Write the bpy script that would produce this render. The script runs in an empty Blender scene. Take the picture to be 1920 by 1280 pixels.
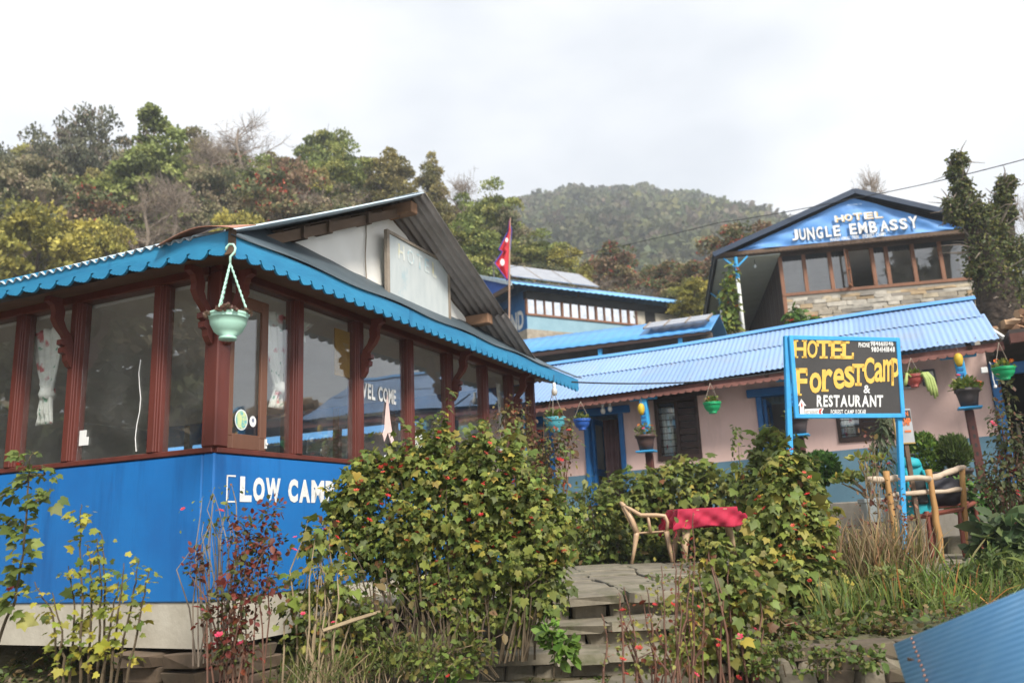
import bpy, bmesh, math, random
import numpy as np
from mathutils import Vector, Matrix, Euler
D2R = math.radians
scene = bpy.context.scene
COL = scene.collection
random.seed(7); RNG = np.random.default_rng(11)

# ------------------------------------------------------------------ camera
CAM = np.array([0, 0, 1.6]); PITCH = D2R(12.7); ROLL = D2R(2.6); FPX = 1550.0
_F = np.array([0, math.cos(PITCH), math.sin(PITCH)]); _U0 = np.array([0, -math.sin(PITCH), math.cos(PITCH)]); _R0 = np.array([1., 0, 0])
_R = math.cos(ROLL)*_R0 - math.sin(ROLL)*_U0; _U = math.sin(ROLL)*_R0 + math.cos(ROLL)*_U0
def at(u, v, Y):
    "world point seen at (u, v) of the 1920 x 1280 photograph, Y metres ahead of the camera"
    d = _F*FPX + _R*(u-960) - _U*(v-640)
    return CAM + d*(Y/d[1])
cam = bpy.data.cameras.new('camera'); camo = bpy.data.objects.new('camera', cam); COL.objects.link(camo)
cam.sensor_width = 36; cam.sensor_fit = 'HORIZONTAL'; cam.lens = FPX/1920*36; cam.clip_end = 5000; cam.clip_start = .05
camo.matrix_world = Matrix(((_R[0], _U[0], -_F[0], CAM[0]), (_R[1], _U[1], -_F[1], CAM[1]), (_R[2], _U[2], -_F[2], CAM[2]), (0, 0, 0, 1)))
cam.dof.use_dof = True; cam.dof.focus_distance = 7.2; cam.dof.aperture_fstop = 1.6
scene.camera = camo

# ------------------------------------------------------------------ sky, sun, exposure
SUN_EL, SUN_AZ = D2R(42), D2R(152)          # azimuth measured clockwise from +Y (the way the camera looks)
w = bpy.data.worlds.new('World'); scene.world = w; w.use_nodes = True
nt = w.node_tree; nt.nodes.clear()
def N(nt, t, **k):
    n = nt.nodes.new(t)
    for a, b in k.items(): setattr(n, a, b)
    return n
out = N(nt, 'ShaderNodeOutputWorld'); bg = N(nt, 'ShaderNodeBackground'); bg2 = N(nt, 'ShaderNodeBackground'); mx = N(nt, 'ShaderNodeMixShader')
sky = N(nt, 'ShaderNodeTexSky', sky_type='NISHITA', sun_disc=False, sun_elevation=SUN_EL, sun_rotation=SUN_AZ, altitude=1900, air_density=1, dust_density=2)
nt.links.new(sky.outputs[0], bg.inputs[0]); bg.inputs[1].default_value = .11
tc = N(nt, 'ShaderNodeTexCoord'); mp = N(nt, 'ShaderNodeMapping'); mp.inputs['Scale'].default_value = (1.6, 1.6, 3.6); mp.inputs['Location'].default_value = (5.2, 3.3, .9)
nz = N(nt, 'ShaderNodeTexNoise'); nz.inputs['Scale'].default_value = 1.3; nz.inputs['Detail'].default_value = 5; nz.inputs['Roughness'].default_value = .5
cr = N(nt, 'ShaderNodeValToRGB'); cr.color_ramp.elements[0].position = .36; cr.color_ramp.elements[0].color = (.66, .69, .73, 1)
cr.color_ramp.elements[1].position = .62; cr.color_ramp.elements[1].color = (1, 1, 1, 1)
nt.links.new(tc.outputs['Generated'], mp.inputs[0]); nt.links.new(mp.outputs[0], nz.inputs['Vector']); nt.links.new(nz.outputs[0], cr.inputs[0])
nt.links.new(cr.outputs[0], bg2.inputs[0]); bg2.inputs[1].default_value = .58
mx.inputs[0].default_value = .9                                 # nine tenths cloud over the clear sky
nt.links.new(bg.outputs[0], mx.inputs[1]); nt.links.new(bg2.outputs[0], mx.inputs[2]); nt.links.new(mx.outputs[0], out.inputs[0])
sl = bpy.data.lights.new('sun', 'SUN'); sl.energy = 2.7; sl.angle = D2R(14); sl.color = (1, .95, .87)
so = bpy.data.objects.new('sun', sl); COL.objects.link(so); so.location = (10, -12, 30)
sd = Vector((math.sin(SUN_AZ)*math.cos(SUN_EL), math.cos(SUN_AZ)*math.cos(SUN_EL), math.sin(SUN_EL)))
so.rotation_euler = sd.to_track_quat('Z', 'Y').to_euler()
scene.view_settings.view_transform = 'Standard'; scene.view_settings.look = 'None'; scene.view_settings.gamma = 1
scene.view_settings.exposure = 1.15; scene.view_settings.use_curve_mapping = False
scene.render.engine = 'CYCLES'
scene.cycles.max_bounces = 8; scene.cycles.transparent_max_bounces = 24; scene.cycles.volume_bounces = 1; scene.cycles.diffuse_bounces = 7; scene.cycles.use_denoising = True

# ------------------------------------------------------------------ materials
def bsdf(m): return next(n for n in m.node_tree.nodes if n.type == 'BSDF_PRINCIPLED')
def pmat(name, c1, c2=None, scale=4, rough=.6, bump=.15, bscale=40, streak=(1, 1, 1), lo=.38, hi=.68, metal=0, spec=.4, dirt=None, dscale=2.5, dlo=.55, dhi=.75, dstreak=(1, 1, .25), bdist=.01, rnd=0):
    "procedural paint, wood, stone or cloth: two tones mixed by noise, optional stains, fine relief"
    m = bpy.data.materials.new(name); m.use_nodes = True; t = m.node_tree; b = bsdf(m)
    c2 = c2 or tuple(x*.75 for x in c1)
    co = N(t, 'ShaderNodeTexCoord'); oi = N(t, 'ShaderNodeObjectInfo'); ad = N(t, 'ShaderNodeVectorMath', operation='MULTIPLY_ADD')
    ad.inputs[1].default_value = (37, 53, 71); cb = N(t, 'ShaderNodeCombineXYZ')
    for i in range(3): t.links.new(oi.outputs['Random'], cb.inputs[i])
    t.links.new(cb.outputs[0], ad.inputs[0]); t.links.new(co.outputs['Object'], ad.inputs[2])
    mpp = N(t, 'ShaderNodeMapping'); mpp.inputs['Scale'].default_value = streak; t.links.new(ad.outputs[0], mpp.inputs[0])
    n1 = N(t, 'ShaderNodeTexNoise'); n1.inputs['Scale'].default_value = scale; n1.inputs['Detail'].default_value = 7; n1.inputs['Roughness'].default_value = .6
    t.links.new(mpp.outputs[0], n1.inputs['Vector'])
    r = N(t, 'ShaderNodeMapRange'); r.inputs[1].default_value = lo; r.inputs[2].default_value = hi; t.links.new(n1.outputs[0], r.inputs[0])
    mix = N(t, 'ShaderNodeMix', data_type='RGBA'); mix.inputs[6].default_value = (*c1, 1); mix.inputs[7].default_value = (*c2, 1); t.links.new(r.outputs[0], mix.inputs[0])
    last = mix.outputs[2]
    if dirt:
        m2 = N(t, 'ShaderNodeMapping'); m2.inputs['Scale'].default_value = dstreak; t.links.new(ad.outputs[0], m2.inputs[0])
        n2 = N(t, 'ShaderNodeTexNoise'); n2.inputs['Scale'].default_value = dscale; n2.inputs['Detail'].default_value = 8; n2.inputs['Roughness'].default_value = .7; t.links.new(m2.outputs[0], n2.inputs['Vector'])
        r2 = N(t, 'ShaderNodeMapRange'); r2.inputs[1].default_value = dlo; r2.inputs[2].default_value = dhi; t.links.new(n2.outputs[0], r2.inputs[0])
        x2 = N(t, 'ShaderNodeMix', data_type='RGBA'); x2.inputs[7].default_value = (*dirt, 1); t.links.new(last, x2.inputs[6]); t.links.new(r2.outputs[0], x2.inputs[0]); last = x2.outputs[2]
    if rnd:                                       # every piece a little lighter or darker than its neighbour
        hs = N(t, 'ShaderNodeHueSaturation'); rr_ = N(t, 'ShaderNodeMapRange'); rr_.inputs[3].default_value = 1-rnd; rr_.inputs[4].default_value = 1+rnd
        t.links.new(oi.outputs['Random'], rr_.inputs[0]); t.links.new(rr_.outputs[0], hs.inputs['Value']); t.links.new(last, hs.inputs['Color']); last = hs.outputs[0]
    t.links.new(last, b.inputs['Base Color'])
    b.inputs['Roughness'].default_value = rough; b.inputs['Metallic'].default_value = metal; b.inputs['Specular IOR Level'].default_value = spec
    if bump:
        n3 = N(t, 'ShaderNodeTexNoise'); n3.inputs['Scale'].default_value = bscale; n3.inputs['Detail'].default_value = 5; t.links.new(mpp.outputs[0], n3.inputs['Vector'])
        bp = N(t, 'ShaderNodeBump'); bp.inputs['Strength'].default_value = bump; bp.inputs['Distance'].default_value = bdist
        t.links.new(n3.outputs[0], bp.inputs['Height']); t.links.new(bp.outputs[0], b.inputs['Normal'])
    return m
def leafmat(name, rough=.5, trans=.35, spec=.3):
    "leaves: own colour stored per leaf, light passes through the blade"
    m = bpy.data.materials.new(name); m.use_nodes = True; t = m.node_tree; b = bsdf(m); o = next(n for n in t.nodes if n.type == 'OUTPUT_MATERIAL')
    a = N(t, 'ShaderNodeAttribute', attribute_name='Col'); t.links.new(a.outputs['Color'], b.inputs['Base Color'])
    b.inputs['Roughness'].default_value = rough; b.inputs['Specular IOR Level'].default_value = spec
    tr = N(t, 'ShaderNodeBsdfTranslucent'); t.links.new(a.outputs['Color'], tr.inputs[0])
    x = N(t, 'ShaderNodeMixShader'); x.inputs[0].default_value = trans
    t.links.new(b.outputs[0], x.inputs[1]); t.links.new(tr.outputs[0], x.inputs[2]); t.links.new(x.outputs[0], o.inputs['Surface'])
    return m
def glassmat(name, tint=(.9, .93, .92), dirt=.03, ior=1.5, refl=1.0):
    m = bpy.data.materials.new(name); m.use_nodes = True; t = m.node_tree; t.nodes.clear()
    o = N(t, 'ShaderNodeOutputMaterial'); g = N(t, 'ShaderNodeBsdfGlossy'); g.inputs['Roughness'].default_value = .012; g.inputs[0].default_value = (refl, refl, refl, 1)
    tr = N(t, 'ShaderNodeBsdfTransparent'); tr.inputs[0].default_value = (*tint, 1)
    fr = N(t, 'ShaderNodeLayerWeight'); fr.inputs[0].default_value = .5; p5 = N(t, 'ShaderNodeMath', operation='POWER'); p5.inputs[1].default_value = 4.0; t.links.new(fr.outputs['Facing'], p5.inputs[0])
    mu = N(t, 'ShaderNodeMath', operation='MULTIPLY_ADD'); mu.inputs[1].default_value = .92; mu.inputs[2].default_value = .1; mu.use_clamp = True
    x = N(t, 'ShaderNodeMixShader'); t.links.new(p5.outputs[0], mu.inputs[0]); t.links.new(mu.outputs[0], x.inputs[0]); t.links.new(tr.outputs[0], x.inputs[1]); t.links.new(g.outputs[0], x.inputs[2])
    df = N(t, 'ShaderNodeBsdfDiffuse'); df.inputs[0].default_value = (.5, .5, .47, 1)
    co = N(t, 'ShaderNodeTexCoord'); nz = N(t, 'ShaderNodeTexNoise'); nz.inputs['Scale'].default_value = 3; nz.inputs['Detail'].default_value = 8
    t.links.new(co.outputs['Object'], nz.inputs['Vector'])
    r = N(t, 'ShaderNodeMapRange'); r.inputs[1].default_value = .45; r.inputs[2].default_value = .8; r.inputs[4].default_value = dirt*2; r.inputs[3].default_value = dirt*.4; t.links.new(nz.outputs[0], r.inputs[0])
    bp = N(t, 'ShaderNodeBump'); bp.inputs['Strength'].default_value = .06; bp.inputs['Distance'].default_value = .02
    nw = N(t, 'ShaderNodeTexNoise'); nw.inputs['Scale'].default_value = 1.6; t.links.new(co.outputs['Object'], nw.inputs['Vector']); t.links.new(nw.outputs[0], bp.inputs['Height']); t.links.new(bp.outputs[0], g.inputs['Normal'])
    x2 = N(t, 'ShaderNodeMixShader'); t.links.new(r.outputs[0], x2.inputs[0]); t.links.new(x.outputs[0], x2.inputs[1]); t.links.new(df.outputs[0], x2.inputs[2]); t.links.new(x2.outputs[0], o.inputs[0])
    return m
M = {}
M['blue_wall'] = pmat('blue_wall_paint', (.011, .155, .45), (.011, .125, .385), 1.3, .4, .35, 2.2, dirt=(.006, .055, .2), dscale=2.0, dlo=.5, dhi=.84, dstreak=(1.5, 1.5, .16), bdist=.02)
M['plinth'] = pmat('cement_plinth', (.5, .46, .38), (.38, .34, .27), 2.5, .8, .3, 30, dirt=(.22, .19, .13), dlo=.58, dhi=.85)
M['red_wood'] = pmat('dark_red_wood', (.125, .03, .021), (.085, .021, .015), 5, .42, .2, 20, streak=(1, 1, .12))
M['brown_door'] = pmat('brown_door_wood', (.17, .075, .045), (.11, .05, .03), 6, .5, .2, 20, streak=(1, 1, .1))
M['fascia'] = pmat('sky_blue_fascia_paint', (.027, .24, .43), (.018, .18, .35), 5, .5, .25, 30, streak=(.5, .5, 2), dirt=(.01, .1, .23), dscale=5, dlo=.6, dhi=.82)
M['soffit'] = pmat('ply_soffit', (.16, .085, .05), (.1, .05, .03), 3, .7, .1)
M['tarp'] = pmat('white_tarp', (.84, .82, .77), (.76, .73, .67), 1.2, .55, .25, 2.2, bdist=.05, dirt=(.5, .43, .33), dscale=1.6, dlo=.6, dhi=.9)
M['tin_under'] = pmat('old_grey_tin', (.33, .29, .27), (.24, .21, .19), 3, .5, .1, streak=(1, 1, .3), dirt=(.11, .06, .035), dlo=.58, dhi=.75)
M['tin_pale'] = pmat('pale_weathered_tin', (.5, .58, .63), (.36, .45, .52), 4, .45, .1, dirt=(.3, .2, .15), dlo=.6, dhi=.8)
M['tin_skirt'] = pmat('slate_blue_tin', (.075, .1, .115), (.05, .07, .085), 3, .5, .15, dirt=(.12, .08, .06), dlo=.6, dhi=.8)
M['rust'] = pmat('rusty_tin', (.42, .2, .13), (.3, .12, .07), 4, .6, .2, dirt=(.45, .3, .24), dlo=.5, dhi=.7)
M['old_wood'] = pmat('weathered_wood', (.15, .095, .06), (.08, .05, .032), 5, .75, .4, 25, streak=(.3, 1, 1))
M['grey_wood'] = pmat('grey_wood', (.3, .25, .2), (.2, .16, .12), 5, .8, .4, 25)
M['ceiling'] = pmat('grey_ceiling', (.78, .77, .74), (.7, .68, .65), 1.5, .8, .05)
M['interior'] = pmat('dim_interior_wall', (.62, .61, .58), (.55, .54, .51), 2, .8, .1)
M['cement_floor'] = pmat('cement_floor', (.42, .4, .37), (.34, .32, .29), 2, .8, .15)
M['glass'] = glassmat('window_glass', (.97, .975, .97), .032)
M['roof_blue'] = pmat('blue_roof_tin', (.22, .345, .56), (.185, .31, .52), 1.2, .42, .08, 12, streak=(1, .3, 1), dirt=(.25, .31, .4), dlo=.5, dhi=.8, dscale=1.2, spec=.5, rnd=.09)
M['roof_blue2'] = pmat('bright_blue_roof_tin', (.085, .3, .6), (.065, .255, .55), 1.1, .42, .08, 12, dirt=(.14, .31, .5), dlo=.55, dhi=.8, dscale=1.2, spec=.5)
M['roof_blue3'] = pmat('deep_blue_roof_tin', (.175, .43, .73), (.14, .38, .69), 2, .38, .06, 10, streak=(.35, 3, 1), spec=.5, dirt=(.22, .46, .74), dlo=.5, dhi=.8, dscale=3, dstreak=(.4, 2, 1))
M['pink'] = pmat('pink_wall_paint', (.78, .55, .49), (.72, .5, .44), 1.5, .8, .2, 25, dirt=(.45, .31, .25), dlo=.5, dhi=.82, dscale=1.6)
M['dado'] = pmat('grey_blue_dado_paint', (.11, .215, .285), (.09, .185, .25), 1.8, .7, .2, 25, dirt=(.1, .13, .13), dlo=.58, dhi=.8)
M['blue_wood'] = pmat('blue_wood_paint', (.018, .14, .37), (.014, .11, .3), 4, .5, .2, 20, dirt=(.02, .06, .13), dlo=.6, dhi=.8)
M['lblue_wood'] = pmat('light_blue_wood_paint', (.04, .34, .64), (.028, .26, .55), 4, .5, .25, 25, dirt=(.1, .13, .16), dscale=8, dlo=.62, dhi=.72)
M['dark_wood'] = pmat('dark_brown_wood', (.05, .026, .02), (.03, .016, .012), 5, .55, .2, 20)
M['black'] = pmat('black_paint', (.018, .018, .018), (.03, .028, .026), 3, .6, .1)
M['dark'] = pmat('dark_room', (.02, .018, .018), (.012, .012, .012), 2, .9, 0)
M['cement'] = pmat('grey_cement', (.3, .27, .23), (.22, .2, .17), 2, .85, .3, 25, dirt=(.15, .13, .09), dlo=.5, dhi=.8)
M['stone'] = pmat('grey_schist', (.25, .215, .16), (.14, .118, .085), 4, .85, .6, 22, dirt=(.11, .11, .06), dscale=3, dlo=.52, dhi=.74, bdist=.015)
M['flag'] = pmat('pale_flagstone', (.24, .21, .155), (.14, .12, .088), 4, .85, .7, 14, dirt=(.085, .09, .04), dscale=3.2, dlo=.5, dhi=.72, dstreak=(1, 1, 1), bdist=.012)
M['tan_stone'] = [pmat('tan_stone_%d' % i, c, tuple(x*.65 for x in c), 5, .85, .5, 12) for i, c in enumerate([(.5, .42, .3), (.38, .33, .26), (.45, .33, .2), (.55, .5, .42), (.3, .27, .23)])]
M['white_paint'] = pmat('white_paint', (.75, .75, .73), (.68, .68, .65), 6, .6, .05)
M['letter'] = pmat('worn_white_letter_paint', (.76, .76, .73), (.62, .62, .6), 8, .6, .05, dirt=(.3, .3, .32), dscale=22, dlo=.6, dhi=.72, dstreak=(1, 1, .5))
M['yellow_paint'] = pmat('yellow_paint', (.72, .46, .085), (.62, .37, .06), 9, .6, .05, dirt=(.1, .08, .05), dscale=22, dlo=.62, dhi=.7, dstreak=(1, 1, 1))
M['red_paint'] = pmat('red_print', (.5, .08, .05), None, 5, .6, 0)
M['orange_paint'] = pmat('orange_print', (.7, .18, .05), None, 5, .6, 0)
M['black_board'] = pmat('black_sign_board', (.03, .028, .027), (.042, .038, .036), 2, .5, .1, dirt=(.07, .065, .06), dlo=.6, dhi=.9)
M['brown_frame'] = pmat('brown_window_frame', (.25, .11, .055), (.17, .075, .04), 5, .55, .2, streak=(1, 1, .2))
M['mint'] = pmat('mint_plastic', (.42, .68, .55), (.38, .62, .5), 2, .4, .03, spec=.5)
M['soil'] = pmat('dark_soil', (.07, .05, .03), (.035, .025, .016), 9, .95, .8, 30)
M['bark'] = pmat('brown_bark', (.12, .085, .06), (.06, .042, .03), 6, .9, .6, 18, streak=(1, 1, .25))
M['pale_bark'] = pmat('pale_bark', (.27, .22, .17), (.17, .13, .1), 6, .9, .5, 18, streak=(1, 1, .25))
M['stem'] = pmat('green_brown_stem', (.11, .08, .045), (.07, .05, .03), 8, .8, .2)
M['red_stem'] = pmat('reddish_stem', (.17, .085, .055), (.11, .055, .04), 8, .8, .2)
M['straw'] = pmat('dry_stem', (.33, .25, .15), (.22, .16, .1), 8, .85, .2)
M['leaf'] = leafmat('leaf'); M['treeleaf'] = leafmat('tree_leaf', .6, .25, .2)
M['flower'] = pmat('red_flower', (.55, .035, .035), (.42, .03, .03), 9, .5, .05)
M['orange_flower'] = pmat('orange_flower', (.75, .2, .02), (.65, .12, .02), 9, .5, .05)
M['pink_flower'] = pmat('pink_flower', (.7, .07, .15), (.6, .05, .11), 9, .5, .05)

# ------------------------------------------------------------------ object helpers
def link(o, parent=None):
    COL.objects.link(o)
    if parent is not None: o.parent = parent
    return o
def tag(o, label=None, cat=None, group=None, kind=None):
    if label: o['label'] = label
    if cat: o['category'] = cat
    if group: o['group'] = group
    if kind: o['kind'] = kind
    return o
def thing(name, label, cat, loc=(0, 0, 0), rz=0, group=None):
    o = bpy.data.objects.new(name, None); o.empty_display_size = .2
    o.location = [float(c) for c in loc]; o.rotation_euler = (0, 0, rz); link(o)
    return tag(o, label, cat, group)
def copy_tree(o, parent=None):
    c = o.copy(); COL.objects.link(c)
    if parent is not None: c.parent = parent
    for ch in list(o.children): copy_tree(ch, c)
    return c
class MB:
    "collects shapes; build() links them as one mesh object. dz is taken off every z (the parent's own height)"
    def __init__(s, dz=0): s.v = []; s.f = []; s.m = []; s.dz = dz; s.mi = 0
    def add(s, vs, fs):
        k = len(s.v); s.v += [(float(a), float(b), float(c)) for a, b, c in vs]
        for f in fs: s.f.append([i+k for i in f]); s.m.append(s.mi)
        return s
    def box(s, x0, x1, y0, y1, z0, z1):
        return s.add([(x0, y0, z0), (x1, y0, z0), (x1, y1, z0), (x0, y1, z0), (x0, y0, z1), (x1, y0, z1), (x1, y1, z1), (x0, y1, z1)],
                     [(0, 3, 2, 1), (4, 5, 6, 7), (0, 1, 5, 4), (1, 2, 6, 5), (2, 3, 7, 6), (3, 0, 4, 7)])
    def obox(s, c, size, rot=(0, 0, 0)):
        R = Euler(rot).to_matrix(); c = Vector([float(q) for q in c]); h = [q/2 for q in size]
        vs = [c + R @ Vector((sx*h[0], sy*h[1], sz*h[2])) for sz in (-1, 1) for sx, sy in ((-1, -1), (1, -1), (1, 1), (-1, 1))]
        return s.add(vs, [(0, 3, 2, 1), (4, 5, 6, 7), (0, 1, 5, 4), (1, 2, 6, 5), (2, 3, 7, 6), (3, 0, 4, 7)])
    def bar(s, a, b, w, h=None, up=(0, 0, 1)):
        "straight bar from a to b with a rectangular section"
        h = h or w; a = Vector([float(q) for q in a]); b = Vector([float(q) for q in b]); d = (b-a).normalized(); u = Vector(up)
        if abs(d.dot(u)) > .98: u = Vector((0, 1, 0))
        x = d.cross(u).normalized(); y = x.cross(d).normalized(); vs = []
        for p in (a, b):
            for sx, sy in ((-1, -1), (1, -1), (1, 1), (-1, 1)): vs.append(p + x*sx*w/2 + y*sy*h/2)
        return s.add(vs, [(0, 3, 2, 1), (4, 5, 6, 7), (0, 1, 5, 4), (1, 2, 6, 5), (2, 3, 7, 6), (3, 0, 4, 7)])
    def tube(s, pts, rad, n=6, cap=True):
        pts = [Vector([float(q) for q in p]) for p in pts]; k = len(pts)
        if not hasattr(rad, '__len__'): rad = [rad]*k
        vs = []; fs = []; ref = Vector((.31, .95, .05))
        for i, p in enumerate(pts):
            d = (pts[min(i+1, k-1)] - pts[max(i-1, 0)]).normalized()
            r = ref if abs(d.dot(ref)) < .95 else Vector((1, 0, 0))
            x = d.cross(r).normalized(); y = d.cross(x)
            for j in range(n):
                a = 2*math.pi*j/n; vs.append(p + (x*math.cos(a) + y*math.sin(a))*rad[i])
        for i in range(k-1):
            for j in range(n): fs.append((i*n+j, i*n+(j+1) % n, (i+1)*n+(j+1) % n, (i+1)*n+j))
        if cap: fs += [tuple(range(n))[::-1], tuple((k-1)*n+j for j in range(n))]
        return s.add(vs, fs)
    def lathe(s, prof, n=20, c=(0, 0, 0)):
        vs = []; fs = []
        for r, z in prof:
            for j in range(n):
                a = 2*math.pi*j/n; vs.append((c[0]+r*math.cos(a), c[1]+r*math.sin(a), c[2]+z))
        for i in range(len(prof)-1):
            for j in range(n): fs.append((i*n+j, i*n+(j+1) % n, (i+1)*n+(j+1) % n, (i+1)*n+j))
        fs.append(tuple(range(n))[::-1]); fs.append(tuple((len(prof)-1)*n+j for j in range(n)))
        return s.add(vs, fs)
    def prism(s, poly, o, ux, uy, dep):
        "2-D outline in the plane (ux, uy) at o, pushed along dep"
        o, ux, uy, dep = (np.array(q, float) for q in (o, ux, uy, dep)); n = len(poly)
        a = [o + ux*p[0] + uy*p[1] for p in poly]; b = [q + dep for q in a]
        return s.add(a + b, [tuple(range(n))[::-1], tuple(range(n, 2*n))] + [(i, (i+1) % n, n+(i+1) % n, n+i) for i in range(n)])
    def grid(s, fn, nu, nv):
        vs = [fn(i/nu, j/nv) for j in range(nv+1) for i in range(nu+1)]
        return s.add(vs, [(j*(nu+1)+i, j*(nu+1)+i+1, (j+1)*(nu+1)+i+1, (j+1)*(nu+1)+i) for j in range(nv) for i in range(nu)])
    def build(s, name, mat, parent=None, label=None, smooth=False, bevel=0, thick=0, kind=None, loc=None):
        me = bpy.data.meshes.new(name); me.from_pydata([(x, y, z-s.dz) for x, y, z in s.v], [], s.f)
        for mm in (mat if isinstance(mat, (list, tuple)) else [mat]): me.materials.append(mm)
        me.polygons.foreach_set('material_index', s.m)
        if smooth: me.polygons.foreach_set('use_smooth', [True]*len(me.polygons))
        me.update()
        o = bpy.data.objects.new(name, me); link(o, parent)
        if loc is not None: o.location = [float(c) for c in loc]
        if thick:
            q = o.modifiers.new('thickness', 'SOLIDIFY'); q.thickness = thick; q.offset = 0
        if bevel:
            q = o.modifiers.new('edge', 'BEVEL'); q.width = bevel; q.segments = 1; q.limit_method = 'ANGLE'
        return tag(o, label, kind=kind)
def fixnormals(o):
    bm = bmesh.new(); bm.from_mesh(o.data); bmesh.ops.recalc_face_normals(bm, faces=bm.faces); bm.to_mesh(o.data); bm.free(); return o
def corrugated(mb, O, U, V, lu, lv, pitch, amp, nv=6, sag=0, per=6):
    "wavy sheet: ribs run along V, waves cross U; per points to a wave"
    O, U, V = (np.array(q, float) for q in (O, U, V)); W = np.cross(U, V); W /= np.linalg.norm(W)
    if W[2] < 0: W = -W
    nu = max(2, int(lu/pitch*per))
    return mb.grid(lambda a, b: O + U*(a*lu) + V*(b*lv) + W*(amp*math.sin(2*math.pi*a*lu/pitch) - sag*math.sin(math.pi*b)), nu, nv)

# ------------------------------------------------------------------ lettering
_G = {}
def glyph(ch, bold):
    k = (ch, bold)
    if k not in _G:
        cu = bpy.data.curves.new('letter', 'FONT'); cu.body = ch; cu.offset = bold; cu.resolution_u = 3; cu.fill_mode = 'BOTH'
        ob = bpy.data.objects.new('letter', cu); COL.objects.link(ob); bpy.context.view_layer.update()
        me = ob.evaluated_get(bpy.context.evaluated_depsgraph_get()).to_mesh()
        v = np.array([x.co[:] for x in me.vertices]).reshape(-1, 3)[:, :2]; f = [tuple(p.vertices) for p in me.polygons]
        lo, hi = v.min(0), v.max(0); _G[k] = ((v-lo)/(hi-lo), f, (hi-lo))
        ob.to_mesh_clear(); COL.objects.unlink(ob); bpy.data.objects.remove(ob); bpy.data.curves.remove(cu)
    return _G[k]
def letter(mb, ch, x0, x1, y0, y1, fr, bold=.03, lean=0, serif=()):
    "one letter stretched into the box x0..x1, y0..y1; fr maps sign coordinates to space"
    v, f, _ = glyph(ch, bold)
    P = lambda a, b: fr(x0+(x1-x0)*a+lean*b, y0+(y1-y0)*b)
    mb.add([P(a, b) for a, b in v], f)
    for a, b, c, d in serif: mb.add([P(a, b), P(c, b), P(c, d), P(a, d)], [(0, 1, 2, 3)])
def word(mb, txt, x0, x1, y0, y1, fr, bold=.02, rise=0):
    gl = [(c, glyph(c, bold)[2][0] if c != ' ' else .3) for c in txt]; gap = .09
    tot = sum(g[1] for g in gl)+gap*(len(gl)-1); x = x0; k = (x1-x0)/tot
    for c, wd in gl:
        if c != ' ':
            r = rise*(x-x0); letter(mb, c, x, x+wd*k, y0+r, y1+r, fr, bold)
        x += (wd+gap)*k
for _c in 'HOTELFRSAUNPCMBJGYWXDKI&()0123456789orestamp.': glyph(_c, .02); glyph(_c, .035)

# ------------------------------------------------------------------ foliage helpers
def nrm(a): return a/np.maximum(np.linalg.norm(a, axis=-1, keepdims=True), 1e-9)
LEAF = {
 'oval': (np.array([(0, 0, 0), (.3, .28, .05), (.27, .66, .04), (0, 1, -.08), (-.27, .66, .04), (-.3, .28, .05)]), [(0, 1, 2, 3), (0, 3, 4, 5)]),
 'narrow': (np.array([(0, 0, 0), (.13, .35, .03), (0, 1, -.12), (-.13, .35, .03)]), [(0, 1, 2), (0, 2, 3)]),
 'quad': (np.array([(-.4, 0, 0), (.4, .1, 0), (.3, 1, .1), (-.35, .85, -.1)]), [(0, 1, 2, 3)]),
 'lobed': (np.array([(0, .1, 0), (.24, -.04, -.03), (.5, .12, -.08), (.43, .34, .0), (.56, .6, -.12), (.31, .62, .0), (.0, 1.08, -.2), (-.31, .62, .0), (-.56, .6, -.12), (-.43, .34, .0), (-.5, .12, -.08), (-.24, -.04, -.03)]),
           [(0, 1, 2, 3), (0, 3, 4, 5), (0, 5, 6), (0, 6, 7), (0, 7, 8, 9), (0, 9, 10, 11)]),
 'blade': (np.array([(-.014, 0, 0), (.014, 0, 0), (-.013, .45, .03), (.013, .45, .03), (-.008, .8, -.03), (.008, .8, -.03), (0, 1, -.16)]), [(0, 1, 3, 2), (2, 3, 5, 4), (4, 5, 6)]),
}
def leaves(name, kind, pos, axis, nor, size, col, mat, parent=None, label=None, stuff=True):
    "one mesh of many leaves: position, growing direction, facing, length and colour for each"
    tv, tf = LEAF[kind]; n = len(pos); k = len(tv)
    a = nrm(np.asarray(axis)); z = nrm(np.asarray(nor)); x = nrm(np.cross(a, z)); z = np.cross(x, a)
    Mx = np.stack([x, a, z], 1)                                    # n,3(basis),3
    sz = np.asarray(size).reshape(-1, 1, 1)
    V = (np.einsum('kb,nbc->nkc', tv, Mx)*sz + np.asarray(pos)[:, None, :]).reshape(-1, 3)
    ls = np.array([len(f) for f in tf]); flat = np.concatenate([np.array(f) for f in tf])
    LI = (flat[None, :] + (np.arange(n)*k)[:, None]).reshape(-1)
    tot = np.tile(ls, n); st = np.concatenate([[0], np.cumsum(tot)[:-1]])
    me = bpy.data.meshes.new(name); me.vertices.add(len(V)); me.vertices.foreach_set('co', V.astype(np.float32).ravel())
    me.loops.add(len(LI)); me.loops.foreach_set('vertex_index', LI.astype(np.int32))
    me.polygons.add(len(tot)); me.polygons.foreach_set('loop_start', st.astype(np.int32)); me.polygons.foreach_set('loop_total', tot.astype(np.int32))
    me.update(calc_edges=True)
    at_ = me.color_attributes.new('Col', 'FLOAT_COLOR', 'POINT')
    c = np.concatenate([np.clip(np.asarray(col), 0, 1), np.ones((n, 1))], 1); at_.data.foreach_set('color', np.repeat(c, k, 0).astype(np.float32).ravel())
    me.materials.append(mat); o = bpy.data.objects.new(name, me); link(o, parent)
    return tag(o, label, kind='stuff' if stuff else None)
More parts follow.
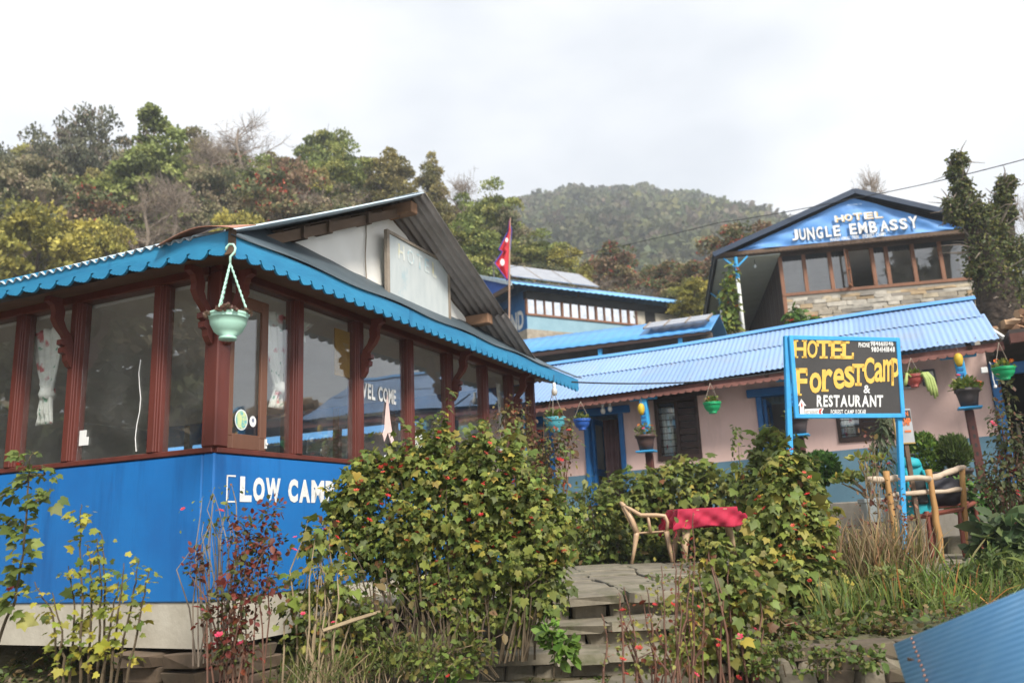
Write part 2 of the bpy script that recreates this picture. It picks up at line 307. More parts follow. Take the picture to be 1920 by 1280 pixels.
def palette(n, cols, wts, jit=.2):
    c = np.array(cols)[RNG.choice(len(cols), n, p=np.array(wts)/sum(wts))]
    return c*(1+RNG.normal(0, jit, (n, 1)))*(1+RNG.normal(0, jit*.25, (n, 3)))
def unit(n): return nrm(RNG.normal(size=(n, 3)))
GREEN = [(.10, .145, .03), (.14, .185, .04), (.065, .105, .025), (.2, .215, .05), (.34, .28, .045), (.2, .09, .03)]

# ------------------------------------------------------------------ the ground: one hillside sheet
def sstep(a, b, x):
    t = np.clip((x-a)/(b-a), 0, 1); return t*t*(3-2*t)
def ground_z(x, y):
    x = np.asarray(x, float); y = np.asarray(y, float)
    mid = np.interp(y, [-60, 0, 4.2, 5.2, 6.6, 7.55, 8.2, 12, 16, 18.5, 22, 24, 30, 36, 48, 60, 80, 110, 160, 260],
                       [-26, 0, .3, .4, .42, .62, .95, .98, 1.1, 2.2, 4.2, 5.4, 7.6, 9.4, 12.2, 14, 17, 16, 8, -10])
    left = np.interp(y, [-60, 0, 4.2, 5.6, 6.6, 7.5, 8.3, 12, 16, 20, 26, 32, 40, 50, 60, 75, 95, 125, 170, 260],
                        [-22, -.2, .2, .3, .35, .7, .93, .95, 1.1, 1.9, 3.6, 6.2, 11, 17.5, 23, 30, 34, 33, 22, 0])
    ang = x/np.maximum(np.abs(y), 6)
    k = sstep(.12, -.2, ang)*sstep(10, 30, y)
    z = mid*(1-k) + left*k
    z = z + np.where(y < 9, sstep(-1.2, -2.6, x)*-.12*sstep(8.2, 7, y), 0)
    bed = sstep(1.15, 1.5, x)*sstep(5.58, 5.72, y)*sstep(8.6, 7.6, y)          # planted bed right of the steps
    z = np.where(bed > 0, z*(1-bed) + bed*(.79 + .08*np.clip(y-6, 0, 2)), z)
    z = z + .12*np.sin(x*.33+1)*np.sin(y*.27)*sstep(17, 30, y)*4*.5
    z = z + sstep(14, 30, x)*sstep(60, 20, y)*sstep(-30, 6, y)*2.0                          # rises to the right too
    z = z - sstep(-9, -26, x)*sstep(30, 8, y)*2.5
    return z
def make_ground():
    def axis(lo, hi, fine, n):
        a = np.linspace(0, 1, n); return a
    xs = np.concatenate([np.linspace(-260, -14, 60, endpoint=False), np.linspace(-14, 14, 150, endpoint=False), np.linspace(14, 260, 60)])
    ys = np.concatenate([np.linspace(-60, 2, 24, endpoint=False), np.linspace(2, 14, 110, endpoint=False), np.linspace(14, 60, 60, endpoint=False), np.linspace(60, 260, 40)])
    X, Y = np.meshgrid(xs, ys); Z = ground_z(X, Y) + np.where((np.abs(X) < 14) & (Y < 14), RNG.normal(0, .012, X.shape), RNG.normal(0, .08, X.shape))
    V = np.stack([X, Y, Z], -1).reshape(-1, 3); nx = len(xs); ny = len(ys)
    mb = MB(); mb.add(V, [(j*nx+i, j*nx+i+1, (j+1)*nx+i+1, (j+1)*nx+i) for j in range(ny-1) for i in range(nx-1)])
    mt = pmat('hillside_earth', (.1, .085, .045), (.055, .06, .026), .9, .95, .7, 14, dirt=(.13, .1, .065), dscale=.5, dlo=.5, dhi=.7, dstreak=(1, 1, 1), bdist=.03)
    tag(mb.build('ground', mt, smooth=True), kind='structure')
make_ground()

# ------------------------------------------------------------------ restaurant on the left, K = its near corner
AZ = 24.0; d_ = np.array([math.sin(D2R(AZ)), math.cos(D2R(AZ)), 0]); e_ = np.array([-d_[1], d_[0], 0])
K = np.array([-2.337, 6.40, 0]); RZ = D2R(90-AZ)
def RL(s, t, z): return K + d_*s + e_*t + np.array([0, 0, z])      # s along the right face, t along the left face
ZB = .83
LS, LT = 6.5, 8.0
rest = thing('restaurant', 'blue walled glazed restaurant with dark red posts and grey tin gable roof', 'building', (K[0], K[1], ZB), RZ)
def rb(): return MB(ZB)
b = rb(); b.box(.015, LS, .015, .25, .83, 1.16); b.box(.015, .25, .25, LT, .83, 1.16); b.box(LS-.25, LS, .25, LT, .83, 1.16); b.box(.25, LS-.25, .25, LT, 1.0, 1.15)
b.build('plinth', M['plinth'], rest)
b = rb(); b.box(0, LS, 0, .12, 1.16, 2.27); b.box(0, .12, .12, LT, 1.16, 2.27); b.box(LS-.12, LS, .12, LT, 1.16, 2.12); b.box(.12, LS-.12, LT-.12, LT, 1.16, 3.7)
b.build('wall', M['blue_wall'], rest, bevel=.012)
b = rb(); b.box(.12, LS-.12, .12, LT-.12, 1.153, 1.19); b.build('floor', M['cement_floor'], rest)
b = rb(); b.box(.14, LS-.14, .14, LT-.14, 3.70, 3.73); b.build('ceiling', M['ceiling'], rest)
b = rb(); b.box(.13, LS-.13, LT-.16, LT-.125, 1.2, 3.69); b.box(.125, .15, .13, LT-.16, 1.2, 2.26); b.build('inner_lining', M['interior'], rest)
# interior partition that closes the room off at the back, dark behind the glass
b = rb(); b.box(.02, LS-.005, -.012, .115, 2.272, 2.315); b.box(-.012, .115, .02, LT, 2.275, 2.318); b.build('sill', M['red_wood'], rest, bevel=.006)
b = rb(); b.box(.005, LS, -.015, .12, 3.72, 3.80); b.box(-.015, .12, .12, LT, 3.72, 3.80); b.build('head_beam', M['red_wood'], rest, bevel=.008)
PS = [1.0, 1.95, 2.93, 3.86, 4.83, 5.66, 6.42]; PT = [.665, 1.665, 2.40, 3.35, 4.3, 5.25, 6.2, 7.1, 7.9]
def post(c, face):
    q = rb()
    for w_, dep in ((.075, .022), (.105, .01), (.14, -.004)):
        a0, a1 = c-w_/2, c+w_/2
        if face == 'r': q.box(a0, a1, -dep, .115-.008*(w_ > .1), 2.316, 3.719)
        else: q.box(-dep, .115-.008*(w_ > .1), a0, a1, 2.319, 3.719)
    q.build('post', M['red_wood'], rest, bevel=.006)
for s in PS: post(s, 'r')
for t in PT: post(t, 'l')
q = rb(); q.box(-.02, .1, -.02, .1, 2.32, 3.74); q.box(-.004, .14, -.006, .08, 2.32, 3.72); q.box(-.006, .08, .1, .14, 2.32, 3.72); q.build('corner_post', M['red_wood'], rest, bevel=.01)
edges = [.2]+PS
for i in range(len(PS)):
    a, c = (edges[i]+.072 if i else .145), edges[i+1]-.072
    q = rb(); q.box(a, c, .045, .051, 2.316, 3.719); q.build('window_pane', M['glass'], rest)
edges = [.21]+PT
for i in range(len(PT)):
    a, c = (edges[i]+.072 if i else .145), edges[i+1]-.072
    q = rb(); q.box(.045, .051, a, c, 2.319, 3.719); q.build('window_pane', M['glass'], rest)
# the far wall's windows (seen through the room)
for i in range(7):
    t0 = .2+i*1.1
    q = rb(); q.box(LS-.11, LS-.02, t0, t0+.12, 2.12, 3.69); q.build('far_post', M['dark_wood'], rest)
    if i < 6:
        q = rb(); q.box(LS-.07, LS-.064, t0+.12, t0+1.1, 2.12, 3.33); q.build('far_pane', M['glass'], rest)
q = rb(); q.box(LS-.1, LS-.03, .12, LT-.13, 3.33, 3.79); q.build('far_lintel', M['blue_wood'], rest)
q = rb(); q.box(LS-.14, LS+.02, .12, LT-.13, 2.122, 2.15); q.build('far_sill', M['dark_wood'], rest)
# door in the first bay of the right face
q = rb(); q.box(.15, .2, .012, .042, 2.42, 3.6); q.box(.52, .6, .012, .042, 2.42, 3.6); q.box(.2, .52, .012, .042, 2.318, 2.44); q.box(.15, .2, .012, .042, 2.318, 2.42); q.box(.52, .6, .012, .042, 2.318, 2.42); q.box(.2, .52, .012, .042, 3.5, 3.6)
dr = q.build('door', M['brown_door'], rest, bevel=.004)
q = rb(); q.box(.575, .59, -.004, .011, 2.34, 2.42); q.box(.57, .595, -.012, -.004, 2.37, 2.385); q.build('latch', M['white_paint'], dr)
# carved brackets under the eave
BR = [(x*.76, z*.74) for x, z in [(.0, 0), (.0, .3), (.03, .38), (.1, .46), (.14, .55), (.13, .65), (.17, .74), (.17, .8), (.34, .8), (.35, .74), (.28, .71), (.25, .63), (.26, .55), (.21, .46), (.13, .38), (.1, .34), (.155, .315), (.155, .26), (.1, .245), (.135, .22), (.13, .165), (.08, .15), (.07, .08), (.03, .02)]]
def bracket(c, face):
    q = rb()
    if face == 'r': q.prism(BR, (c-.03, -.03, 3.13), (0, -1, 0), (0, 0, 1), (.06, 0, 0))
    else: q.prism(BR, (-.03, c-.03, 3.13), (-1, 0, 0), (0, 0, 1), (0, .06, 0))
    fixnormals(q.build('bracket', M['red_wood'], rest))
for s in (.06, 1.95, 3.86, 5.66): bracket(s, 'r')
for t in (.06, 1.665, 3.35, 5.25, 7.1): bracket(t, 'l')
# soffit boards under the eaves
q = rb(); q.add([(-.42, -.49, 3.69), (7.0, -.49, 3.66), (6.9, -.01, 3.79), (-.01, -.01, 3.79)], [(0, 1, 2, 3)]); q.add([(-.42, -.47, 3.692), (-.42, LT, 3.692), (-.01, LT, 3.791), (-.01, -.02, 3.791)], [(0, 1, 2, 3)])
q.build('soffit', M['soffit'], rest)
# scalloped fascia boards
def scallop(x0, x1, p, depth, z0=0):
    mot = [(0, -.05), (.1, -.62), (.22, -.95), (.36, -1), (.44, -.8), (.54, -.86), (.62, -.6), (.72, -.66), (.78, -.36), (.86, -.4), (.9, .0), (.86, .32), (.76, .38), (.87, .58), (.965, .48), (.985, .12)]
    pts = []; n = max(1, round((x1-x0)/p)); pp = (x1-x0)/n
    for i in range(n): pts += [(x0+(i+a)*pp, z0+bb*depth) for a, bb in mot]
    pts.append((x1, z0-.05*depth)); return pts
def fascia(a0, a1, fr, top0, top1, bot0, bot1, p, outd, depth=.045):
    L = a1-a0
    poly = [(a1, top1), (a0, top0)] + [(x, z + bot0+(bot1-bot0)*(x-a0)/L) for x, z in scallop(a0, a1, p, depth)]
    q = rb(); o, ux = fr; q.prism(poly, o, ux, (0, 0, 1), outd); fixnormals(q.build('fascia_board', M['fascia'], rest))
cuts = [-.42, 2.06, 3.55, 4.42, 7.02]
for a, c in zip(cuts[:-1], cuts[1:]):
    f0, f1 = (a+.42)/7.44, (c+.42)/7.44
    fascia(a+.002, c-.002, ((0, -.5, 0), (1, 0, 0)), 3.815-.03*f0, 3.815-.03*f1, 3.68-.05*f0, 3.68-.05*f1, .155, (0, -.022, 0), .038)
cuts = [-.5, 2.6, 5.2, 8.0]
for a, c in zip(cuts[:-1], cuts[1:]):
    f0, f1 = (a+.5)/8.5, (c+.5)/8.5
    fascia(a+.002, c-.002, ((-.43, 0, 0), (0, 1, 0)), 3.84+.15*f0, 3.84+.15*f1, 3.70+.2*f0, 3.70+.2*f1, .21, (-.022, 0, 0), .042)
# gable wall of white tarp, roof sheets
RS, RZT = 2.98, 5.44; SL = .468
def roofz(s): return RZT - SL*abs(s-RS)
def tarp(a, v):
    s = .6+4.7*a; zt = roofz(s)-.13; zb = 4.2
    return (s, .3+.018*math.sin(s*5.1)*math.sin(v*3)+.012*math.sin(s*13+v*5), zb+(max(zt, zb+.001)-zb)*v)
q = rb(); q.grid(tarp, 60, 14); gw = q.build('gable_tarp', M['tarp'], rest, smooth=True)
q = rb(); q.tube([(2.46+.01*math.sin(i), .27, 5.05-.75*i/8) for i in range(9)], .008, 5); q.build('tarp_seam', M['grey_wood'], gw)
q = rb(); q.grid(lambda a, v: (.4+5.2*a, .34, 3.79+(max(3.8, roofz(.4+5.2*a)-.05)-3.79)*v), 30, 2); q.build('gable_backing', M['old_wood'], rest)
for nm, s0, s1, mt, y0 in (('roof_sheet', RS, -.47, M['tin_pale'], -.2), ('roof_sheet', RS, 6.6, M['tin_under'], -.21)):
    n = 3; 
    for i in range(3):
        L = math.hypot(s1-s0, SL*(s1-s0)); u = np.array([0, 1, 0.]); v = np.array([(s1-s0)/L, 0, -SL*abs(s1-s0)/L])
        q = rb(); y1 = y0+i*2.7
        corrugated(q, (s0, y1, RZT+.02+.008*(i % 2)), u, v, 2.76, L*(.62 if s1 > 0 else 1), .1, .017, 5, .012)
        q.build(nm, mt, rest, smooth=True, thick=.004)
        if s1 > 0:
            q = rb(); k = .58*L; corrugated(q, (s0+v[0]*k, y1-.02, RZT+v[2]*k), u, v, 2.76, L*.42, .1, .017, 4, .012)
            q.build(nm, mt, rest, smooth=True, thick=.004)
q = rb(); q.grid(lambda a, v: (RS-.18+.36*a, -.13+8.2*v, RZT+.05-abs(a-.5)*.17), 6, 2); q.build('ridge_cap', M['tin_pale'], rest, thick=.004)
# wood under the rakes: rafters, purlin ends
q = rb(); q.bar((-.3, .17, roofz(-.3)-.13), (3.0, .17, roofz(3.0)-.13), .07, .1); q.build('rafter', M['old_wood'], rest)
for s in (.4, 1.2, 1.6, 2.3):
    q = rb(); q.box(s-.03, s+.03, .1, .5, roofz(s)-.2, roofz(s)-.08); q.build('purlin', M['old_wood'], rest)
for s, mt, y0 in ((2.98, 'old_wood', -.06), (4.95, 'old_wood', -.05)):
    q = rb(); q.box(s-.07, s+.07, y0, .6, roofz(s)-.2, roofz(s)-.06); q.build('purlin', pmat('purlin_wood', (.3, .17, .1), (.2, .11, .06), 5, .8, .4, 25), rest, bevel=.01)
# pent roof along the gable end, curved tin
def pent(a, v):
    s = -.47+7.62*a; zt = 4.42+.03*math.sin(a*9); yy = -.54+.86*v
    s2 = max(s, -.47+1.1*v) if a < .5 else min(s, 7.15-1.35*v)
    z = 3.815-.03*a + (zt-3.815)*v - .05*math.sin(math.pi*v) + .012*math.sin(s*4.3)*(1-v)
    if a > .9: z += .05*((a-.9)/.1)*(1-v)
    return (s2, yy, min(z, roofz(s2)+.005 if s2 < RS else 9))
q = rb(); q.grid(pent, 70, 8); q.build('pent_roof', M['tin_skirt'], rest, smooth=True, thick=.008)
def hip(a, v):
    s = -.52+.34*v; y = -.62+.78*a + .1*v
    return (s, y, 3.865+.13*v + .03*math.sin(math.pi*a) - .13*abs(a-.5)**1.5*(1-.5*v))
q = rb(); q.grid(hip, 14, 6); q.build('hip_cap', M['rust'], rest, smooth=True, thick=.006)
q = rb(); q.box(-.452, -.40, -.528, -.47, 3.66, 3.86); q.build('corner_stop', M['old_wood'], rest)
# lettering on the blue wall and the glass
q = rb(); FW = lambda a, bb: (a, -.004, bb)
def wl(u0, v0): # photo point -> (s, z) on the right wall
    p = at(u0, v0, 1)-CAM; n_ = -e_; k_ = np.dot(K-CAM, n_)/np.dot(p, n_); P = CAM+p*k_; return np.dot(P-K, d_), P[2]
z0, z1 = 1.90, 2.10
for s0, s1, za, zb in ((.135, .15, z0-.005, z1+.005), (.135, .235, z1-.007, z1+.006), (.135, .24, z0-.006, z0+.006)):
    q.add([FW(s0, za), FW(s1, za), FW(s1, zb), FW(s0, zb)], [(0, 1, 2, 3)])
q.build('bracket_mark', M['white_paint'], rest)
for wd_ in ((('L', .285, .42), ('O', .435, .575), ('W', .585, .77)), (('C', .87, 1.0), ('A', 1.015, 1.17), ('M', 1.185, 1.37), ('P', 1.39, 1.52))):
    q = rb()
    for ch, s0, s1 in wd_: letter(q, ch, s0, s1, z0, z1, FW, .06)
    q.build('wall_lettering', M['letter'], rest)
q = rb(); FG = lambda a, bb: (a, .04, bb)
word(q, 'WEL', 1.98, 2.28, 2.955, 3.115, FG, .035); q.build('window_lettering', M['letter'], rest); q = rb(); word(q, 'COME', 2.34, 2.68, 2.955, 3.115, FG, .035)
q.build('window_lettering', M['letter'], rest)
# stickers and papers on the glass
def disc(mb, s, z, r, y, n=20, r0=0): mb.add([(s+r*math.cos(2*math.pi*i/n), y, z+r*1.15*math.sin(2*math.pi*i/n)) for i in range(n)], [tuple(range(n))])
q = rb(); disc(q, .325, 2.56, .075, .038); st = q.build('round_sticker', pmat('white_sticker', (.7, .75, .72), None, 5, .5, 0), rest)
q = rb(); disc(q, .325, 2.56, .064, .036); q.build('sticker_print', pmat('teal_print', (.12, .4, .42), (.55, .62, .3), 16, .5, 0, lo=.45, hi=.55), st)
q = rb(); disc(q, .46, 2.56, .04, .038); st = q.build('round_sticker', M['white_paint'], rest, label='small white round sticker')
q = rb(); disc(q, .46, 2.57, .015, .036); q.build('sticker_print', pmat('grey_print', (.2, .22, .3), None, 5, .5, 0), st)
hand = [(0, 0), (.075, -.035), (.06, .06), (.028, .3), (.0, .48), (-.028, .3), (-.07, .07), (-.12, -.02), (-.08, -.075)]
q = rb()
hp = [(-.1, .03), (-.07, -.04), (-.005, .06), (.06, -.05), (.115, -.01), (.07, .1), (.045, .2), (.02, .36), (.0, .46), (-.022, .36), (-.05, .2), (-.06, .1)]
q.prism(hp, (2.5, .03, 2.58), (1, 0, 0), (0, 0, 1), (0, .008, 0)); fixnormals(q.build('folded_hands_sticker', pmat('pale_pink_print', (.8, .55, .5), (.75, .6, .57), 3, .5, 0), rest))
q = rb(); q.lathe([(.0, 0), (.075, 0), (.085, .01), (.075, .02), (0, .02)], 18); mo = q.build('mirror', pmat('mirror_glass', (.5, .55, .52), None, 3, .05, 0, metal=.9), rest); mo.location = (2.5, .02, 2.5-ZB); mo.rotation_euler = (D2R(90), 0, 0)
for s0, s1, za, zb in ((2.43, 2.6, 2.3, 2.4), (3.02, 3.2, 2.36, 2.6), (3.06, 3.22, 2.62, 2.7)):
    q = rb(); q.box(s0, s1, .032, .036, max(za, 2.32), zb); q.build('paper_notice', M['white_paint'], rest)
q = rb(); q.box(1.62, 1.86, .06, .075, 3.13, 3.6); q.build('yellow_board', pmat('yellow_board', (.4, .24, .05), None, 3, .7, 0), rest)
q = rb(); q.box(.035, .04, 1.45, 1.56, 2.45, 2.52); q.box(.035, .04, 1.48, 1.56, 2.52, 2.58); q.build('paper_notice', M['white_paint'], rest)
q = rb(); q.tube([(.039, .88+.02*math.sin(i*1.3), 2.35+.11*i) for i in range(8)], .004, 4); q.build('crack', M['white_paint'], rest)

# faded board on the gable
fb = thing('faded_signboard', 'faded pale signboard with flaking letters hung on the white gable', 'signboard', RL(3.46, .2, 4.0), RZ)
q = MB(); q.box(-.66, .74, -.012, .012, .02, .98)
fbm = pmat('flaking_white_board', (.5, .53, .52), (.42, .46, .46), 6, .7, .2, 30, streak=(1, 1, .3), dirt=(.22, .38, .44), dscale=1.6, dlo=.6, dhi=.78, dstreak=(1, 1, .8))
q.build('board', fbm, fb)
for x0, x1, za, zb in ((-.71, -.66, 0, 1.02), (.74, .78, 0, 1.02), (-.66, .74, .98, 1.02)):
    q = MB(); q.box(x0, x1, -.03, .02, za, zb); q.build('frame', M['grey_wood'], fb, bevel=.004)
FF = lambda a, bb: (a, -.016, bb)
q = MB(); letter(q, 'H', -.46, -.32, .74, .92, FF, .02); letter(q, 'L', .34, .44, .72, .92, FF, .02); q.build('faded_lettering', pmat('faded_yellow', (.66, .62, .38), (.62, .64, .6), 9, .7, 0, lo=.42, hi=.52), fb)
q = MB(); letter(q, 'O', -.26, -.1, .74, .92, FF, .01); letter(q, 'T', -.04, .1, .74, .92, FF, .01); letter(q, 'E', .15, .26, .74, .92, FF, .01); q.build('faded_lettering', pmat('faded_blue', (.36, .5, .54), (.6, .63, .61), 9, .7, 0, lo=.42, hi=.55), fb)

# curtains behind the glass
cm = bpy.data.materials.new('floral_curtain'); cm.use_nodes = True; t = cm.node_tree; bb_ = bsdf(cm)
co = N(t, 'ShaderNodeTexCoord'); mpp = N(t, 'ShaderNodeMapping'); mpp.inputs['Scale'].default_value = (1, 1, .8); t.links.new(co.outputs['Object'], mpp.inputs[0])
last = None
for scl, c, lo, hi, off in ((7.5, (.6, .16, .18), .16, .3, 0), (12, (.2, .42, .3), .14, .24, 3.3)):
    vo = N(t, 'ShaderNodeTexVoronoi'); vo.inputs['Scale'].default_value = scl; ma = N(t, 'ShaderNodeVectorMath', operation='ADD'); ma.inputs[1].default_value = (off, off, off)
    nn = N(t, 'ShaderNodeTexNoise'); nn.inputs['Scale'].default_value = 14; mm = N(t, 'ShaderNodeVectorMath', operation='MULTIPLY_ADD'); mm.inputs[1].default_value = (.09, .09, .09)
    t.links.new(mpp.outputs[0], nn.inputs['Vector']); t.links.new(nn.outputs['Color'], mm.inputs[0]); t.links.new(mpp.outputs[0], mm.inputs[2]); t.links.new(mm.outputs[0], ma.inputs[0]); t.links.new(ma.outputs[0], vo.inputs['Vector'])
    r = N(t, 'ShaderNodeMapRange'); r.inputs[1].default_value = lo; r.inputs[2].default_value = hi; r.inputs[3].default_value = 1; r.inputs[4].default_value = 0; t.links.new(vo.outputs['Distance'], r.inputs[0])
    x = N(t, 'ShaderNodeMix', data_type='RGBA'); x.inputs[7].default_value = (*c, 1); t.links.new(r.outputs[0], x.inputs[0])
    if last is None: x.inputs[6].default_value = (.86, .88, .83, 1)
    else: t.links.new(last, x.inputs[6])
    last = x.outputs[2]
t.links.new(last, bb_.inputs['Base Color']); bb_.inputs['Roughness'].default_value = .9
def curtain(label, s, t_, face, wtop, wk, ztop, zk, zb, side=0):
    "cloth gathered into a knot at zk: pleated sheet with depth, thickened"
    o = thing('curtain', label, 'curtain', RL(s, t_, zb), RZ if face == 'r' else RZ+D2R(90), 'knotted floral curtains')
    def fn(a, v):
        z = zb + (ztop-zb)*v; zz = z
        if z > zk: k = ((z-zk)/(ztop-zk))**.8; w_ = wk+(wtop-wk)*k
        else: k = (zk-z)/(zk-zb); w_ = wk*(1-.1*k)+wk*1.1*k
        ph = a*2*math.pi*4; dp = .02+.012*math.sin(z*7)
        return (side*(wtop-w_)*.5 + (a-.5)*w_, dp*math.sin(ph)+.03*(1-abs(a-.5)*2)*(w_ < .2), z-zb)
    q = MB(); q.grid(fn, 40, 24); q.build('cloth', cm, o, smooth=True, thick=.004)
    q = MB(); cx = side*(wtop-wk)*.5; q.lathe([(.02, -.06), (wk*.5, -.055), (wk*.62, -.01), (wk*.5, .05), (.02, .06)], 14, (cx, .01, zk-zb)); q.build('knot', cm, o, smooth=True)
curtain('white floral curtain tied in a low knot left of the cracked pane', .15, 2.23, 'l', .46, .12, 3.6, 2.98, 2.70, -.45)
curtain('floral curtain tied in a knot beside the corner door', .86, .16, 'r', .40, .12, 3.6, 2.92, 2.73, .65)
curtain('narrow white curtain edge next to the second right post', 1.3, .16, 'r', .2, .04, 3.6, 3.5, 3.4, -.8)
curtain('floral curtain in the last bay above the flower bush', 5.7, .16, 'r', .42, .14, 3.6, 2.95, 2.6, -.3)
# table and stools? the room is dim: two simple tables stand inside
for i, (s, t_) in enumerate(((2.4, 2.2), (4.3, 2.4))):
    o = thing('dining_table', ['dark wooden table inside the glazed restaurant, nearer the corner', 'dark wooden table inside the glazed restaurant, deeper in the room'][i], 'table', RL(s, t_, 1.19), RZ, 'tables in the restaurant')
    q = MB(); q.box(-.6, .6, -.4, .4, .72, .76); q.build('tabletop', M['dark_wood'], o)
    for sx in (-1, 1):
        for sy in (-1, 1):
            q = MB(); q.box(sx*.54-.03, sx*.54+.03, sy*.34-.03, sy*.34+.03, 0, .72); q.build('leg', M['dark_wood'], o)

# stone pier under the corner, built of separate stones
pier = thing('stone_pier', 'rough stone pier carrying the corner of the blue restaurant', 'pier', RL(.45, .5, .1), RZ)
def rock(mb, c, size, seed, n=1, rot=0):
    "a broken stone: a box cut to an uneven block with chamfered corners"
    r = random.Random(seed); bmx = bmesh.new(); bmesh.ops.create_cube(bmx, size=1)
    for v in bmx.verts: v.co += Vector((r.uniform(-.09, .09), r.uniform(-.09, .09), r.uniform(-.12, .12)))
    bmesh.ops.bevel(bmx, geom=bmx.edges[:], offset=.07, segments=1, affect='EDGES')
    R = Matrix.Rotation(rot, 3, 'Z'); off = len(mb.v); bmx.verts.index_update()
    mb.add([Vector(c) + R @ Vector((v.co.x*size[0], v.co.y*size[1], v.co.z*size[2])) for v in bmx.verts], [[v.index for v in f.verts] for f in bmx.faces]); bmx.free()
def stone_at(parent, c, size, mat, seed, rot=0, name='stone'):
    q = MB(); rock(q, (0, 0, 0), size, seed); o = q.build(name, mat, parent, loc=c); o.rotation_euler = (random.Random(seed).uniform(-.04, .04), random.Random(seed+1).uniform(-.04, .04), rot); return o
pier_m = pmat('brown_pier_stone', (.15, .105, .07), (.09, .065, .045), 5, .9, .5, 16, dirt=(.09, .075, .05), dlo=.5, dhi=.75)
sd_ = 0
for k in range(6):
    for (a, bq) in ((-.28, -.3), (.16, -.28), (-.26, .16), (.2, .2)):
        sd_ += 1; stone_at(pier, (a+.04*(-1)**k, bq, .06+.117*k), (.42+.06*(sd_ % 3), .4, .11), pier_m, sd_)

# ------------------------------------------------------------------ pink lodge; local x runs to the left along its front, y towards the viewer
LP = np.array([7.346, 13.0, 0]); RZL = D2R(156)
le = np.array([-math.sin(D2R(66)), math.cos(D2R(66)), 0]); ln = np.array([-le[1], le[0], 0])
def LL(t, o, z): return LP + le*t + ln*o + np.array([0, 0, z])
ZL = 1.0
lodge = thing('pink_lodge', 'low pink lodge with grey blue dado and light blue corrugated roof', 'building', LL(3, 0, ZL), RZL)
def lb(): return MB(ZL)
LO = 3.0                                        # the Empty stands at t = 3
def lx(t): return t-LO
def lbox(q, t0, t1, y0, y1, z0, z1): q.box(lx(t0), lx(t1), y0, y1, z0, z1); return q
wallz = lambda t: 4.05-.024*t
# wall pieces between the openings: (t0, t1, z0, z1)
segs = [(-.17, 1.40, 1.77, None), (1.40, 2.16, 1.77, 2.74), (1.40, 2.16, 3.5, None), (2.16, 2.80, 1.77, None), (2.80, 3.42, 3.72, None), (3.42, 4.44, 1.77, None), (4.44, 5.24, 1.77, 2.66),
        (4.44, 5.24, 3.78, None), (5.24, 5.84, 1.77, None), (5.84, 6.62, 3.72, None), (6.62, 7.25, 1.77, None), (7.25, 7.95, 3.7, None), (7.95, 9.5, 1.77, None)]
q = lb(); qd = lb()
for t0, t1, z0, z1 in segs:
    if z1 is None:
        q.add([(lx(t0), -.3, z0), (lx(t1), -.3, z0), (lx(t1), 0, z0), (lx(t0), 0, z0), (lx(t0), -.3, wallz(t0)), (lx(t1), -.3, wallz(t1)), (lx(t1), 0, wallz(t1)), (lx(t0), 0, wallz(t0))],
              [(0, 3, 2, 1), (4, 5, 6, 7), (0, 1, 5, 4), (1, 2, 6, 5), (2, 3, 7, 6), (3, 0, 4, 7)])
    else: lbox(q, t0, t1, -.3, 0, z0, z1)
    if z0 < 2:
        qd = lb()
        zt0, zt1 = 2.67-.024*t0, 2.67-.024*t1; zt0 = min(zt0, z1 or 9); zt1 = min(zt1, z1 or 9)
        qd.add([(lx(t0), .0, 1.77), (lx(t1), 0, 1.77), (lx(t1), .006, 1.77), (lx(t0), .006, 1.77), (lx(t0), 0, zt0), (lx(t1), 0, zt1), (lx(t1), .006, zt1), (lx(t0), .006, zt0)],
               [(0, 3, 2, 1), (4, 5, 6, 7), (0, 1, 5, 4), (1, 2, 6, 5), (2, 3, 7, 6), (3, 0, 4, 7)]); fixnormals(qd.build('dado', M['dado'], lodge))
fixnormals(q.build('wall', M['pink'], lodge)); 
q = lb(); lbox(q, 9.5, 9.2, -3.2, -.3, 1.77, 3.9); lbox(q, -.17, .1, -3.2, -.3, 1.77, 4.05); lbox(q, -.17, 9.5, -3.4, -3.2, 1.2, 3.9); q.build('rear_wall', M['interior'], lodge)
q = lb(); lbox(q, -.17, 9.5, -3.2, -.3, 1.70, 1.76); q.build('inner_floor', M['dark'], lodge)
q = lb(); lbox(q, -.9, 9.5, -.3, 1.05, .9, 1.765); q.build('veranda_base', M['cement'], lodge, bevel=.02)
# roof: front slope in two lapped courses, rear slope, ridge cap
ez = lambda t: 4.03-.026*t
rzf = lambda t: 5.16-.027*t
tv0, tv1 = -.30, 9.3
sl = np.array([0, -2.15, 0]); 
def slope_sheet(mb, ta, tb, va, vb, lift, amp=.0075, pitch=.086, front=True):
    nu = int((tb-ta)/pitch*6)
    def fn(a, v):
        t_ = ta+(tb-ta)*a; w_ = va+(vb-va)*v; z = ez(t_)+(rzf(t_)-ez(t_))*w_+lift+amp*math.sin(2*math.pi*(t_-ta)/pitch) + .025*math.sin(t_*.9)*(1-.5*w_)
        y = .84-2.15*w_ if front else -1.31-(1-w_)*2.3
        return (lx(t_), y, z)
    mb.grid(fn, nu, 6)
rr2 = random.Random(77); tt_ = tv0; k = 0
while tt_ < tv1:
    t2_ = min(tv1, tt_+.946)
    q = lb(); slope_sheet(q, tt_, t2_+.03, rr2.uniform(-.012, .006), .58, .0015*(k % 2)+rr2.uniform(0, .002)); q.build('roof_sheet', M['roof_blue'], lodge, smooth=True)
    q = lb(); slope_sheet(q, tt_+.06, min(tv1, t2_+.09), .52+rr2.uniform(-.008, .008), 1, .014+.0015*(k % 2)+rr2.uniform(0, .003)); q.build('roof_sheet', M['roof_blue'], lodge, smooth=True)
    tt_ += .946; k += 1
q = lb()
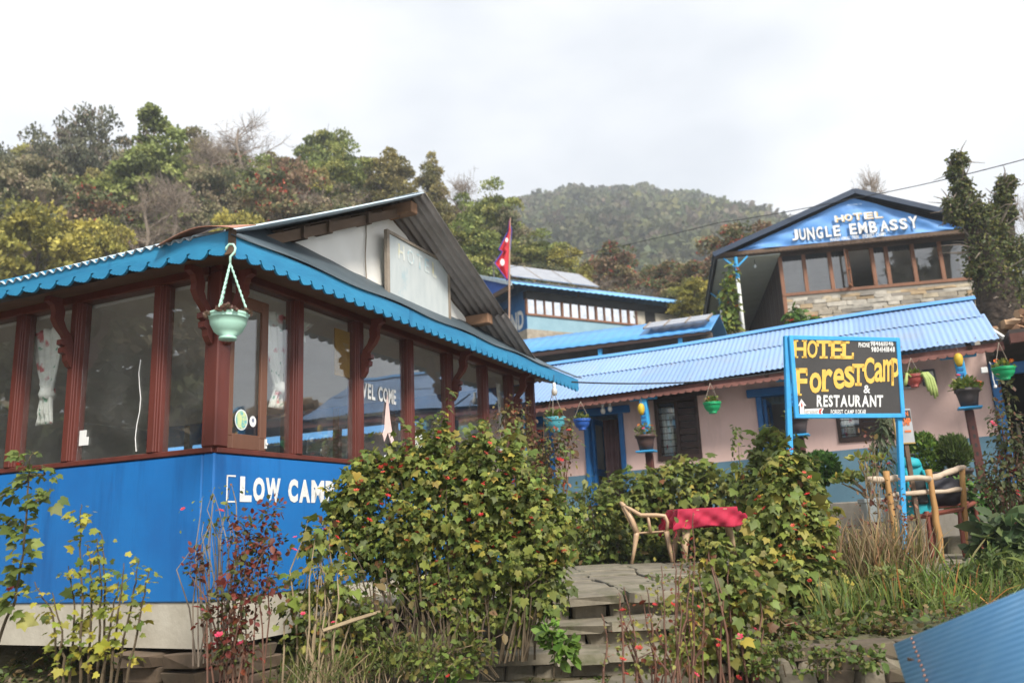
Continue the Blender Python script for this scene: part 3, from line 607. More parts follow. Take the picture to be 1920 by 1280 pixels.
for k in range(110):
    t_ = tv0+.043+.086*k
    for w_ in (.06, .5, .95): q.obox((lx(t_), .84-2.15*w_+rr2.uniform(-.01, .01), ez(t_)+(rzf(t_)-ez(t_))*w_+.025*math.sin(t_*.9)*(1-.5*w_)+.018), (.014, .014, .008)) if k % 3 == 0 else None
q.build('roof_screws', M['rust'], lodge, kind='stuff')
q = lb(); slope_sheet(q, tv0, tv1, 0, 1, 0, front=False); q.build('roof_sheet', M['roof_blue'], lodge, smooth=True)
q = lb(); q.grid(lambda a, v: (lx(tv0+(tv1-tv0)*a), -1.31+(v-.5)*.34, rzf(tv0+(tv1-tv0)*a)+.055-abs(v-.5)*.19+.025*math.sin((tv0+(tv1-tv0)*a)*.9)), 60, 6); q.build('ridge_cap', M['roof_blue2'], lodge, thick=.004)
q = lb()
for k in range(10): lbox(q, .1+k, .16+k, .0, .8, 3.98-.026*k, 4.03-.026*k) if False else q.bar((lx(.1+k), .8, ez(.1+k)-.09), (lx(.1+k), -1.2, rzf(.1+k)-.15), .06, .07)
q.build('rafter', M['dark_wood'], lodge)
# eave beam with carved trim, gutter
q = lb(); q.bar((lx(-.35), .72, ez(-.35)-.09), (lx(9.3), .72, ez(9.3)-.09), .1, .1); q.build('eave_beam', pmat('red_brown_beam', (.13, .045, .033), (.09, .03, .024), 4, .6, .2), lodge)
q = lb(); poly = [(x, z) for x, z in scallop(lx(-.35), lx(9.3), .13, .022, 0)]; poly = [(lx(9.3), .05)] + [(lx(-.35), .05)] + poly
q.prism([(x, z+ez(x+LO)-.16) for x, z in poly], (0, .775, 0), (1, 0, 0), (0, 0, 1), (0, .015, 0)); fixnormals(q.build('eave_trim', pmat('faded_red_trim', (.24, .1, .08), (.16, .07, .055), 6, .7, .2), lodge))
# blue wall head beam in shade
# doors
def door(t0, t1, ztop, leaf):
    f = lb()
    lbox(f, t0, t0+.09, -.14, .05, 1.77, ztop); lbox(f, t1-.09, t1, -.14, .05, 1.77, ztop); lbox(f, t0-.14, t1+.14, -.14, .08, ztop, ztop+.14)
    d = f.build('door_frame', M['blue_wood'], lodge, bevel=.008)
    g = lb(); c0 = t1-.1; g.box(lx(c0)-.05, lx(c0), -.85, -.1, 1.79, 2.05); g.box(lx(c0)-.05, lx(c0), -.85, -.1, 2.5, 2.62); g.box(lx(c0)-.05, lx(c0), -.2, -.1, 2.05, ztop-.03); g.box(lx(c0)-.05, lx(c0), -.85, -.75, 2.05, ztop-.03); g.box(lx(c0)-.05, lx(c0), -.75, -.2, ztop-.13, ztop-.03)
    g.build('door_leaf', M['blue_wood'], d)
    g = lb(); g.box(lx(c0)-.03, lx(c0)-.024, -.75, -.2, 2.05, ztop-.13); g.build('pane', M['glass'], d)
    g = lb(); g.box(lx(c0)-.07, lx(c0)-.05, -.8, -.78, 2.5, 2.62); g.build('handle', M['white_paint'], d)
    if leaf:
        g = lb(); g.grid(lambda a, v: (lx(t0+.1+.42*a), -.35+.03*math.sin(a*22), 1.8+(ztop-1.85)*v), 40, 2); g.build('door_curtain', pmat('dusky_pink_curtain', (.2, .12, .12), (.14, .08, .08), 3, .9, .1), d, smooth=True, thick=.004)
door(5.84, 6.62, 3.60, True); door(2.80, 3.42, 3.64, False); door(7.25, 7.95, 3.55, False)
# windows: dark wooden frames, one glazed half with a curtain, one slatted shutter
def lwindow(t0, t1, z0, z1, full):
    f = lb(); fr = .055; 
    lbox(f, t0, t1, -.1, .035, z0, z0+.08); lbox(f, t0, t1, -.1, .035, z1-.07, z1)
    for a in (t0, (t0+t1)/2-.03, t1-.06): lbox(f, a, a+.06, -.1, .03, z0+.08, z1-.07)
    wv = f.build('window', M['dark_wood'], lodge, bevel=.005)
    if full:
        f = lb(); lbox(f, t0-.2, t1+.2, -.02, .07, z1, z1+.09); f.build('lintel', M['dark_wood'], wv)
    m_ = (t0+t1)/2
    f = lb(); lbox(f, m_+.03, t1-.06, -.05, -.045, z0+.08, z1-.07); f.build('pane', M['glass'], wv)
    f = lb(); f.grid(lambda a, v: (lx(m_+.1+.2*a), -.1+.012*math.sin(a*25), z0+.1+(z1-z0-.24)*v), 30, 1); f.build('curtain_strip', cm, wv, smooth=True, thick=.003)
    n = int((z1-z0)/.13)
    for i in range(n):
        f = lb(); za = z0+.08+(z1-z0-.15)*i/n; lbox(f, t0+.06, m_-.03, -.04+.0, -.015+.012*(i % 2), za+.004, za+(z1-z0-.15)/n-.012); f.build('slat', M['dark_wood'], wv)
        f = lb(); f.tube([(lx(m_+.04), .0, za+.05), (lx(t1-.05), .0, za+.05)], .006, 4); f.build('window_bar', M['dark_wood'], wv)
lwindow(4.44, 5.24, 2.66, 3.78, True); lwindow(1.40, 2.16, 2.74, 3.5, False)
# veranda posts: carved red below, blue above, a small blue shelf between
SHELF = {.22: 3.06, 2.68: 2.86, 5.2: 2.80, 7.6: 2.8}
for t_, zs in SHELF.items():
    lean = .05
    q = lb(); q.bar((lx(t_), .68, 1.76), (lx(t_)+lean*.5, .68, zs-.03), .12, .12, (0, 1, 0)); po = q.build('veranda_post', pmat('carved_red_post', (.1, .03, .023), (.065, .02, .016), 5, .5, .2), lodge, bevel=.012)
    q = lb(); q.bar((lx(t_)+lean*.5, .68, zs-.03), (lx(t_)+lean, .68, ez(t_)-.14), .13, .13, (0, 1, 0)); q.bar((lx(t_)-.2, .68, ez(t_)-.165), (lx(t_)+.3, .68, ez(t_)-.165), .09, .05); q.build('post_top', M['lblue_wood'], po, bevel=.01)
    q = lb(); q.box(lx(t_)-.14, lx(t_)+.18, .72, .98, zs-.03, zs); q.build('shelf', M['lblue_wood'], po, bevel=.005)
    q = lb()
    for k in range(4): q.add([(lx(t_)+lean*.2+.018*math.cos(a), .743, zs-.3-.13*k+.035*math.sin(a)) for a in [i*math.pi/3 for i in range(6)]], [tuple(range(6))])
    q.build('carving', M['black'], po)
    q = lb()
    for k in range(4): q.box(lx(t_)+lean-.04, lx(t_)+lean+.04, .745, .757, zs+.42+.075*k, zs+.46+.075*k)
    q.build('carving', M['blue_wood'], po)
# electricity meters on the wall
for i, t_ in enumerate((.98, .68)):
    o = thing('electricity_meter', ['pale boxed electricity meter high on the pink wall, left of the pair', 'dark faced electricity meter in a clear box, right of the pair'][i], 'electricity meter', LL(t_, .01, 3.52+.02*i), RZL, 'electricity meters under the eave')
    q = MB(); q.box(-.1, .1, 0, .09, 0, .26); q.build('case', pmat('meter_case%d' % i, [(.34, .36, .38), (.1, .1, .11)][i], None, 6, .3, 0), o, bevel=.012)
    q = MB(); q.box(-.07, .07, .09, .1, .12, .22); q.build('dial', M['white_paint'] if i else M['grey_wood'], o)
    q = MB(); q.box(-.07, .07, .09, .094, .03, .09); q.build('plate', M['black'], o)
# annex at the right end: dark open room behind a blue frame
AX = thing('annex', 'dark open fronted annex framed in blue at the end of the pink lodge', 'building', LL(-1.8, 0, ZL), RZL)
def ax(q, t0, t1, y0, y1, z0, z1): q.box(t0+1.8, t1+1.8, y0, y1, z0, z1); return q
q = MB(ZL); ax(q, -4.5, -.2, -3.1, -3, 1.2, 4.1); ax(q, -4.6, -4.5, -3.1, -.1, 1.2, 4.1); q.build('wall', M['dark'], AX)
q = MB(ZL); ax(q, -4.5, -.2, -3, 1.0, .9, 1.76); q.build('floor', M['cement'], AX)
q = MB(ZL); ax(q, -.30, -.18, -.05, .08, 1.77, 3.8); q.build('door_post', M['blue_wood'], AX, bevel=.01)
q = MB(ZL); ax(q, -4.5, -.3, -.05, .08, 3.6, 3.78); q.build('lintel', M['blue_wood'], AX, bevel=.01)
q = MB(ZL); ax(q, -4.6, -.42, -3.2, .95, 4.06, 4.13); q.build('roof_slab', pmat('dark_felt_roof', (.06, .045, .04), (.035, .03, .028), 3, .9, .3), AX)
q = MB(ZL); q.bar((-1.8-.42+3.6-.0, .9, 4.0), (-2.7, .9, 4.05), .12, .14); q.build('eave_beam', pmat('dark_red_beam', (.1, .035, .025), None, 5, .7, .2), AX)
for k in range(26):
    q = MB(ZL); q.bar((-2.6+.155*k, -1.8, 1.8), (-2.6+.155*k+random.uniform(-.03, .03), -1.8, 3.0+random.uniform(-.08, .1)), .05, .02); q.build('picket', M['grey_wood'], AX)
# pale edge strip of the roof end
vs_ = [Matrix.Rotation(-RZL, 3, 'Z') @ (Vector(at(*p).tolist())-Vector((lodge.location.x, lodge.location.y, 0))) for p in ((1838, 604, 13.1), (1882, 633, 12.5))]
q = lb(); q.bar(vs_[0], vs_[1], .045, .045); q.build('verge_strip', M['white_paint'], lodge)
# firewood on the annex roof: every split log a thing of its own
wood_m = [pmat('split_wood_%d' % i, c, tuple(x*.7 for x in c), 5, .85, .4, 20, streak=(.2, 1, 1)) for i, c in enumerate([(.45, .29, .17), (.36, .2, .11), (.52, .38, .25), (.3, .2, .13)])]
lm = []
for i in range(4):
    q = MB(); L = .5; pr = [(-.07, -.05), (.06, -.06), (.08, .03), (0, .075), (-.07, .04)]
    q.prism(pr, (-L/2, 0, 0), (0, 1, 0), (0, 0, 1), (L, .02, .01)); me = q.build('log', wood_m[i]); lm.append(me.data); bpy.data.objects.remove(me)
r_ = random.Random(5)
for k in range(72):
    row = k//12; o = bpy.data.objects.new('firewood_log', lm[r_.randrange(4)]); link(o)
    tt = -.7-r_.uniform(0, 1.7); yy = r_.uniform(-.6, .75)-.12*row; zz = 4.18+.085*row+r_.uniform(0, .03)
    o.location = LL(tt, yy, zz).tolist(); o.rotation_euler = (r_.uniform(-3, 3), r_.uniform(-.35, .35), r_.uniform(0, 3.1)); sc = r_.uniform(.8, 1.4); o.scale = (sc, sc*.8, sc*.8)
    tag(o, 'split log lying among the others of the firewood pile on the annex roof', 'firewood log', 'firewood heaped on the annex roof')

# ------------------------------------------------------------------ Hotel Jungle Embassy, uphill on the right
JA = -80.0; je = np.array([math.sin(D2R(JA)), math.cos(D2R(JA)), 0]); jn = np.array([-je[1], je[0], 0]); JP = np.array([8.227, 24.0, 0]); RZJ = math.atan2(je[1], je[0]); ZJ = 4.6
def JL(t, o, z): return JP + je*t + jn*o + np.array([0, 0, z])
emb = thing('gabled_hotel', 'two storey stone hotel with a blue lettered banner filling its gable', 'building', JL(0, 0, ZJ), RZJ)
def jb(): return MB(ZJ)
JR = -5.42
q = jb(); q.box(JR, 0, -.4, -.03, ZJ-1, 7.98); q.box(-.3, -.02, -10, -.4, ZJ-1, 7.9); q.box(JR, JR+.3, -10, -.4, ZJ-1, 9.3); q.box(JR, 0, -10, -9.8, ZJ-1, 9.3); q.build('wall', pmat('mortar', (.34, .31, .26), (.26, .23, .19), 6, .9, .4), emb)
z = 6.35; row = 0; r_ = random.Random(3)
while z < 7.86:
    h = r_.uniform(.085, .15); t_ = JR+.01
    while t_ < -.12:
        L = min(r_.uniform(.22, .62), -.02-t_)
        if L > .08:
            o = stone_at(emb, (t_+L/2, -.03+r_.uniform(0, .03), z+h/2-ZJ), (L*1.06-.012, .12, h*1.05-.008), M['tan_stone'][r_.choice([0, 0, 1, 2, 3, 3, 4])], int(t_*100)+row*7)
            o.rotation_euler = (0, r_.uniform(-.015, .015), 0)
        t_ += L
    z += h; row += 1
q = jb(); q.box(JR, .02, -.35, .03, 7.87, 8.0); q.build('cement_band', M['cement'], emb)
q = jb(); q.box(JR-.02, .04, -.1, .06, 8.0, 8.09); q.build('sill', M['brown_frame'], emb)
q = jb(); q.box(JR-.1, 1.9, -.1, .03, 9.25, 9.4); q.build('head_beam', M['old_wood'], emb)
TP = [0, -.68, -1.42, -1.92, -2.62, -3.02, -3.75, -4.5, -5.3]
for k, t_ in enumerate(TP):
    q = jb(); q.box(t_-.055, t_+.055, -.06, .05, 8.09 if k else 6.6, 9.25); q.build('window_post', M['brown_frame'], emb, bevel=.006)
for k in range(len(TP)-1):
    if k in (3,): continue
    q = jb(); q.box(TP[k+1]+.055, TP[k]-.055, -.01, 0, 8.09, 9.12); q.build('window_pane', M['glass'], emb)
    poly = scallop(TP[k+1]+.06, TP[k]-.06, .09, .03); poly = [(TP[k]-.06, .14), (TP[k+1]+.06, .14)] + poly
    q = jb(); q.prism(poly, (0, .0, 9.11), (1, 0, 0), (0, 0, 1), (0, .015, 0)); fixnormals(q.build('valance', M['black'], emb))
# two open casements
for t_, a, nm in ((-1.92, 62, 1), (-2.62, -112, 1)):
    f = MB()
    for x0, x1, z0, z1 in ((0, .06, 0, 1.12), (.28, .34, 0, 1.12), (.06, .28, 0, .08), (.06, .28, 1.04, 1.12), (.06, .28, .5, .56)): f.box(x0, x1, -.02, .02, z0, z1)
    o = f.build('casement', M['brown_frame'], emb, bevel=.005); o.location = (t_-.03 if a > 0 else t_+.03, .05, 8.1-ZJ); o.rotation_euler = (0, 0, D2R(a if a > 0 else a+180) if False else D2R(a))
    for z0, z1 in ((.08, .5), (.56, 1.04)):
        f = MB(); f.box(.06, .28, -.004, .004, z0, z1); f.build('pane', M['glass'], o)
# interior darkness and ceiling, floor
q = jb(); q.box(JR+.3, -.3, -6, -.4, 7.9, 7.98); q.box(JR+.3, -.1, -6, -.2, 9.28, 9.32); q.box(JR+.3, -.3, -6.1, -6, 7.98, 9.28); q.build('interior', M['interior'], emb)
# side wall of dark planks along the porch
for k in range(30):
    q = jb(); q.box(-.02, .012+.008*(k % 3), -.12-.32*(k+1)+.012, -.12-.32*k, 6.2, 9.26); q.build('plank', M['dark_wood'], emb)
# banner of blue cloth in the gable
bz = lambda t: 9.42
def ban(a, v):
    t_ = -5.05+6.3*a; ap = -2.2; top = 9.42 + (1.27*(1-(ap-t_)/2.85) if t_ < ap else 1.27*(1-(t_-ap)/3.45)); top = max(top, 9.425)
    return (t_, .55+.03*math.sin(a*17+v*4)*math.sin(v*3.1+a*9)+.02*math.sin(a*39-v*7), 9.40+(top-9.40)*v)
q = jb(); q.grid(ban, 70, 18); bn = q.build('banner', pmat('blue_banner_cloth', (.13, .33, .68), (.09, .26, .6), 1.6, .55, .3, 2, bdist=.05, streak=(1, 1, 1.5), dirt=(.17, .34, .68), dscale=1.2, dlo=.55, dhi=.8, dstreak=(.8, 1, 1.6)), emb, smooth=True)
def jw(u, v):                                   # photo point on the banner plane -> (t, z)
    p = at(u, v, 1)-CAM; Q = JP+jn*.62; P = CAM+p*(np.dot(Q-CAM, jn)/np.dot(p, jn)); return float(np.dot(P-JP, je)), float(P[2])
def bletters(items, mat, off, dx=0, dy=0, bold=.035, nm='banner_lettering'):
    q = jb()
    for ch, xa, xb, ya, yb in items:            # pixel boxes measured in the 6.4x crop of the banner
        cx0, cy0 = jw(1460+xa/6.4, 360+(ya+yb)/12.8); cx1, _ = jw(1460+xb/6.4, 360+(ya+yb)/12.8)
        _, zt = jw(1460+(xa+xb)/12.8, 360+ya/6.4); _, zb = jw(1460+(xa+xb)/12.8, 360+yb/6.4)
        letter(q, ch, cx0+dx, cx1+dx, zb+dy, zt+dy, lambda a, bb: (a, off, bb), bold)
    return q.build(nm, mat, bn)
hotel = [('H', 672, 780, 280, 358), ('O', 790, 880, 265, 345), ('T', 895, 1000, 252, 335), ('E', 1025, 1130, 243, 322), ('L', 1150, 1240, 232, 312)]
bletters(hotel, M['yellow_paint'], .618, -.018, -.012); bletters(hotel, M['white_paint'], .622, .006, .006, .02)
jung = [('J', 155, 235, 450, 580), ('U', 248, 325, 440, 575), ('N', 340, 430, 425, 575), ('G', 450, 530, 415, 560), ('L', 560, 630, 408, 540), ('E', 655, 740, 400, 530), ('E', 850, 935, 378, 510), ('M', 955, 1060, 362, 498), ('B', 1085, 1180, 350, 488),
        ('A', 1215, 1325, 340, 472), ('S', 1330, 1430, 328, 460), ('S', 1450, 1545, 315, 448), ('Y', 1560, 1670, 290, 435)]
for jw_ in (jung[:6], jung[6:]): bletters(jw_, M['black'], .618, -.012, -.014, .04, 'banner_letter_shadow'); bletters(jw_, M['white_paint'], .623, 0, 0, .03)
q = jb()
def bword(txt, xa, xb, ya, yb, ra):
    t0_, _ = jw(1460+xa/6.4, 360+ya/6.4); t1_, _ = jw(1460+xb/6.4, 360+(ya+ra)/6.4); _, za = jw(1460+xa/6.4, 360+yb/6.4); _, zb_ = jw(1460+xa/6.4, 360+ya/6.4); _, zc = jw(1460+xb/6.4, 360+(yb+ra)/6.4)
    word(q, txt, t0_, t1_, za, zb_, lambda a, bb: (a, .622, bb), .02, (zc-za)/(t1_-t0_))
bword('MARDI HIMAL TREK', 615, 965, 555, 595, -38); q.build('banner_lettering', M['letter'], bn); q = jb(); bword('(FOREST CAMP)', 1000, 1280, 512, 560, -32)
q.build('banner_lettering', M['letter'], bn)
q = jb(); word(q, 'WELCOME TO', *[jw(1460+x/6.4, 360+232/6.4)[0] for x in (830, 1010)], jw(1500, 360+240/6.4)[1]+.03, jw(1500, 360+222/6.4)[1]+.03, lambda a, bb: (a, .622, bb), .01); q.build('banner_lettering', pmat('pale_blue_print', (.35, .5, .7), None, 5, .6, 0), bn)
# roof
def jroof(ta, tb, za, zb, y0, y1): 
    q = jb(); n = np.array([ta-tb, 0, za-zb]); L = np.linalg.norm(n); corrugated(q, (tb, y0, zb), (0, (1 if y1 > y0 else -1), 0), ((ta-tb)/L, 0, (za-zb)/L), abs(y1-y0), L, .15, .015, 2, per=4); return q
dkroof = pmat('dark_blue_black_tin', (.035, .045, .06), (.02, .025, .03), 3, .5, .1)
jroof(2.0, -2.22, 9.36, 10.88, .75, -10.4).build('roof_sheet', dkroof, emb, smooth=True, thick=.02)
jroof(-6.0, -2.22, 9.42, 10.88, .75, -10.4).build('roof_sheet', dkroof, emb, smooth=True, thick=.02)
for ta, za in ((2.0, 9.30), (-6.0, 9.36)):
    q = jb(); q.bar((ta, .74, za), (-2.22, .74, 10.83), .05, .15, (0, 0, 1)); q.build('rake_board', pmat('dark_navy_paint', (.022, .04, .075), None, 3, .5, .1), emb)
q = jb(); q.box(1.9, 1.96, -10.4, .7, 9.17, 9.36); q.build('eave_board', M['black'], emb)
poly = scallop(-5.9, 1.9, .12, .03); poly = [(1.9, .1), (-5.9, .1)] + poly
q = jb(); q.prism(poly, (0, .52, 9.30), (1, 0, 0), (0, 0, 1), (0, .03, 0)); fixnormals(q.build('gable_trim', M['old_wood'], emb))
q = jb(); q.box(-5.9, 1.9, .44, .52, 9.26, 9.40); q.build('tie_beam', M['old_wood'], emb)
q = jb(); q.box(.03, 1.85, -9.8, .4, 9.22, 9.25); q.build('porch_ceiling', pmat('pale_green_ceiling', (.6, .62, .56), (.52, .54, .48), 2, .8, .05), emb)
q = jb(); q.box(0, 1.95, -10, .6, 6.2, 6.35); q.build('porch_floor', M['cement'], emb)
for k, (t_, o_) in enumerate(((1.34, .5), (1.6, -3.2), (1.6, -6.5))):
    q = jb(); q.tube([(t_, o_, 6.35), (t_, o_, 8.55)], .055, 10); po = q.build('porch_pole', M['white_paint'], emb, smooth=True)
    q = jb(); q.tube([(t_, o_, 8.55), (t_, o_, 9.22)], .057, 10); q.bar((t_, o_, 8.9), (t_+.35, o_, 9.22), .05); q.bar((t_, o_, 8.9), (t_-.35, o_, 9.22), .05); q.build('pole_head', M['lblue_wood'], po)
o = thing('hanging_bulb', 'clear light bulb hanging under the porch ceiling of the gabled hotel', 'light bulb', JL(.75, .1, 9.0))
q = MB(); q.tube([(0, 0, .22), (0, 0, .07)], .008, 5); q.build('flex', M['black'], o); q = MB(); q.lathe([(.015, .07), (.02, .05), (.045, .0), (.03, -.04), (.0, -.05)], 10); q.build('bulb', pmat('bulb_glass', (.7, .72, .7), None, 3, .15, 0), o, smooth=True)

# ------------------------------------------------------------------ long low lodge with the mirror windows, and the roof below it
FA = 60.0; fe = np.array([math.sin(D2R(FA)), math.cos(D2R(FA)), 0]); fn_ = np.array([fe[1], -fe[0], 0]); FP = at(988, 588, 34)*np.array([1, 1, 0]); RZF = math.atan2(fe[1], fe[0])
ZF = float(at(988, 588, 34)[2])
def fw(u, v, off=0):
    p = at(u, v, 1)-CAM; Q = FP+fn_*off; P = CAM+p*(np.dot(Q-CAM, fn_)/np.dot(p, fn_)); return float(np.dot(P-FP, fe)), float(P[2])
# local x runs away along the long front; y = -offset towards the viewer
WT = fw(988, 560)[1]; EB = fw(1240, 600)[0]; WE = fw(1193, 590)[0]; WB = fw(985, 617)[1]
far = thing('glazed_lodge', 'long low lodge up the hill with a band of mirror bright windows', 'building', (FP[0], FP[1], WB-2), RZF)
def fb_(): return MB(WB-2)
q = fb_(); q.box(0, WE, .0, .2, WB, ZF); q.build('panel_wall', pmat('pale_teal_panel', (.26, .41, .48), (.21, .35, .42), 2, .6, .1, streak=(1, 1, 1)), far)
q = fb_(); q.box(WE, EB+2, 0, .3, WB-2, WT+.3); q.box(0, .2, .2, 4.6, WB, ZF); q.box(0, EB+2, 4.4, 4.6, WB-2, WT+.3); q.build('wall', pmat('cream_stone_wall', (.5, .46, .38), (.36, .32, .25), 3, .9, .4, 8), far)
q = fb_(); q.box(-.02, .0, .0, 4.5, WB, WT+.4); q.build('end_wall', M['blue_wood'], far)
q = fb_(); q.box(-.1, EB+2, -.1, 4.8, WB-2.5, WB); q.build('foundation', M['tan_stone'][1], far)
nW = 13; step = WE/nW
mirror = pmat('mirror_pane', (.95, .96, .96), None, 3, .03, 0, metal=1)
for k in range(nW+1):
    q = fb_(); q.box(k*step-.02*(2 if k % 4 == 0 else 1), k*step+.02*(2 if k % 4 == 0 else 1), -.05, .08, ZF, WT); q.build('window_post', M['brown_frame'], far)
    if k < nW:
        q = fb_(); q.box(k*step+.02, (k+1)*step-.02, .02, .03, ZF+.02, WT); q.build('window_pane', mirror, far)
q = fb_(); q.box(-.03, WE, -.06, .1, ZF-.06, ZF+.02); q.build('sill', M['brown_frame'], far)
q = fb_(); q.box(-.03, EB+2, -.04, .2, WT, WT+.35); q.build('head_beam', M['black'], far)
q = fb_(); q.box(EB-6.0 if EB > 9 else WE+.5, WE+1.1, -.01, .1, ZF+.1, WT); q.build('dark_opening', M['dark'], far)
# roof of the glazed lodge
RT = WT+.42
q = fb_(); corrugated(q, (-1.1, -.7, RT-.05), (1, 0, 0), (0, .93, .37), EB+4, 3.3, .3, .02, 3, per=4); q.build('roof_sheet', M['roof_blue3'], far, smooth=True, thick=.02)
q = fb_(); corrugated(q, (-1.1, 5.5, RT-.05), (1, 0, 0), (0, -.93, .37), EB+4, 3.3, .3, .02, 3, per=4); q.build('roof_sheet', M['roof_blue3'], far, smooth=True, thick=.02)
q = fb_(); q.add([(-.9, -.5, RT), (-.9, 5.3, RT), (-.9, 2.4, RT+1.2)], [(0, 1, 2)]); q.build('gable_panel', pmat('royal_blue_panel', (.03, .12, .5), (.02, .09, .4), 2, .6, .1), far)
q = fb_(); q.bar((-1.12, -.75, RT-.08), (-1.12, 2.4, RT+1.17), .06, .16); q.bar((-1.12, 5.6, RT-.08), (-1.12, 2.4, RT+1.17), .06, .16); q.build('verge_board', M['tin_pale'], far)
q = fb_(); q.box(-1.0, -.9, -.5, 5.2, RT-.2, RT); q.build('tie_beam', M['old_wood'], far)
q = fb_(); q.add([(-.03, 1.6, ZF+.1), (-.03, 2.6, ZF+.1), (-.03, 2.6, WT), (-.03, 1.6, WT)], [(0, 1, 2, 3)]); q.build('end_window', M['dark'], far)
q = fb_(); word(q, 'LAND', 2.3, .25, WB+.12, WB+.95, lambda a, bb: (-.035, a, bb), .035); q.build('end_lettering', M['letter'], far)
def solar(name_loc, rz, n, w_, h_, tilt, label):
    o = thing('solar_panel_array', label, 'solar panel', name_loc, rz)
    for k in range(n):
        q = MB(); q.obox((k*(w_+.04), 0, h_*.5*math.sin(tilt)+.15), (w_, h_, .04), (tilt, 0, 0)); pn = q.build('panel', pmat('solar_cell', (.3, .31, .34), (.24, .25, .28), 3, .25, 0, spec=.6) if k == 0 else bpy.data.materials['solar_cell'], o)
    q = MB()
    for k in range(n+1): q.obox((k*(w_+.04)-w_/2-.02, 0, h_*.5*math.sin(tilt)+.16), (.04, h_+.04, .05), (tilt, 0, 0))
    q.bar((-w_/2, h_*.4, 0), (-w_/2, h_*.45, h_*math.sin(tilt)+.1), .05); q.bar(((n-.5)*w_, h_*.4, 0), ((n-.5)*w_, h_*.45, h_*math.sin(tilt)+.1), .05)
    q.build('frame', M['grey_wood'], o); return o
sp_ = FP + fe*.4 - fn_*1.3; sp_[2] = RT+.55
solar(sp_, RZF, 3, 1.5, 1.9, D2R(34), 'tilted row of three solar panels on the glazed lodge roof')

# middle lodge: broad blue roof between the glazed lodge and the pink one
MA = -66.0; MP = np.array([.6, 21.9, 0]); mt_a = 6.13
mid = thing('blue_roofed_lodge', 'low lodge whose plain sky blue roof shows behind the pink lodge', 'building', (MP[0], MP[1], 3.4), RZL)
def mbx(): return MB(3.4)
def mroof(a, v):
    t_ = 1.2-6.0*a; return (t_, .3-1.5*v, 6.16-.0*a+.72*v+.016*t_ + .008*math.sin(t_*22))
q = mbx(); q.grid(mroof, 200, 3); q.build('roof_sheet', M['roof_blue2'], mid, smooth=True, thick=.015)
q = mbx(); q.grid(lambda a, v: (1.2-6.0*a, -1.2-1.6*v, 6.88-.7*v+.016*(1.2-6.0*a)), 4, 3); q.build('roof_sheet', M['roof_blue2'], mid, thick=.015)
q = mbx(); q.box(-4.6, 1.0, -2.2, -2.0, 3.0, 6.2); q.box(.8, 1.0, -2, -.5, 3, 6.1); q.box(-4.6, 1, -1.0, -.85, 3.0, 6.3); q.build('wall', pmat('brown_board_wall', (.17, .13, .1), (.1, .08, .06), 3, .8, .2), mid)
q = mbx(); q.box(-4.75, 1.15, .2, .28, 6.02, 6.12); q.build('eave_beam', M['dark_wood'], mid)
for t_ in (.15, -1.9, -4.0):
    q = mbx(); q.box(t_-.05, t_+.05, .1, .2, 3.2, 6.03); q.build('post', M['lblue_wood'], mid)
sp_ = at(1232, 604, 20.8)
solar(sp_ + np.array([.0, 0, -.36]), RZL+math.pi, 3, .5, .8, D2R(22), 'three small pale solar panels on the sky blue roof')
# second blue roof seen through the restaurant's rear windows
bl2 = thing('rear_lodge', 'blue roofed lodge behind the restaurant seen through its windows', 'building', (-5.2, 20.5, 2.05), RZL)
q = MB(2.5); corrugated(q, (-3.5, .8, 4.3), (1, 0, 0), (0, -.88, .47), 8, 3, .1, .015, 2, per=4); q.build('roof_sheet', M['roof_blue2'], bl2, smooth=True)
q = MB(2.5); q.box(-3.3, 4.3, -.2, 0, 1.0, 4.35); q.build('wall', M['dado'], bl2)

# ------------------------------------------------------------------ roadside sign
SP = np.array([3.06, 9.0, 0]); SA = 80.0; se = np.array([math.sin(D2R(SA)), math.cos(D2R(SA)), 0]); sn = np.array([se[1], -se[0], 0]); RZS = math.atan2(se[1], se[0])
sign = thing('hotel_sign', 'black hotel signboard with yellow lettering on two light blue posts', 'signboard', (SP[0], SP[1], 1.0), RZS)
def sg(u, v):
    p = at(u, v, 1)-CAM; P = CAM+p*(np.dot(SP-CAM, sn)/np.dot(p, sn)); return float(np.dot(P-SP, se)), float(P[2])-1.0
QC = [sg(1483, 633), sg(1683, 637), sg(1693, 779), sg(1494, 780)]        # board corners: TL TR BR BL
def sq(a, b):                                    # a 0..1 left to right, b 0..1 top to bottom
    tl, tr, br, bl = QC; x = (tl[0]*(1-a)+tr[0]*a)*(1-b)+(bl[0]*(1-a)+br[0]*a)*b; z = (tl[1]*(1-a)+tr[1]*a)*(1-b)+(bl[1]*(1-a)+br[1]*a)*b; return x, z
q = MB(); c = [sq(0, 0), sq(1, 0), sq(1, 1), sq(0, 1)]
q.prism([(x, z) for x, z in c], (0, .0, 0), (1, 0, 0), (0, 0, 1), (0, .02, 0)); bd = fixnormals(q.build('board', M['black_board'], sign))
for i in range(4):
    a = c[i]; b2 = c[(i+1) % 4]; q = MB(); ex = np.array(b2)-np.array(a); ex = ex/np.linalg.norm(ex)*.025
    q.bar((a[0]-ex[0], .004, a[1]-ex[1]), (b2[0]+ex[0], .004, b2[1]+ex[1]), .05, .034 if i % 2 else .03, (0, 1, 0)); q.build('frame', M['lblue_wood'], sign, bevel=.006)
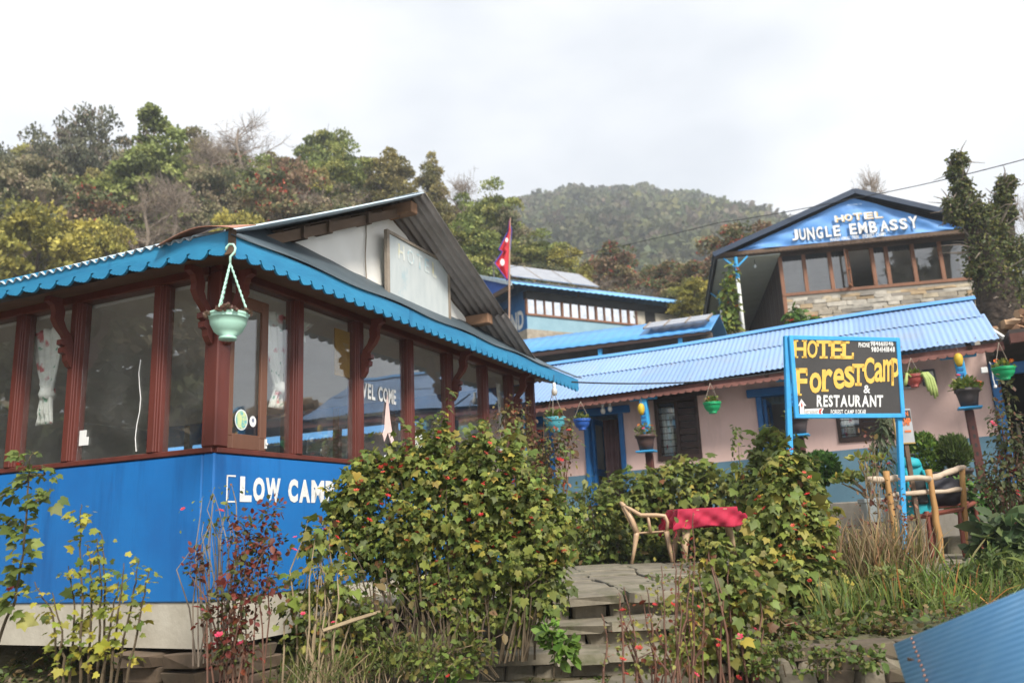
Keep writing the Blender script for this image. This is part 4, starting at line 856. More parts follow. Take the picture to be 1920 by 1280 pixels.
for u0, v0, u1, v1 in ((1478, 628, 1487, 925), (1690, 770, 1702, 1055)):
    a, b2 = sg(u0, v0), sg(u1, v1); q = MB(); q.bar((a[0], .05, a[1]), (b2[0], .05, b2[1]-.05), .06, .05, (0, 1, 0))
    if v0 > 700: q.bar((a[0], .05, a[1]), (sq(1, .02)[0]-.0, .05, sq(1, .02)[1]), .05, .05, (0, 1, 0))
    q.build('post', M['lblue_wood'], sign, bevel=.006)
# letters: pixel boxes measured in a 4.27x crop whose corner is (1440, 600)
TLc, TRc, BRc, BLc = (183, 141), (1037, 158), (1080, 764), (230, 768)
def spx(px, py): return sg(1440+px/4.267, 600+py/4.267)
def sletter(mb, ch, xa, xb, ya, yb, bold=.035, off=-.006, serif=(), shear=0):
    def fr(a, b): x, z = spx(a + shear*(b-yb), b); return (x, off, z)
    letter(mb, ch, xa, xb, yb, ya, fr, bold, 0, serif)
def sword(mb, txt, xa, xb, ya, yb, rise=0, bold=.025):
    def fr(a, b): x, z = spx(a, b); return (x, -.006, z)
    word(mb, txt, xa, xb, yb, ya, fr, bold, rise)
SF = dict(H=[(-.05, 0, .36, .09), (.64, 0, 1.05, .09), (-.05, .91, .36, 1), (.64, .91, 1.05, 1)], T=[(.22, 0, .78, .13), (0, .66, .17, .9), (.83, .66, 1, .9)], E=[(-.08, 0, .3, .13), (-.08, .87, .3, 1), (.85, .0, 1, .3), (.85, .7, 1, 1)],
          L=[(-.1, 0, .3, .13), (-.1, .87, .62, 1), (.82, 0, 1.0, .36)], F=[(-.1, 0, .5, .07), (-.12, .93, .3, 1), (.88, .72, 1.02, .95)], r=[(-.05, 0, .62, .1)], O=[])
q = MB()
for ch, xa, xb, ya, yb in (('H', 203, 305, 160, 303), ('O', 312, 394, 160, 304), ('T', 385, 500, 162, 308), ('E', 502, 592, 166, 310), ('L', 592, 685, 170, 312)): sletter(q, ch, xa, xb, ya, yb, .022, serif=SF[ch])
for ch, xa, xb, ya, yb in (('F', 222, 312, 384, 604), ('o', 330, 425, 418, 585), ('r', 430, 515, 392, 572), ('e', 520, 608, 385, 552), ('s', 608, 690, 368, 540), ('T', 672, 768, 350, 526), ('C', 765, 848, 298, 508), ('a', 848, 920, 338, 496), ('m', 918, 1002, 314, 492), ('p', 985, 1050, 304, 525)):
    if ch == 'F': q.build('yellow_lettering', M['yellow_paint'], bd); q = MB()
    sletter(q, ch, xa, xb, ya, yb, .022, serif=SF.get(ch, ()))
q.build('yellow_lettering', M['yellow_paint'], bd)
for args in (('RESTAURANT', 388, 918, 600, 694, 0, .035), ('PHONE', 722, 812, 180, 218), ('9846611046', 818, 1000, 164, 208), ('9804141848', 824, 1012, 214, 256), ('FOREST CAMP', 500, 685, 716, 752), ('KOKAR', 698, 782, 714, 750)):
    q = MB(); sword(q, *args); q.build('white_lettering', M['letter'], bd)
q = MB(); sletter(q, '&', 762, 816, 520, 585, .02); q.build('white_lettering', M['letter'], bd); q = MB()
def spoly(pts, off=-.006): q.add([(spx(a, b)[0], off, spx(a, b)[1]) for a, b in pts], [tuple(range(len(pts)))])
spoly([(264, 630), (304, 685), (285, 684), (290, 766), (254, 766), (252, 684), (240, 684)][::-1]); spoly([(291, 712), (444, 704), (430, 735), (446, 770), (291, 766)][::-1])
q.build('white_arrow', M['white_paint'], bd)
q = MB(); spoly([(266, 655), (275, 680), (270, 705), (260, 682)][::-1], -.008); spoly([(408, 712), (430, 708), (420, 738), (438, 770), (416, 764), (402, 736)][::-1], -.008); q.build('red_mark', M['red_paint'], bd)
q = MB(); sw = lambda a, b: (spx(a, b)[0], -.008, spx(a, b)[1]); word(q, 'RESTAURANT', 298, 398, 752, 722, sw, .01); q.build('faint_lettering', M['grey_wood'], bd)

# small sign behind it
def small_sign():
    Y = 9.6; a = at(1676, 790, Y); o = thing('small_sign', 'small weathered sign with orange letters below the hotel signboard', 'signboard', at(1690, 1040, Y), D2R(-3)); o.location.z = 1.05; z0 = o.location.z
    p0, p1 = at(1680, 838, Y), at(1715, 718, Y); wd = .33; x0 = float(at(1678, 800, Y)[0]-o.location.x); zb, zt = float(at(1690, 830, Y)[2])-z0, float(at(1690, 776, Y)[2])-z0+.06
    q = MB(); q.box(x0, x0+wd*.6, 0, .015, zb, zt); q.build('board', pmat('grey_print_board', (.4, .41, .42), (.33, .34, .35), 5, .6, .05), o)
    q = MB(); q.box(x0+.004, x0+wd*.58, -.003, .0, zb+.62*(zt-zb), zt-.02); q.build('dark_panel', M['black_board'], o)
    q = MB(); f = lambda a_, b_: (a_, -.006, b_); H = zt-zb
    word(q, 'OPEN', x0+.015, x0+wd*.5, zb+.78*H, zb+.92*H, f, .03); word(q, 'CAMP', x0+.015, x0+wd*.55, zb+.5*H, zb+.72*H, f, .05); q.add([f(x0+.1, zb+.3*H), f(x0+.17, zb+.3*H), f(x0+.17, zb+.36*H), f(x0+.1, zb+.36*H)], [(0, 1, 2, 3)])
    q.build('orange_lettering', M['orange_paint'], o)
    q = MB(); q.box(x0-.012, x0, -.01, .02, zb-.01, zt); q.box(x0-.012, x0+wd*.6, -.01, .02, zb-.015, zb); q.build('frame', pmat('yellow_frame', (.4, .27, .08), None, 5, .6, 0), o)
    q = MB(); q.bar((x0+.12, .03, 0), (x0+.1, .03, zb+.1), .045); q.build('post', M['old_wood'], o)
small_sign()

# ------------------------------------------------------------------ steps, paving, retaining wall
pav = thing('terrace_paving', 'grey flagstone terrace above the stone steps', 'paving', (1, 9, .9)); pav['kind'] = 'structure'; del pav['category']
def flags(root, xs, ys, z, ok, seed, th=.07, gap=.012, jit=.1, mats=None):
    r = random.Random(seed); nx, ny = len(xs), len(ys)
    P = [[(xs[i]+r.uniform(-jit, jit), ys[j]+r.uniform(-jit, jit)) for i in range(nx)] for j in range(ny)]
    for j in range(ny-1):
        for i in range(nx-1):
            c = [P[j][i], P[j][i+1], P[j+1][i+1], P[j+1][i]]; cx = sum(a for a, _ in c)/4; cy = sum(b_ for _, b_ in c)/4
            if not ok(cx, cy): continue
            qd_ = []
            for k in range(4):                     # cut the corners so that no stone is a plain rectangle
                a, b_ = np.array(c[k]), np.array(c[(k+1) % 4]); t0 = r.uniform(.02, .09); qd_ += [a+(b_-a)*t0, a+(b_-a)*.5+np.array([r.uniform(-.02, .02), r.uniform(-.02, .02)]), b_-(b_-a)*r.uniform(.02, .09)]
            pts = [(cx+(p[0]-cx)*(1-gap/.3)-cx, cy+(p[1]-cy)*(1-gap/.3)-cy) for p in qd_]; zz = z(cx, cy) if callable(z) else z; zz += r.uniform(-.012, .012)
            q = MB(); q.prism(pts, (0, 0, -th), (1, 0, 0), (0, 1, 0), (r.uniform(-.004, .004), 0, th)); o = fixnormals(q.build('flagstone', mats or M['flag'], root, bevel=.008))
            o.location = (cx-root.location.x, cy-root.location.y, zz-root.location.z); o.rotation_euler = (r.uniform(-.012, .012), r.uniform(-.012, .012), 0)
flags(pav, np.arange(-1.7, 6.6, .62), [7.72, 8.2, 8.75, 9.3, 9.9, 10.5, 11.1, 11.7, 12.4], 1.02, lambda x, y: (x < 1.95 and y < 12.6) or (x < 6 and y > 8.4 and x > 1.9), 4, jit=.08)
pth = thing('stone_path', 'worn flagstone path leading up to the steps', 'paving', (0, 5.8, .4)); pth['kind'] = 'structure'; del pth['category']
flags(pth, [-1.15, -.55, 0.05, .62, 1.2], [4.3, 4.8, 5.25, 5.75, 6.25, 6.72], .465, lambda x, y: x > -.95+.0*y, 8, jit=.1)
steps = thing('stone_steps', 'rough dry stone steps up to the terrace', 'steps', (.6, 7.2, .45)); steps['kind'] = 'structure'; del steps['category']
r_ = random.Random(12)
for k, (yn, zt, zb) in enumerate(((6.74, .63, .45), (7.08, .81, .63), (7.42, 1.0, .81))):
    x = -.35
    while x < 1.5:
        L = r_.uniform(.38, .75); zz = zt-.055 + r_.uniform(-.012, .012)                       # tread slab
        stone_at(steps, (x+L/2-.6, yn+.25-7.2+r_.uniform(-.025, .02), zz+.025-.45), (L*1.04-.015, .56, .09), M['flag'], k*31+int(x*50), r_.uniform(-.02, .02), 'tread'); x += L
    x = -.38
    while x < 1.5:
        L = r_.uniform(.2, .48); stone_at(steps, (x+L/2-.6, yn+.16-7.2+r_.uniform(0, .03), (zb+zt-.07)/2-.45), (L*1.03-.012, .24, zt-.05-zb), M['stone'], k*57+int(x*77)+9, 0, 'riser_stone'); x += L
wall_m = [pmat('brown_wall_stone', (.12, .09, .063), (.07, .053, .037), 6, .9, .5, 14, dirt=(.1, .09, .05), dlo=.5, dhi=.75), M['stone'], M['tan_stone'][1]]
rw = thing('retaining_wall', 'low dry stone retaining wall below the planted bed', 'stone wall', (2.0, 5.5, .3))
for row in range(6):
    x = 1.15+r_.uniform(0, .1)
    while x < 3.1:
        L = r_.uniform(.09, .27); h = r_.uniform(.055, .095)
        if r_.random() < .95: stone_at(rw, (x+L/2-2.0, r_.uniform(-.05, .04)-.03*(x-2.0)+.012*row, .1+.072*row), (L*.95, .2, h), wall_m[r_.choice([0, 0, 0, 1])], int(x*133)+row*5, r_.uniform(-.25, .25))
        x += L+r_.uniform(0, .015)
bw = thing('rubble_stones', 'loose grey stones edging the lodge flower bed', 'stones', (5.2, 11.6, 1.0))
for k in range(9, 16): stone_at(bw, (-3.4+.33*k+r_.uniform(-.08, .08), .35-.14*k*.33+r_.uniform(-.1, .1), .1+.1*(k % 2)), (r_.uniform(.24, .45), .28, r_.uniform(.16, .3)), M['stone'], k*3+400, r_.uniform(-.4, .4))

# ------------------------------------------------------------------ plastic chair, table, cloth
pl = pmat('tan_plastic', (.54, .37, .23), (.47, .31, .18), 4, .4, .05, dirt=(.3, .19, .1), dlo=.6, dhi=.85)
pl2 = pmat('pale_tan_plastic', (.55, .4, .25), (.48, .33, .2), 4, .4, .05)
ch = thing('plastic_chair', 'tan plastic armchair facing the red covered table', 'chair', (1.9, 12.45, 1.03), D2R(-8))
# chair faces +x in its own frame
q = MB(); q.grid(lambda a, v: (-.2+.44*a, (-.22+.44*v)*(1+.06*a), .42-.02*math.sin(math.pi*a)*math.sin(math.pi*v)+.012*a), 8, 8); q.build('seat', pl, ch, smooth=True, thick=.018)
for sy in (-1, 1):
    q = MB(); q.tube([(-.3, sy*.25, 0), (-.25, sy*.245, .2), (-.21, sy*.225, .38), (-.2, sy*.22, .43)], [.023, .029, .042, .038], 6); q.build('leg', pl, ch, smooth=True)
    q = MB(); q.tube([(.27, sy*.26, 0), (.245, sy*.255, .25), (.225, sy*.25, .43)], [.023, .033, .042], 6); q.build('leg', pl, ch, smooth=True)
    q = MB(); q.tube([(.23, sy*.25, .42), (.25, sy*.275, .56), (.22, sy*.28, .645), (.1, sy*.285, .66), (-.12, sy*.275, .67), (-.26, sy*.25, .76), (-.35, sy*.2, .81)], [.026, .024, .027, .03, .029, .027, .023], 6); q.build('armrest', pl, ch, smooth=True)
    q = MB(); q.tube([(.0, sy*.25, .42), (-.02, sy*.28, .66)], [.024, .02], 5); q.build('arm_support', pl, ch, smooth=True)
    q = MB(); q.tube([(-.2, sy*.22, .43), (-.26, sy*.23, .62), (-.345, sy*.2, .8)], [.045, .042, .034], 5); q.build('back_post', pl, ch, smooth=True)
q = MB(); q.tube([(-.35, -.2, .81), (-.385, -.1, .845), (-.395, 0, .855), (-.385, .1, .845), (-.35, .2, .81)], .034, 6); q.build('top_rail', pl, ch, smooth=True)
for k in range(5):
    y = -.14+.07*k; q = MB(); q.bar((-.21, y, .43), (-.385+abs(y)*.15, y, .84), .06, .014, (0, 1, 0)); q.build('back_slat', pl, ch)
tb = thing('plastic_table', 'tan plastic garden table under a red cloth', 'table', (2.72, 12.35, 1.03), D2R(3))
q = MB(); q.box(-.5, .5, -.36, .36, .69, .72); q.build('tabletop', pl2, tb, bevel=.01)
for sx in (-1, 1):
    for sy in (-1, 1):
        q = MB(); q.tube([(sx*.46, sy*.34, 0), (sx*.43, sy*.31, .25), (sx*.36, sy*.25, .52), (sx*.28, sy*.2, .69)], [.035, .045, .065, .09], 8); q.build('leg', pl2, tb, smooth=True)
q = MB(); q.box(-.34, .34, -.02, .02, .5, .56); q.build('stretcher', pl2, tb)
cl = thing('tablecloth', 'crimson cloth draped over the plastic garden table', 'tablecloth', (2.72, 12.35, 1.03+.722), D2R(3))
def cloth(a, v):
    x = (a-.5)*1.58; y = (v-.5)*1.28; ox = max(0, abs(x)-.5); oy = max(0, abs(y)-.36); o_ = math.hypot(ox, oy) if ox and oy else ox+oy
    if o_ == 0: return (x, y, .006+.002*math.sin(x*20)*math.sin(y*17))
    fl = (.03*math.sin((x+y)*17+2)+.014*math.sin((x-y)*31))*min(1, o_*7)+.03*min(o_*5, 1); sx = math.copysign(1, x); sy = math.copysign(1, y)
    return (sx*(min(abs(x), .5)+(fl+.2*o_*(1 if ox and oy else .16) if ox else 0)), sy*(min(abs(y), .36)+(fl+.2*o_*(1 if ox and oy else .16) if oy else 0)), .004-o_*(1.05 if ox and oy else .93)*(1+.07*math.sin((x+y)*11)))
q = MB(); q.grid(cloth, 80, 64); q.build('cloth', pmat('crimson_cloth', (.42, .02, .055), (.35, .015, .045), 3, .85, .15, 120), cl, smooth=True, thick=.003)

# ------------------------------------------------------------------ rustic stick rack, rucksack, bags, pots on the right
R0 = np.array([4.95, 9.7, 1.02])
yw = pmat('peeled_yellow_stick', (.42, .23, .08), (.3, .15, .05), 6, .7, .3, streak=(1, 1, .15)); pw = pmat('pale_bark_stick', (.5, .4, .3), (.36, .27, .19), 8, .85, .5, streak=(.3, 1, 1)); rdw = pmat('red_brown_stick', (.2, .055, .035), (.15, .04, .025), 5, .6, .2)
rk = thing('stick_bench', 'rustic bench of rough sticks with pale rails and a red seat frame', 'bench', R0)
def P_(u, v, Y): return at(u, v, Y)-R0
def stick(nm, a, b, rad, m, wob=.012, n=7):
    r = random.Random(int(a[0]*100+b[2]*33)); a = np.array(a); b = np.array(b); q = MB()
    q.tube([a+(b-a)*i/n+(np.array([r.uniform(-wob, wob) for _ in range(3)]) if 0 < i < n else 0) for i in range(n+1)], [rad*r.uniform(.85, 1.15) for _ in range(n+1)], 7); return q.build(nm, m, rk, smooth=True)
ft = lambda u, v, Y, z: np.append(P_(u, v, Y)[:2], z-R0[2])
stick('leg', P_(1740, 880, 9.6), ft(1764, 1040, 9.55, 1.0), .035, yw); stick('leg', P_(1804, 876, 10.1), ft(1808, 1020, 10.05, 1.0), .034, yw); stick('leg', P_(1661, 883, 9.3), ft(1678, 1015, 9.3, 1.0), .033, yw)
stick('rail', P_(1628, 898, 9.25), P_(1742, 897, 9.55), .036, pw); stick('rail', P_(1738, 898, 9.55), P_(1808, 876, 10.12), .036, pw); stick('rail', P_(1670, 929, 9.3), P_(1812, 917, 10.15), .028, pw)
stick('seat_rail', P_(1690, 975, 9.6), P_(1802, 955, 10.05), .026, rdw, .004); stick('seat_rail', P_(1720, 955, 10.5), P_(1830, 940, 10.9), .026, rdw, .004); stick('seat_rail', P_(1802, 955, 10.05), P_(1830, 940, 10.9), .026, rdw, .004)
for (u, v, Y) in ((1737, 958, 9.8), (1745, 960, 10.5), (1798, 958, 10.03), (1828, 942, 10.85)):
    stick('leg', P_(u, v, Y), ft(u+8, v+60, Y, 1.0), .026, rdw, .004)
q = MB(); 
for k in range(4):
    a = P_(1700+0*k, 972, 9.65); b_ = P_(1802, 953, 10.08); o_ = np.array([.1*k, .19*k, .01]); q.bar(a+o_, b_+o_, .1, .02)
q.build('seat_board', rdw, rk)
bp = thing('rucksack', 'turquoise rucksack leaning on the stick bench', 'backpack', at(1718, 965, 9.95)); bp.scale = (1, 1, 1)
q = MB(); q.grid(lambda a, v: ((.17*(1-.25*v**3)*(1-max(0, .12-v)*2))*math.copysign(abs(math.cos(2*math.pi*a))**.6, math.cos(2*math.pi*a)), .12*(1-.2*v**2)*math.copysign(abs(math.sin(2*math.pi*a))**.6, math.sin(2*math.pi*a)), .58*v), 24, 12)
tq = pmat('turquoise_nylon', (.01, .33, .38), (.008, .26, .31), 5, .6, .3, 14); q.build('body', tq, bp, smooth=True)
q = MB(); q.lathe([(.13, 0), (.14, .03), (.12, .09), (.07, .12), (0, .125)], 16, (0, 0, .55)); q.build('lid', tq, bp, smooth=True)
q = MB(); q.box(-.11, .1, -.16, -.1, .12, .4); q.build('back_pad', M['black'], bp, bevel=.02)
for sx in (-1, 1):
    q = MB(); q.tube([(sx*.1, -.11, .5), (sx*.11, -.17, .42), (sx*.12, -.18, .28), (sx*.13, -.13, .1)], .025, 6); q.build('strap', tq, bp, smooth=True)
q = MB(); q.tube([(-.05, -.06, .64), (-.02, -.1, .7), (.03, -.1, .7), (.06, -.06, .64)], .012, 5); q.build('grab_loop', M['black'], bp)
bg_ = thing('black_bag', 'soft black bag lying on the bench beside the rucksack', 'bag', at(1772, 952, 10.2))
q = MB(); q.grid(lambda a, v: (.27*math.sin(math.pi*(.06+.88*v))**.5*math.cos(2*math.pi*a)*(1+.08*math.sin(7*a*math.pi)), .16*math.sin(math.pi*(.06+.88*v))**.5*math.sin(2*math.pi*a), .02+.34*v), 20, 10); q.build('body', pmat('black_nylon', (.02, .018, .024), (.03, .027, .035), 4, .6, .3, 12), bg_, smooth=True)
q = MB(); q.tube([(-.16, 0, .3), (-.08, 0, .42), (.08, 0, .42), (.16, 0, .3)], .014, 5); q.build('handle', M['black'], bg_)

def pot_mesh(r1, r0, h, rim=.02, n=22): return [(0, 0), (r0, 0), (r0+(r1-r0)*.5, h*.5), (r1-.006, h-.05), (r1+rim*.6, h-.05), (r1+rim*.6, h), (r1-.012, h), (r1-.025, h-.04), (0, h-.05)]
def rosette(parent, c, R, n, kind, size, cols, wts, up=.4, flat=.7, nm='leaves', mat=None):
    d = unit(n); d[:, 2] = np.abs(d[:, 2]); pos = np.array(c)+d*np.array([R, R, R*flat])*RNG.uniform(.35, 1, (n, 1))
    ax = nrm(d+RNG.normal(0, .35, (n, 3))+np.array([0, 0, up])); nr = nrm(RNG.normal(0, .6, (n, 3))+np.array([0, 0, 1.0])+d*.3)
    return leaves(nm, kind, pos, ax, nr, RNG.uniform(.7, 1.3, n)*size, palette(n, cols, wts), mat or M['leaf'], parent)
def blossom(parent, c, r, mat, nm='flower'):
    q = MB(); n = 6
    for k in range(n):
        a = 2*math.pi*k/n; q.add([(0, 0, 0), (r*.9*math.cos(a-.42), r*.9*math.sin(a-.42), r*.3), (r*1.1*math.cos(a), r*1.1*math.sin(a), r*.45), (r*.9*math.cos(a+.42), r*.9*math.sin(a+.42), r*.3)], [(0, 1, 2, 3)])
        q.add([(0, 0, r*.1), (r*.45*math.cos(a), r*.45*math.sin(a), r*.5), (r*.5*math.cos(a+.5), r*.5*math.sin(a+.5), r*.6)], [(0, 1, 2)])
    o = q.build(nm, mat, parent, loc=c); o.rotation_euler = (random.uniform(-.7, .7), random.uniform(-.7, .7), random.uniform(0, 6)); return o

# hanging pots
def hanging_pot(name, label, loc, r, h, mat, hook, cords=3, plant='green', flower=None, nfl=0, cat='hanging flower pot', detail=False):
    o = thing(name, label, cat, loc)
    pr = [(0, 0), (r*.45, 0), (r*.47, h*.1), (r*.4, h*.13), (r*.72, h*.3), (r*.93, h*.6), (r*.97, h*.8), (r*1.0, h*.8), (r*1.0, h*.86), (r*.98, h*.88), (r*1.06, h*.93), (r*1.07, h), (r*.97, h), (r*.94, h*.9), (0, h*.88)]
    q = MB(); q.lathe(pr, 36); b_ = q.build('bowl', mat, o, smooth=True, label=None)
    q = MB(); q.lathe([(0, h*.89), (r*.94, h*.9), (r*.6, h*.95), (0, h*.97)], 14); q.build('soil', M['soil'], o)
    if cords:
        top = np.array([0, 0, hook])
        for k in range(cords):
            a = 2*math.pi*k/cords+.35; e = np.array([r*1.03*math.cos(a), r*1.03*math.sin(a), h*.97]); n = 26 if detail else 5; q = MB()
            for ph in ((0, math.pi) if detail else (0,)):
                q.tube([e+(top-e)*i/n+np.array([math.cos(i*1.3+ph), math.sin(i*1.3+ph), 0])*(.005 if detail else 0) for i in range(n+1)], .0052 if detail else .005, 5)
            q.build('cord', mat if detail else M['grey_wood'], o, smooth=True)
        if detail:
            q = MB(); q.tube([top+np.array([0, 0, -.02]), top+np.array([.0, 0, .05]), top+np.array([.03, .0, .085]), top+np.array([.034, 0, .115]), top+np.array([.018, .0, .142]), top+np.array([-.01, .0, .145]), top+np.array([-.03, 0, .122]), top+np.array([-.034, 0, .1])], .009, 6); q.build('hook', mat, o, smooth=True)
    if plant == 'green': rosette(o, (0, 0, h*.92), r*.95, 130, 'oval', r*.35, GREEN, [3, 3, 1, 2, .4, 0], flat=.9)
    if plant == 'succulent':
        for k in range(26):
            a = RNG.uniform(0, 6.28); rr = r*(1.0 if k < 14 else RNG.uniform(.1, .8)); c = (rr*math.cos(a), rr*math.sin(a), h*RNG.uniform(.92, 1.12) if k >= 14 else h*RNG.uniform(.82, 1.06))
            n = 16; d = unit(n); d[:, 2] = np.abs(d[:, 2])*.8+.1
            leaves('rosette', 'oval', np.array(c)+d*.004, d, unit(n)+np.array([0, 0, 1.]), np.full(n, .042), palette(n, [(.27, .16, .12), (.2, .12, .1), (.3, .2, .14), (.15, .13, .07)], [3, 2, 2, 1], .12), M['leaf'], o)
    for k in range(nfl):
        a = RNG.uniform(0, 6.28); blossom(o, (r*.7*math.cos(a), r*.7*math.sin(a)-.02, h+RNG.uniform(.04, .15)*r*5), r*.22, flower)
    return o
pc = at(426, 620, 5.62)
hanging_pot('hanging_pot', 'mint green plastic pot with brown succulents hanging at the restaurant corner', at(427, 637, 5.62), .132, .185, M['mint'], .56, 3, 'succulent', detail=True)
teal = pmat('teal_plastic', (.1, .42, .5), None, 4, .4, .03); blu = pmat('blue_plastic', (.035, .13, .5), None, 4, .4, .03); grn = pmat('green_plastic', (.015, .4, .15), None, 4, .4, .03); redp = pmat('dusky_red_plastic', (.42, .09, .08), None, 4, .4, .03)
hanging_pot('hanging_pot', 'teal hanging pot on strings at the far end of the restaurant eave', at(1041, 810, 11.4), .15, .2, teal, .58, 3, 'green', M['orange_flower'], 2)
hanging_pot('hanging_pot', 'royal blue hanging pot beside the lodge doorway', at(1092, 806, 14.4), .145, .19, blu, .5, 2, 'green')
hanging_pot('hanging_pot', 'green hanging pot with an orange marigold right of the slatted window', at(1337, 775, 13.4), .14, .18, grn, .5, 2, 'green', M['orange_flower'], 3)
hanging_pot('hanging_pot', 'dusky red hanging pot with a trailing pale plant under the meters', at(1716, 726, 12.3), .13, .19, redp, .45, 2, 'green')
hanging_pot('hanging_pot', 'bright green hanging pot with marigolds before the dark annex', at(1885, 712, 11.8), .15, .18, grn, .55, 2, 'green', M['orange_flower'], 6)
o = thing('trailing_cactus', 'pale yellow green trailing succulent spilling from the dusky red pot', 'plant', at(1716, 708, 12.2))
for k, (dx, L) in enumerate(((.16, .28), (.2, .33), (.13, .22), (-.16, .12), (.23, .3))):
    q = MB(); q.tube([(dx*.4, 0, .02), (dx*.8, -.03, .06), (dx, -.05, -.03), (dx*1.1, -.05, -L*.6), (dx*1.15, -.04, -L)], [.016, .022, .026, .026, .016], 6); q.build('stem', pmat('pale_succulent', (.36, .42, .14), (.28, .36, .1), 6, .6, .1) if k == 0 else bpy.data.materials['pale_succulent'], o, smooth=True)
# planters on the post shelves
gp = pmat('grey_brown_plastic', (.075, .062, .065), (.06, .05, .052), 4, .5, .05); bp_ = pmat('brown_plastic', (.085, .05, .045), (.07, .04, .035), 4, .5, .05)
for t_, mat, lab, fl in ((.22, gp, 'dark grey planter full of geraniums on the rightmost post shelf', 5), (2.68, gp, 'dark planter on the post shelf half hidden behind the hotel sign', 2), (5.2, bp_, 'brown ribbed planter with a straggly geranium beside the slatted window', 3)):
    zs = SHELF[t_]; o = thing('planter', lab, 'flower pot', LL(t_+.02, .85, zs), 0); q = MB(); q.lathe(pot_mesh(.165, .115, .27), 24); q.build('pot', mat, o, smooth=True); q = MB(); q.lathe([(0, .225), (.14, .225), (.05, .235), (0, .235)], 14); q.build('soil', M['soil'], o)
    if t_ < 5: rosette(o, (0, 0, .25), .2, 260, 'oval', .07, GREEN, [3, 4, 1, 2, .6, 0], flat=.95)
    else: rosette(o, (0, 0, .25), .2, 150, 'oval', .055, [(.2, .2, .08), (.14, .16, .05), (.28, .2, .1)], [3, 3, 1], flat=1.0)
    for k in range(fl): blossom(o, (RNG.uniform(-.18, .18), RNG.uniform(-.15, .02), .28+RNG.uniform(0, .2)), .03, [M['orange_flower'], M['pink_flower']][k % 2])
# yellow gourds and switches on the posts
for t_, lab in ((5.2, 'yellow painted gourd hanging on the blue post by the slatted window'), (.22, 'yellow painted gourd hanging on the blue post above the geraniums')):
    o = thing('painted_gourd', lab, 'ornament', LL(t_+.06, .83, SHELF[t_]+.62), 0, 'gourds on the lodge posts')
    q = MB(); q.lathe([(0, 0), (.03, .005), (.05, .05), (.065, .11), (.055, .17), (.03, .2), (0, .21)], 14); q.build('gourd', pmat('yellow_gourd%d' % int(t_), (.6, .42, .03), (.5, .3, .02), 9, .5, .1), o, smooth=True)
    q = MB(); q.tube([(0, 0, .2), (.01, 0, .26), (0, .02, .3)], .006, 5); q.build('string', M['old_wood'], o)
def bulb(lab, p, L=.1):
    o = thing('light_bulb', lab, 'light bulb', p); q = MB(); q.lathe([(0, 0), (.03, .01), (.045, .05), (.035, .09), (.02, .12)], 12); q.build('glass', pmat('frosted_bulb', (.6, .58, .52), None, 5, .25, 0) if 'frosted_bulb' not in bpy.data.materials else bpy.data.materials['frosted_bulb'], o, smooth=True)
    q = MB(); q.lathe([(.02, .12), (.024, .125), (.024, .18), (.01, .19)], 10); q.build('holder', M['white_paint'], o); q = MB(); q.tube([(0, 0, .18), (.005, .01, .18+L)], .005, 5); q.build('flex', M['black'], o)
bulb('bare light bulb under the far end of the restaurant eave', at(1040, 742, 11.5), .12); bulb('small bulb over the left lodge doorway, nearer the door post', at(1131, 776, 14.9), .08); bulb('small bulb over the left lodge doorway, nearer the window', at(1144, 772, 14.8), .08)
o = thing('socket_board', 'white switch and dangling socket beside the rightmost lodge post', 'switch', LL(-.05, .7, 3.56), RZL); q = MB(); q.box(-.04, .05, 0, .03, 0, .09); q.build('switch', M['white_paint'], o, bevel=.008); q = MB(); q.tube([(-.08, .02, .16), (-.1, .02, .1), (-.09, .02, -.1), (-.1, .02, -.2)], .008, 5); q.lathe([(0, -.25), (.025, -.23), (.02, -.19), (0, -.19)], 8, (-.1, .02, 0)); q.build('lead', M['white_paint'], o)

# tubs and clipped bushes by the lodge
o = thing('bucket_planter', 'pale grey tapered tub with a leggy succulent below the stick bench', 'flower pot', at(1641, 978, 10.3)); z_ = float(o.location.z)
q = MB(); q.add([], []); q.lathe(pot_mesh(.18, .13, .28), 4); b_ = q.build('tub', pmat('grey_white_plastic', (.42, .46, .46), (.36, .4, .4), 4, .5, .05), o, bevel=.02); b_.rotation_euler = (0, 0, D2R(40))
for k in range(9):
    a = RNG.uniform(0, 6.28); q = MB(); e = (math.cos(a)*RNG.uniform(.1, .34)-.06, math.sin(a)*.15, RNG.uniform(.45, .75)); q.tube([(0, 0, .2), (e[0]*.4, e[1]*.4, .2+(e[2]-.2)*.6), e], [.014, .012, .008], 5); q.build('stem', M['straw'], o); rosette(o, e, .085, 16, 'oval', .1, [(.25, .28, .07), (.16, .22, .05), (.4, .33, .06)], [3, 2, 1])
def ball_bush(label, c, rx, rz, cols, pot=None, n=1500, kind='narrow', size=.05, up=.8, rpot=.2):
    o = thing('clipped_bush', label, 'bush', (c[0], c[1], c[2]-rz-(.28 if pot else .05)))
    d = unit(n); rr = RNG.uniform(.55, 1, (n, 1))**.5; lump = 1+.07*np.sin(d[:, :1]*5+1)*np.sin(d[:, 2:]*6)
    pos = d*rr*lump*np.array([rx, rx, rz])+np.array([0, 0, rz+(.28 if pot else .05)])
    leaves('foliage', kind, pos, d*.6+np.array([0, 0, up])+RNG.normal(0, .3, (n, 3)), unit(n)+d, RNG.uniform(.7, 1.4, n)*size, palette(n, cols, [3, 2, 1], .2), M['leaf'], o)
    q = MB(); q.tube([(0, 0, 0), (.01, 0, rz*.6), (0, .01, rz*1.2)], [.02, .018, .01], 6); q.build('stem', M['stem'], o)
    if pot: q = MB(); q.lathe(pot_mesh(rpot, rpot*.72, .3), 20); q.build('pot', pot, o, smooth=True)
    return o
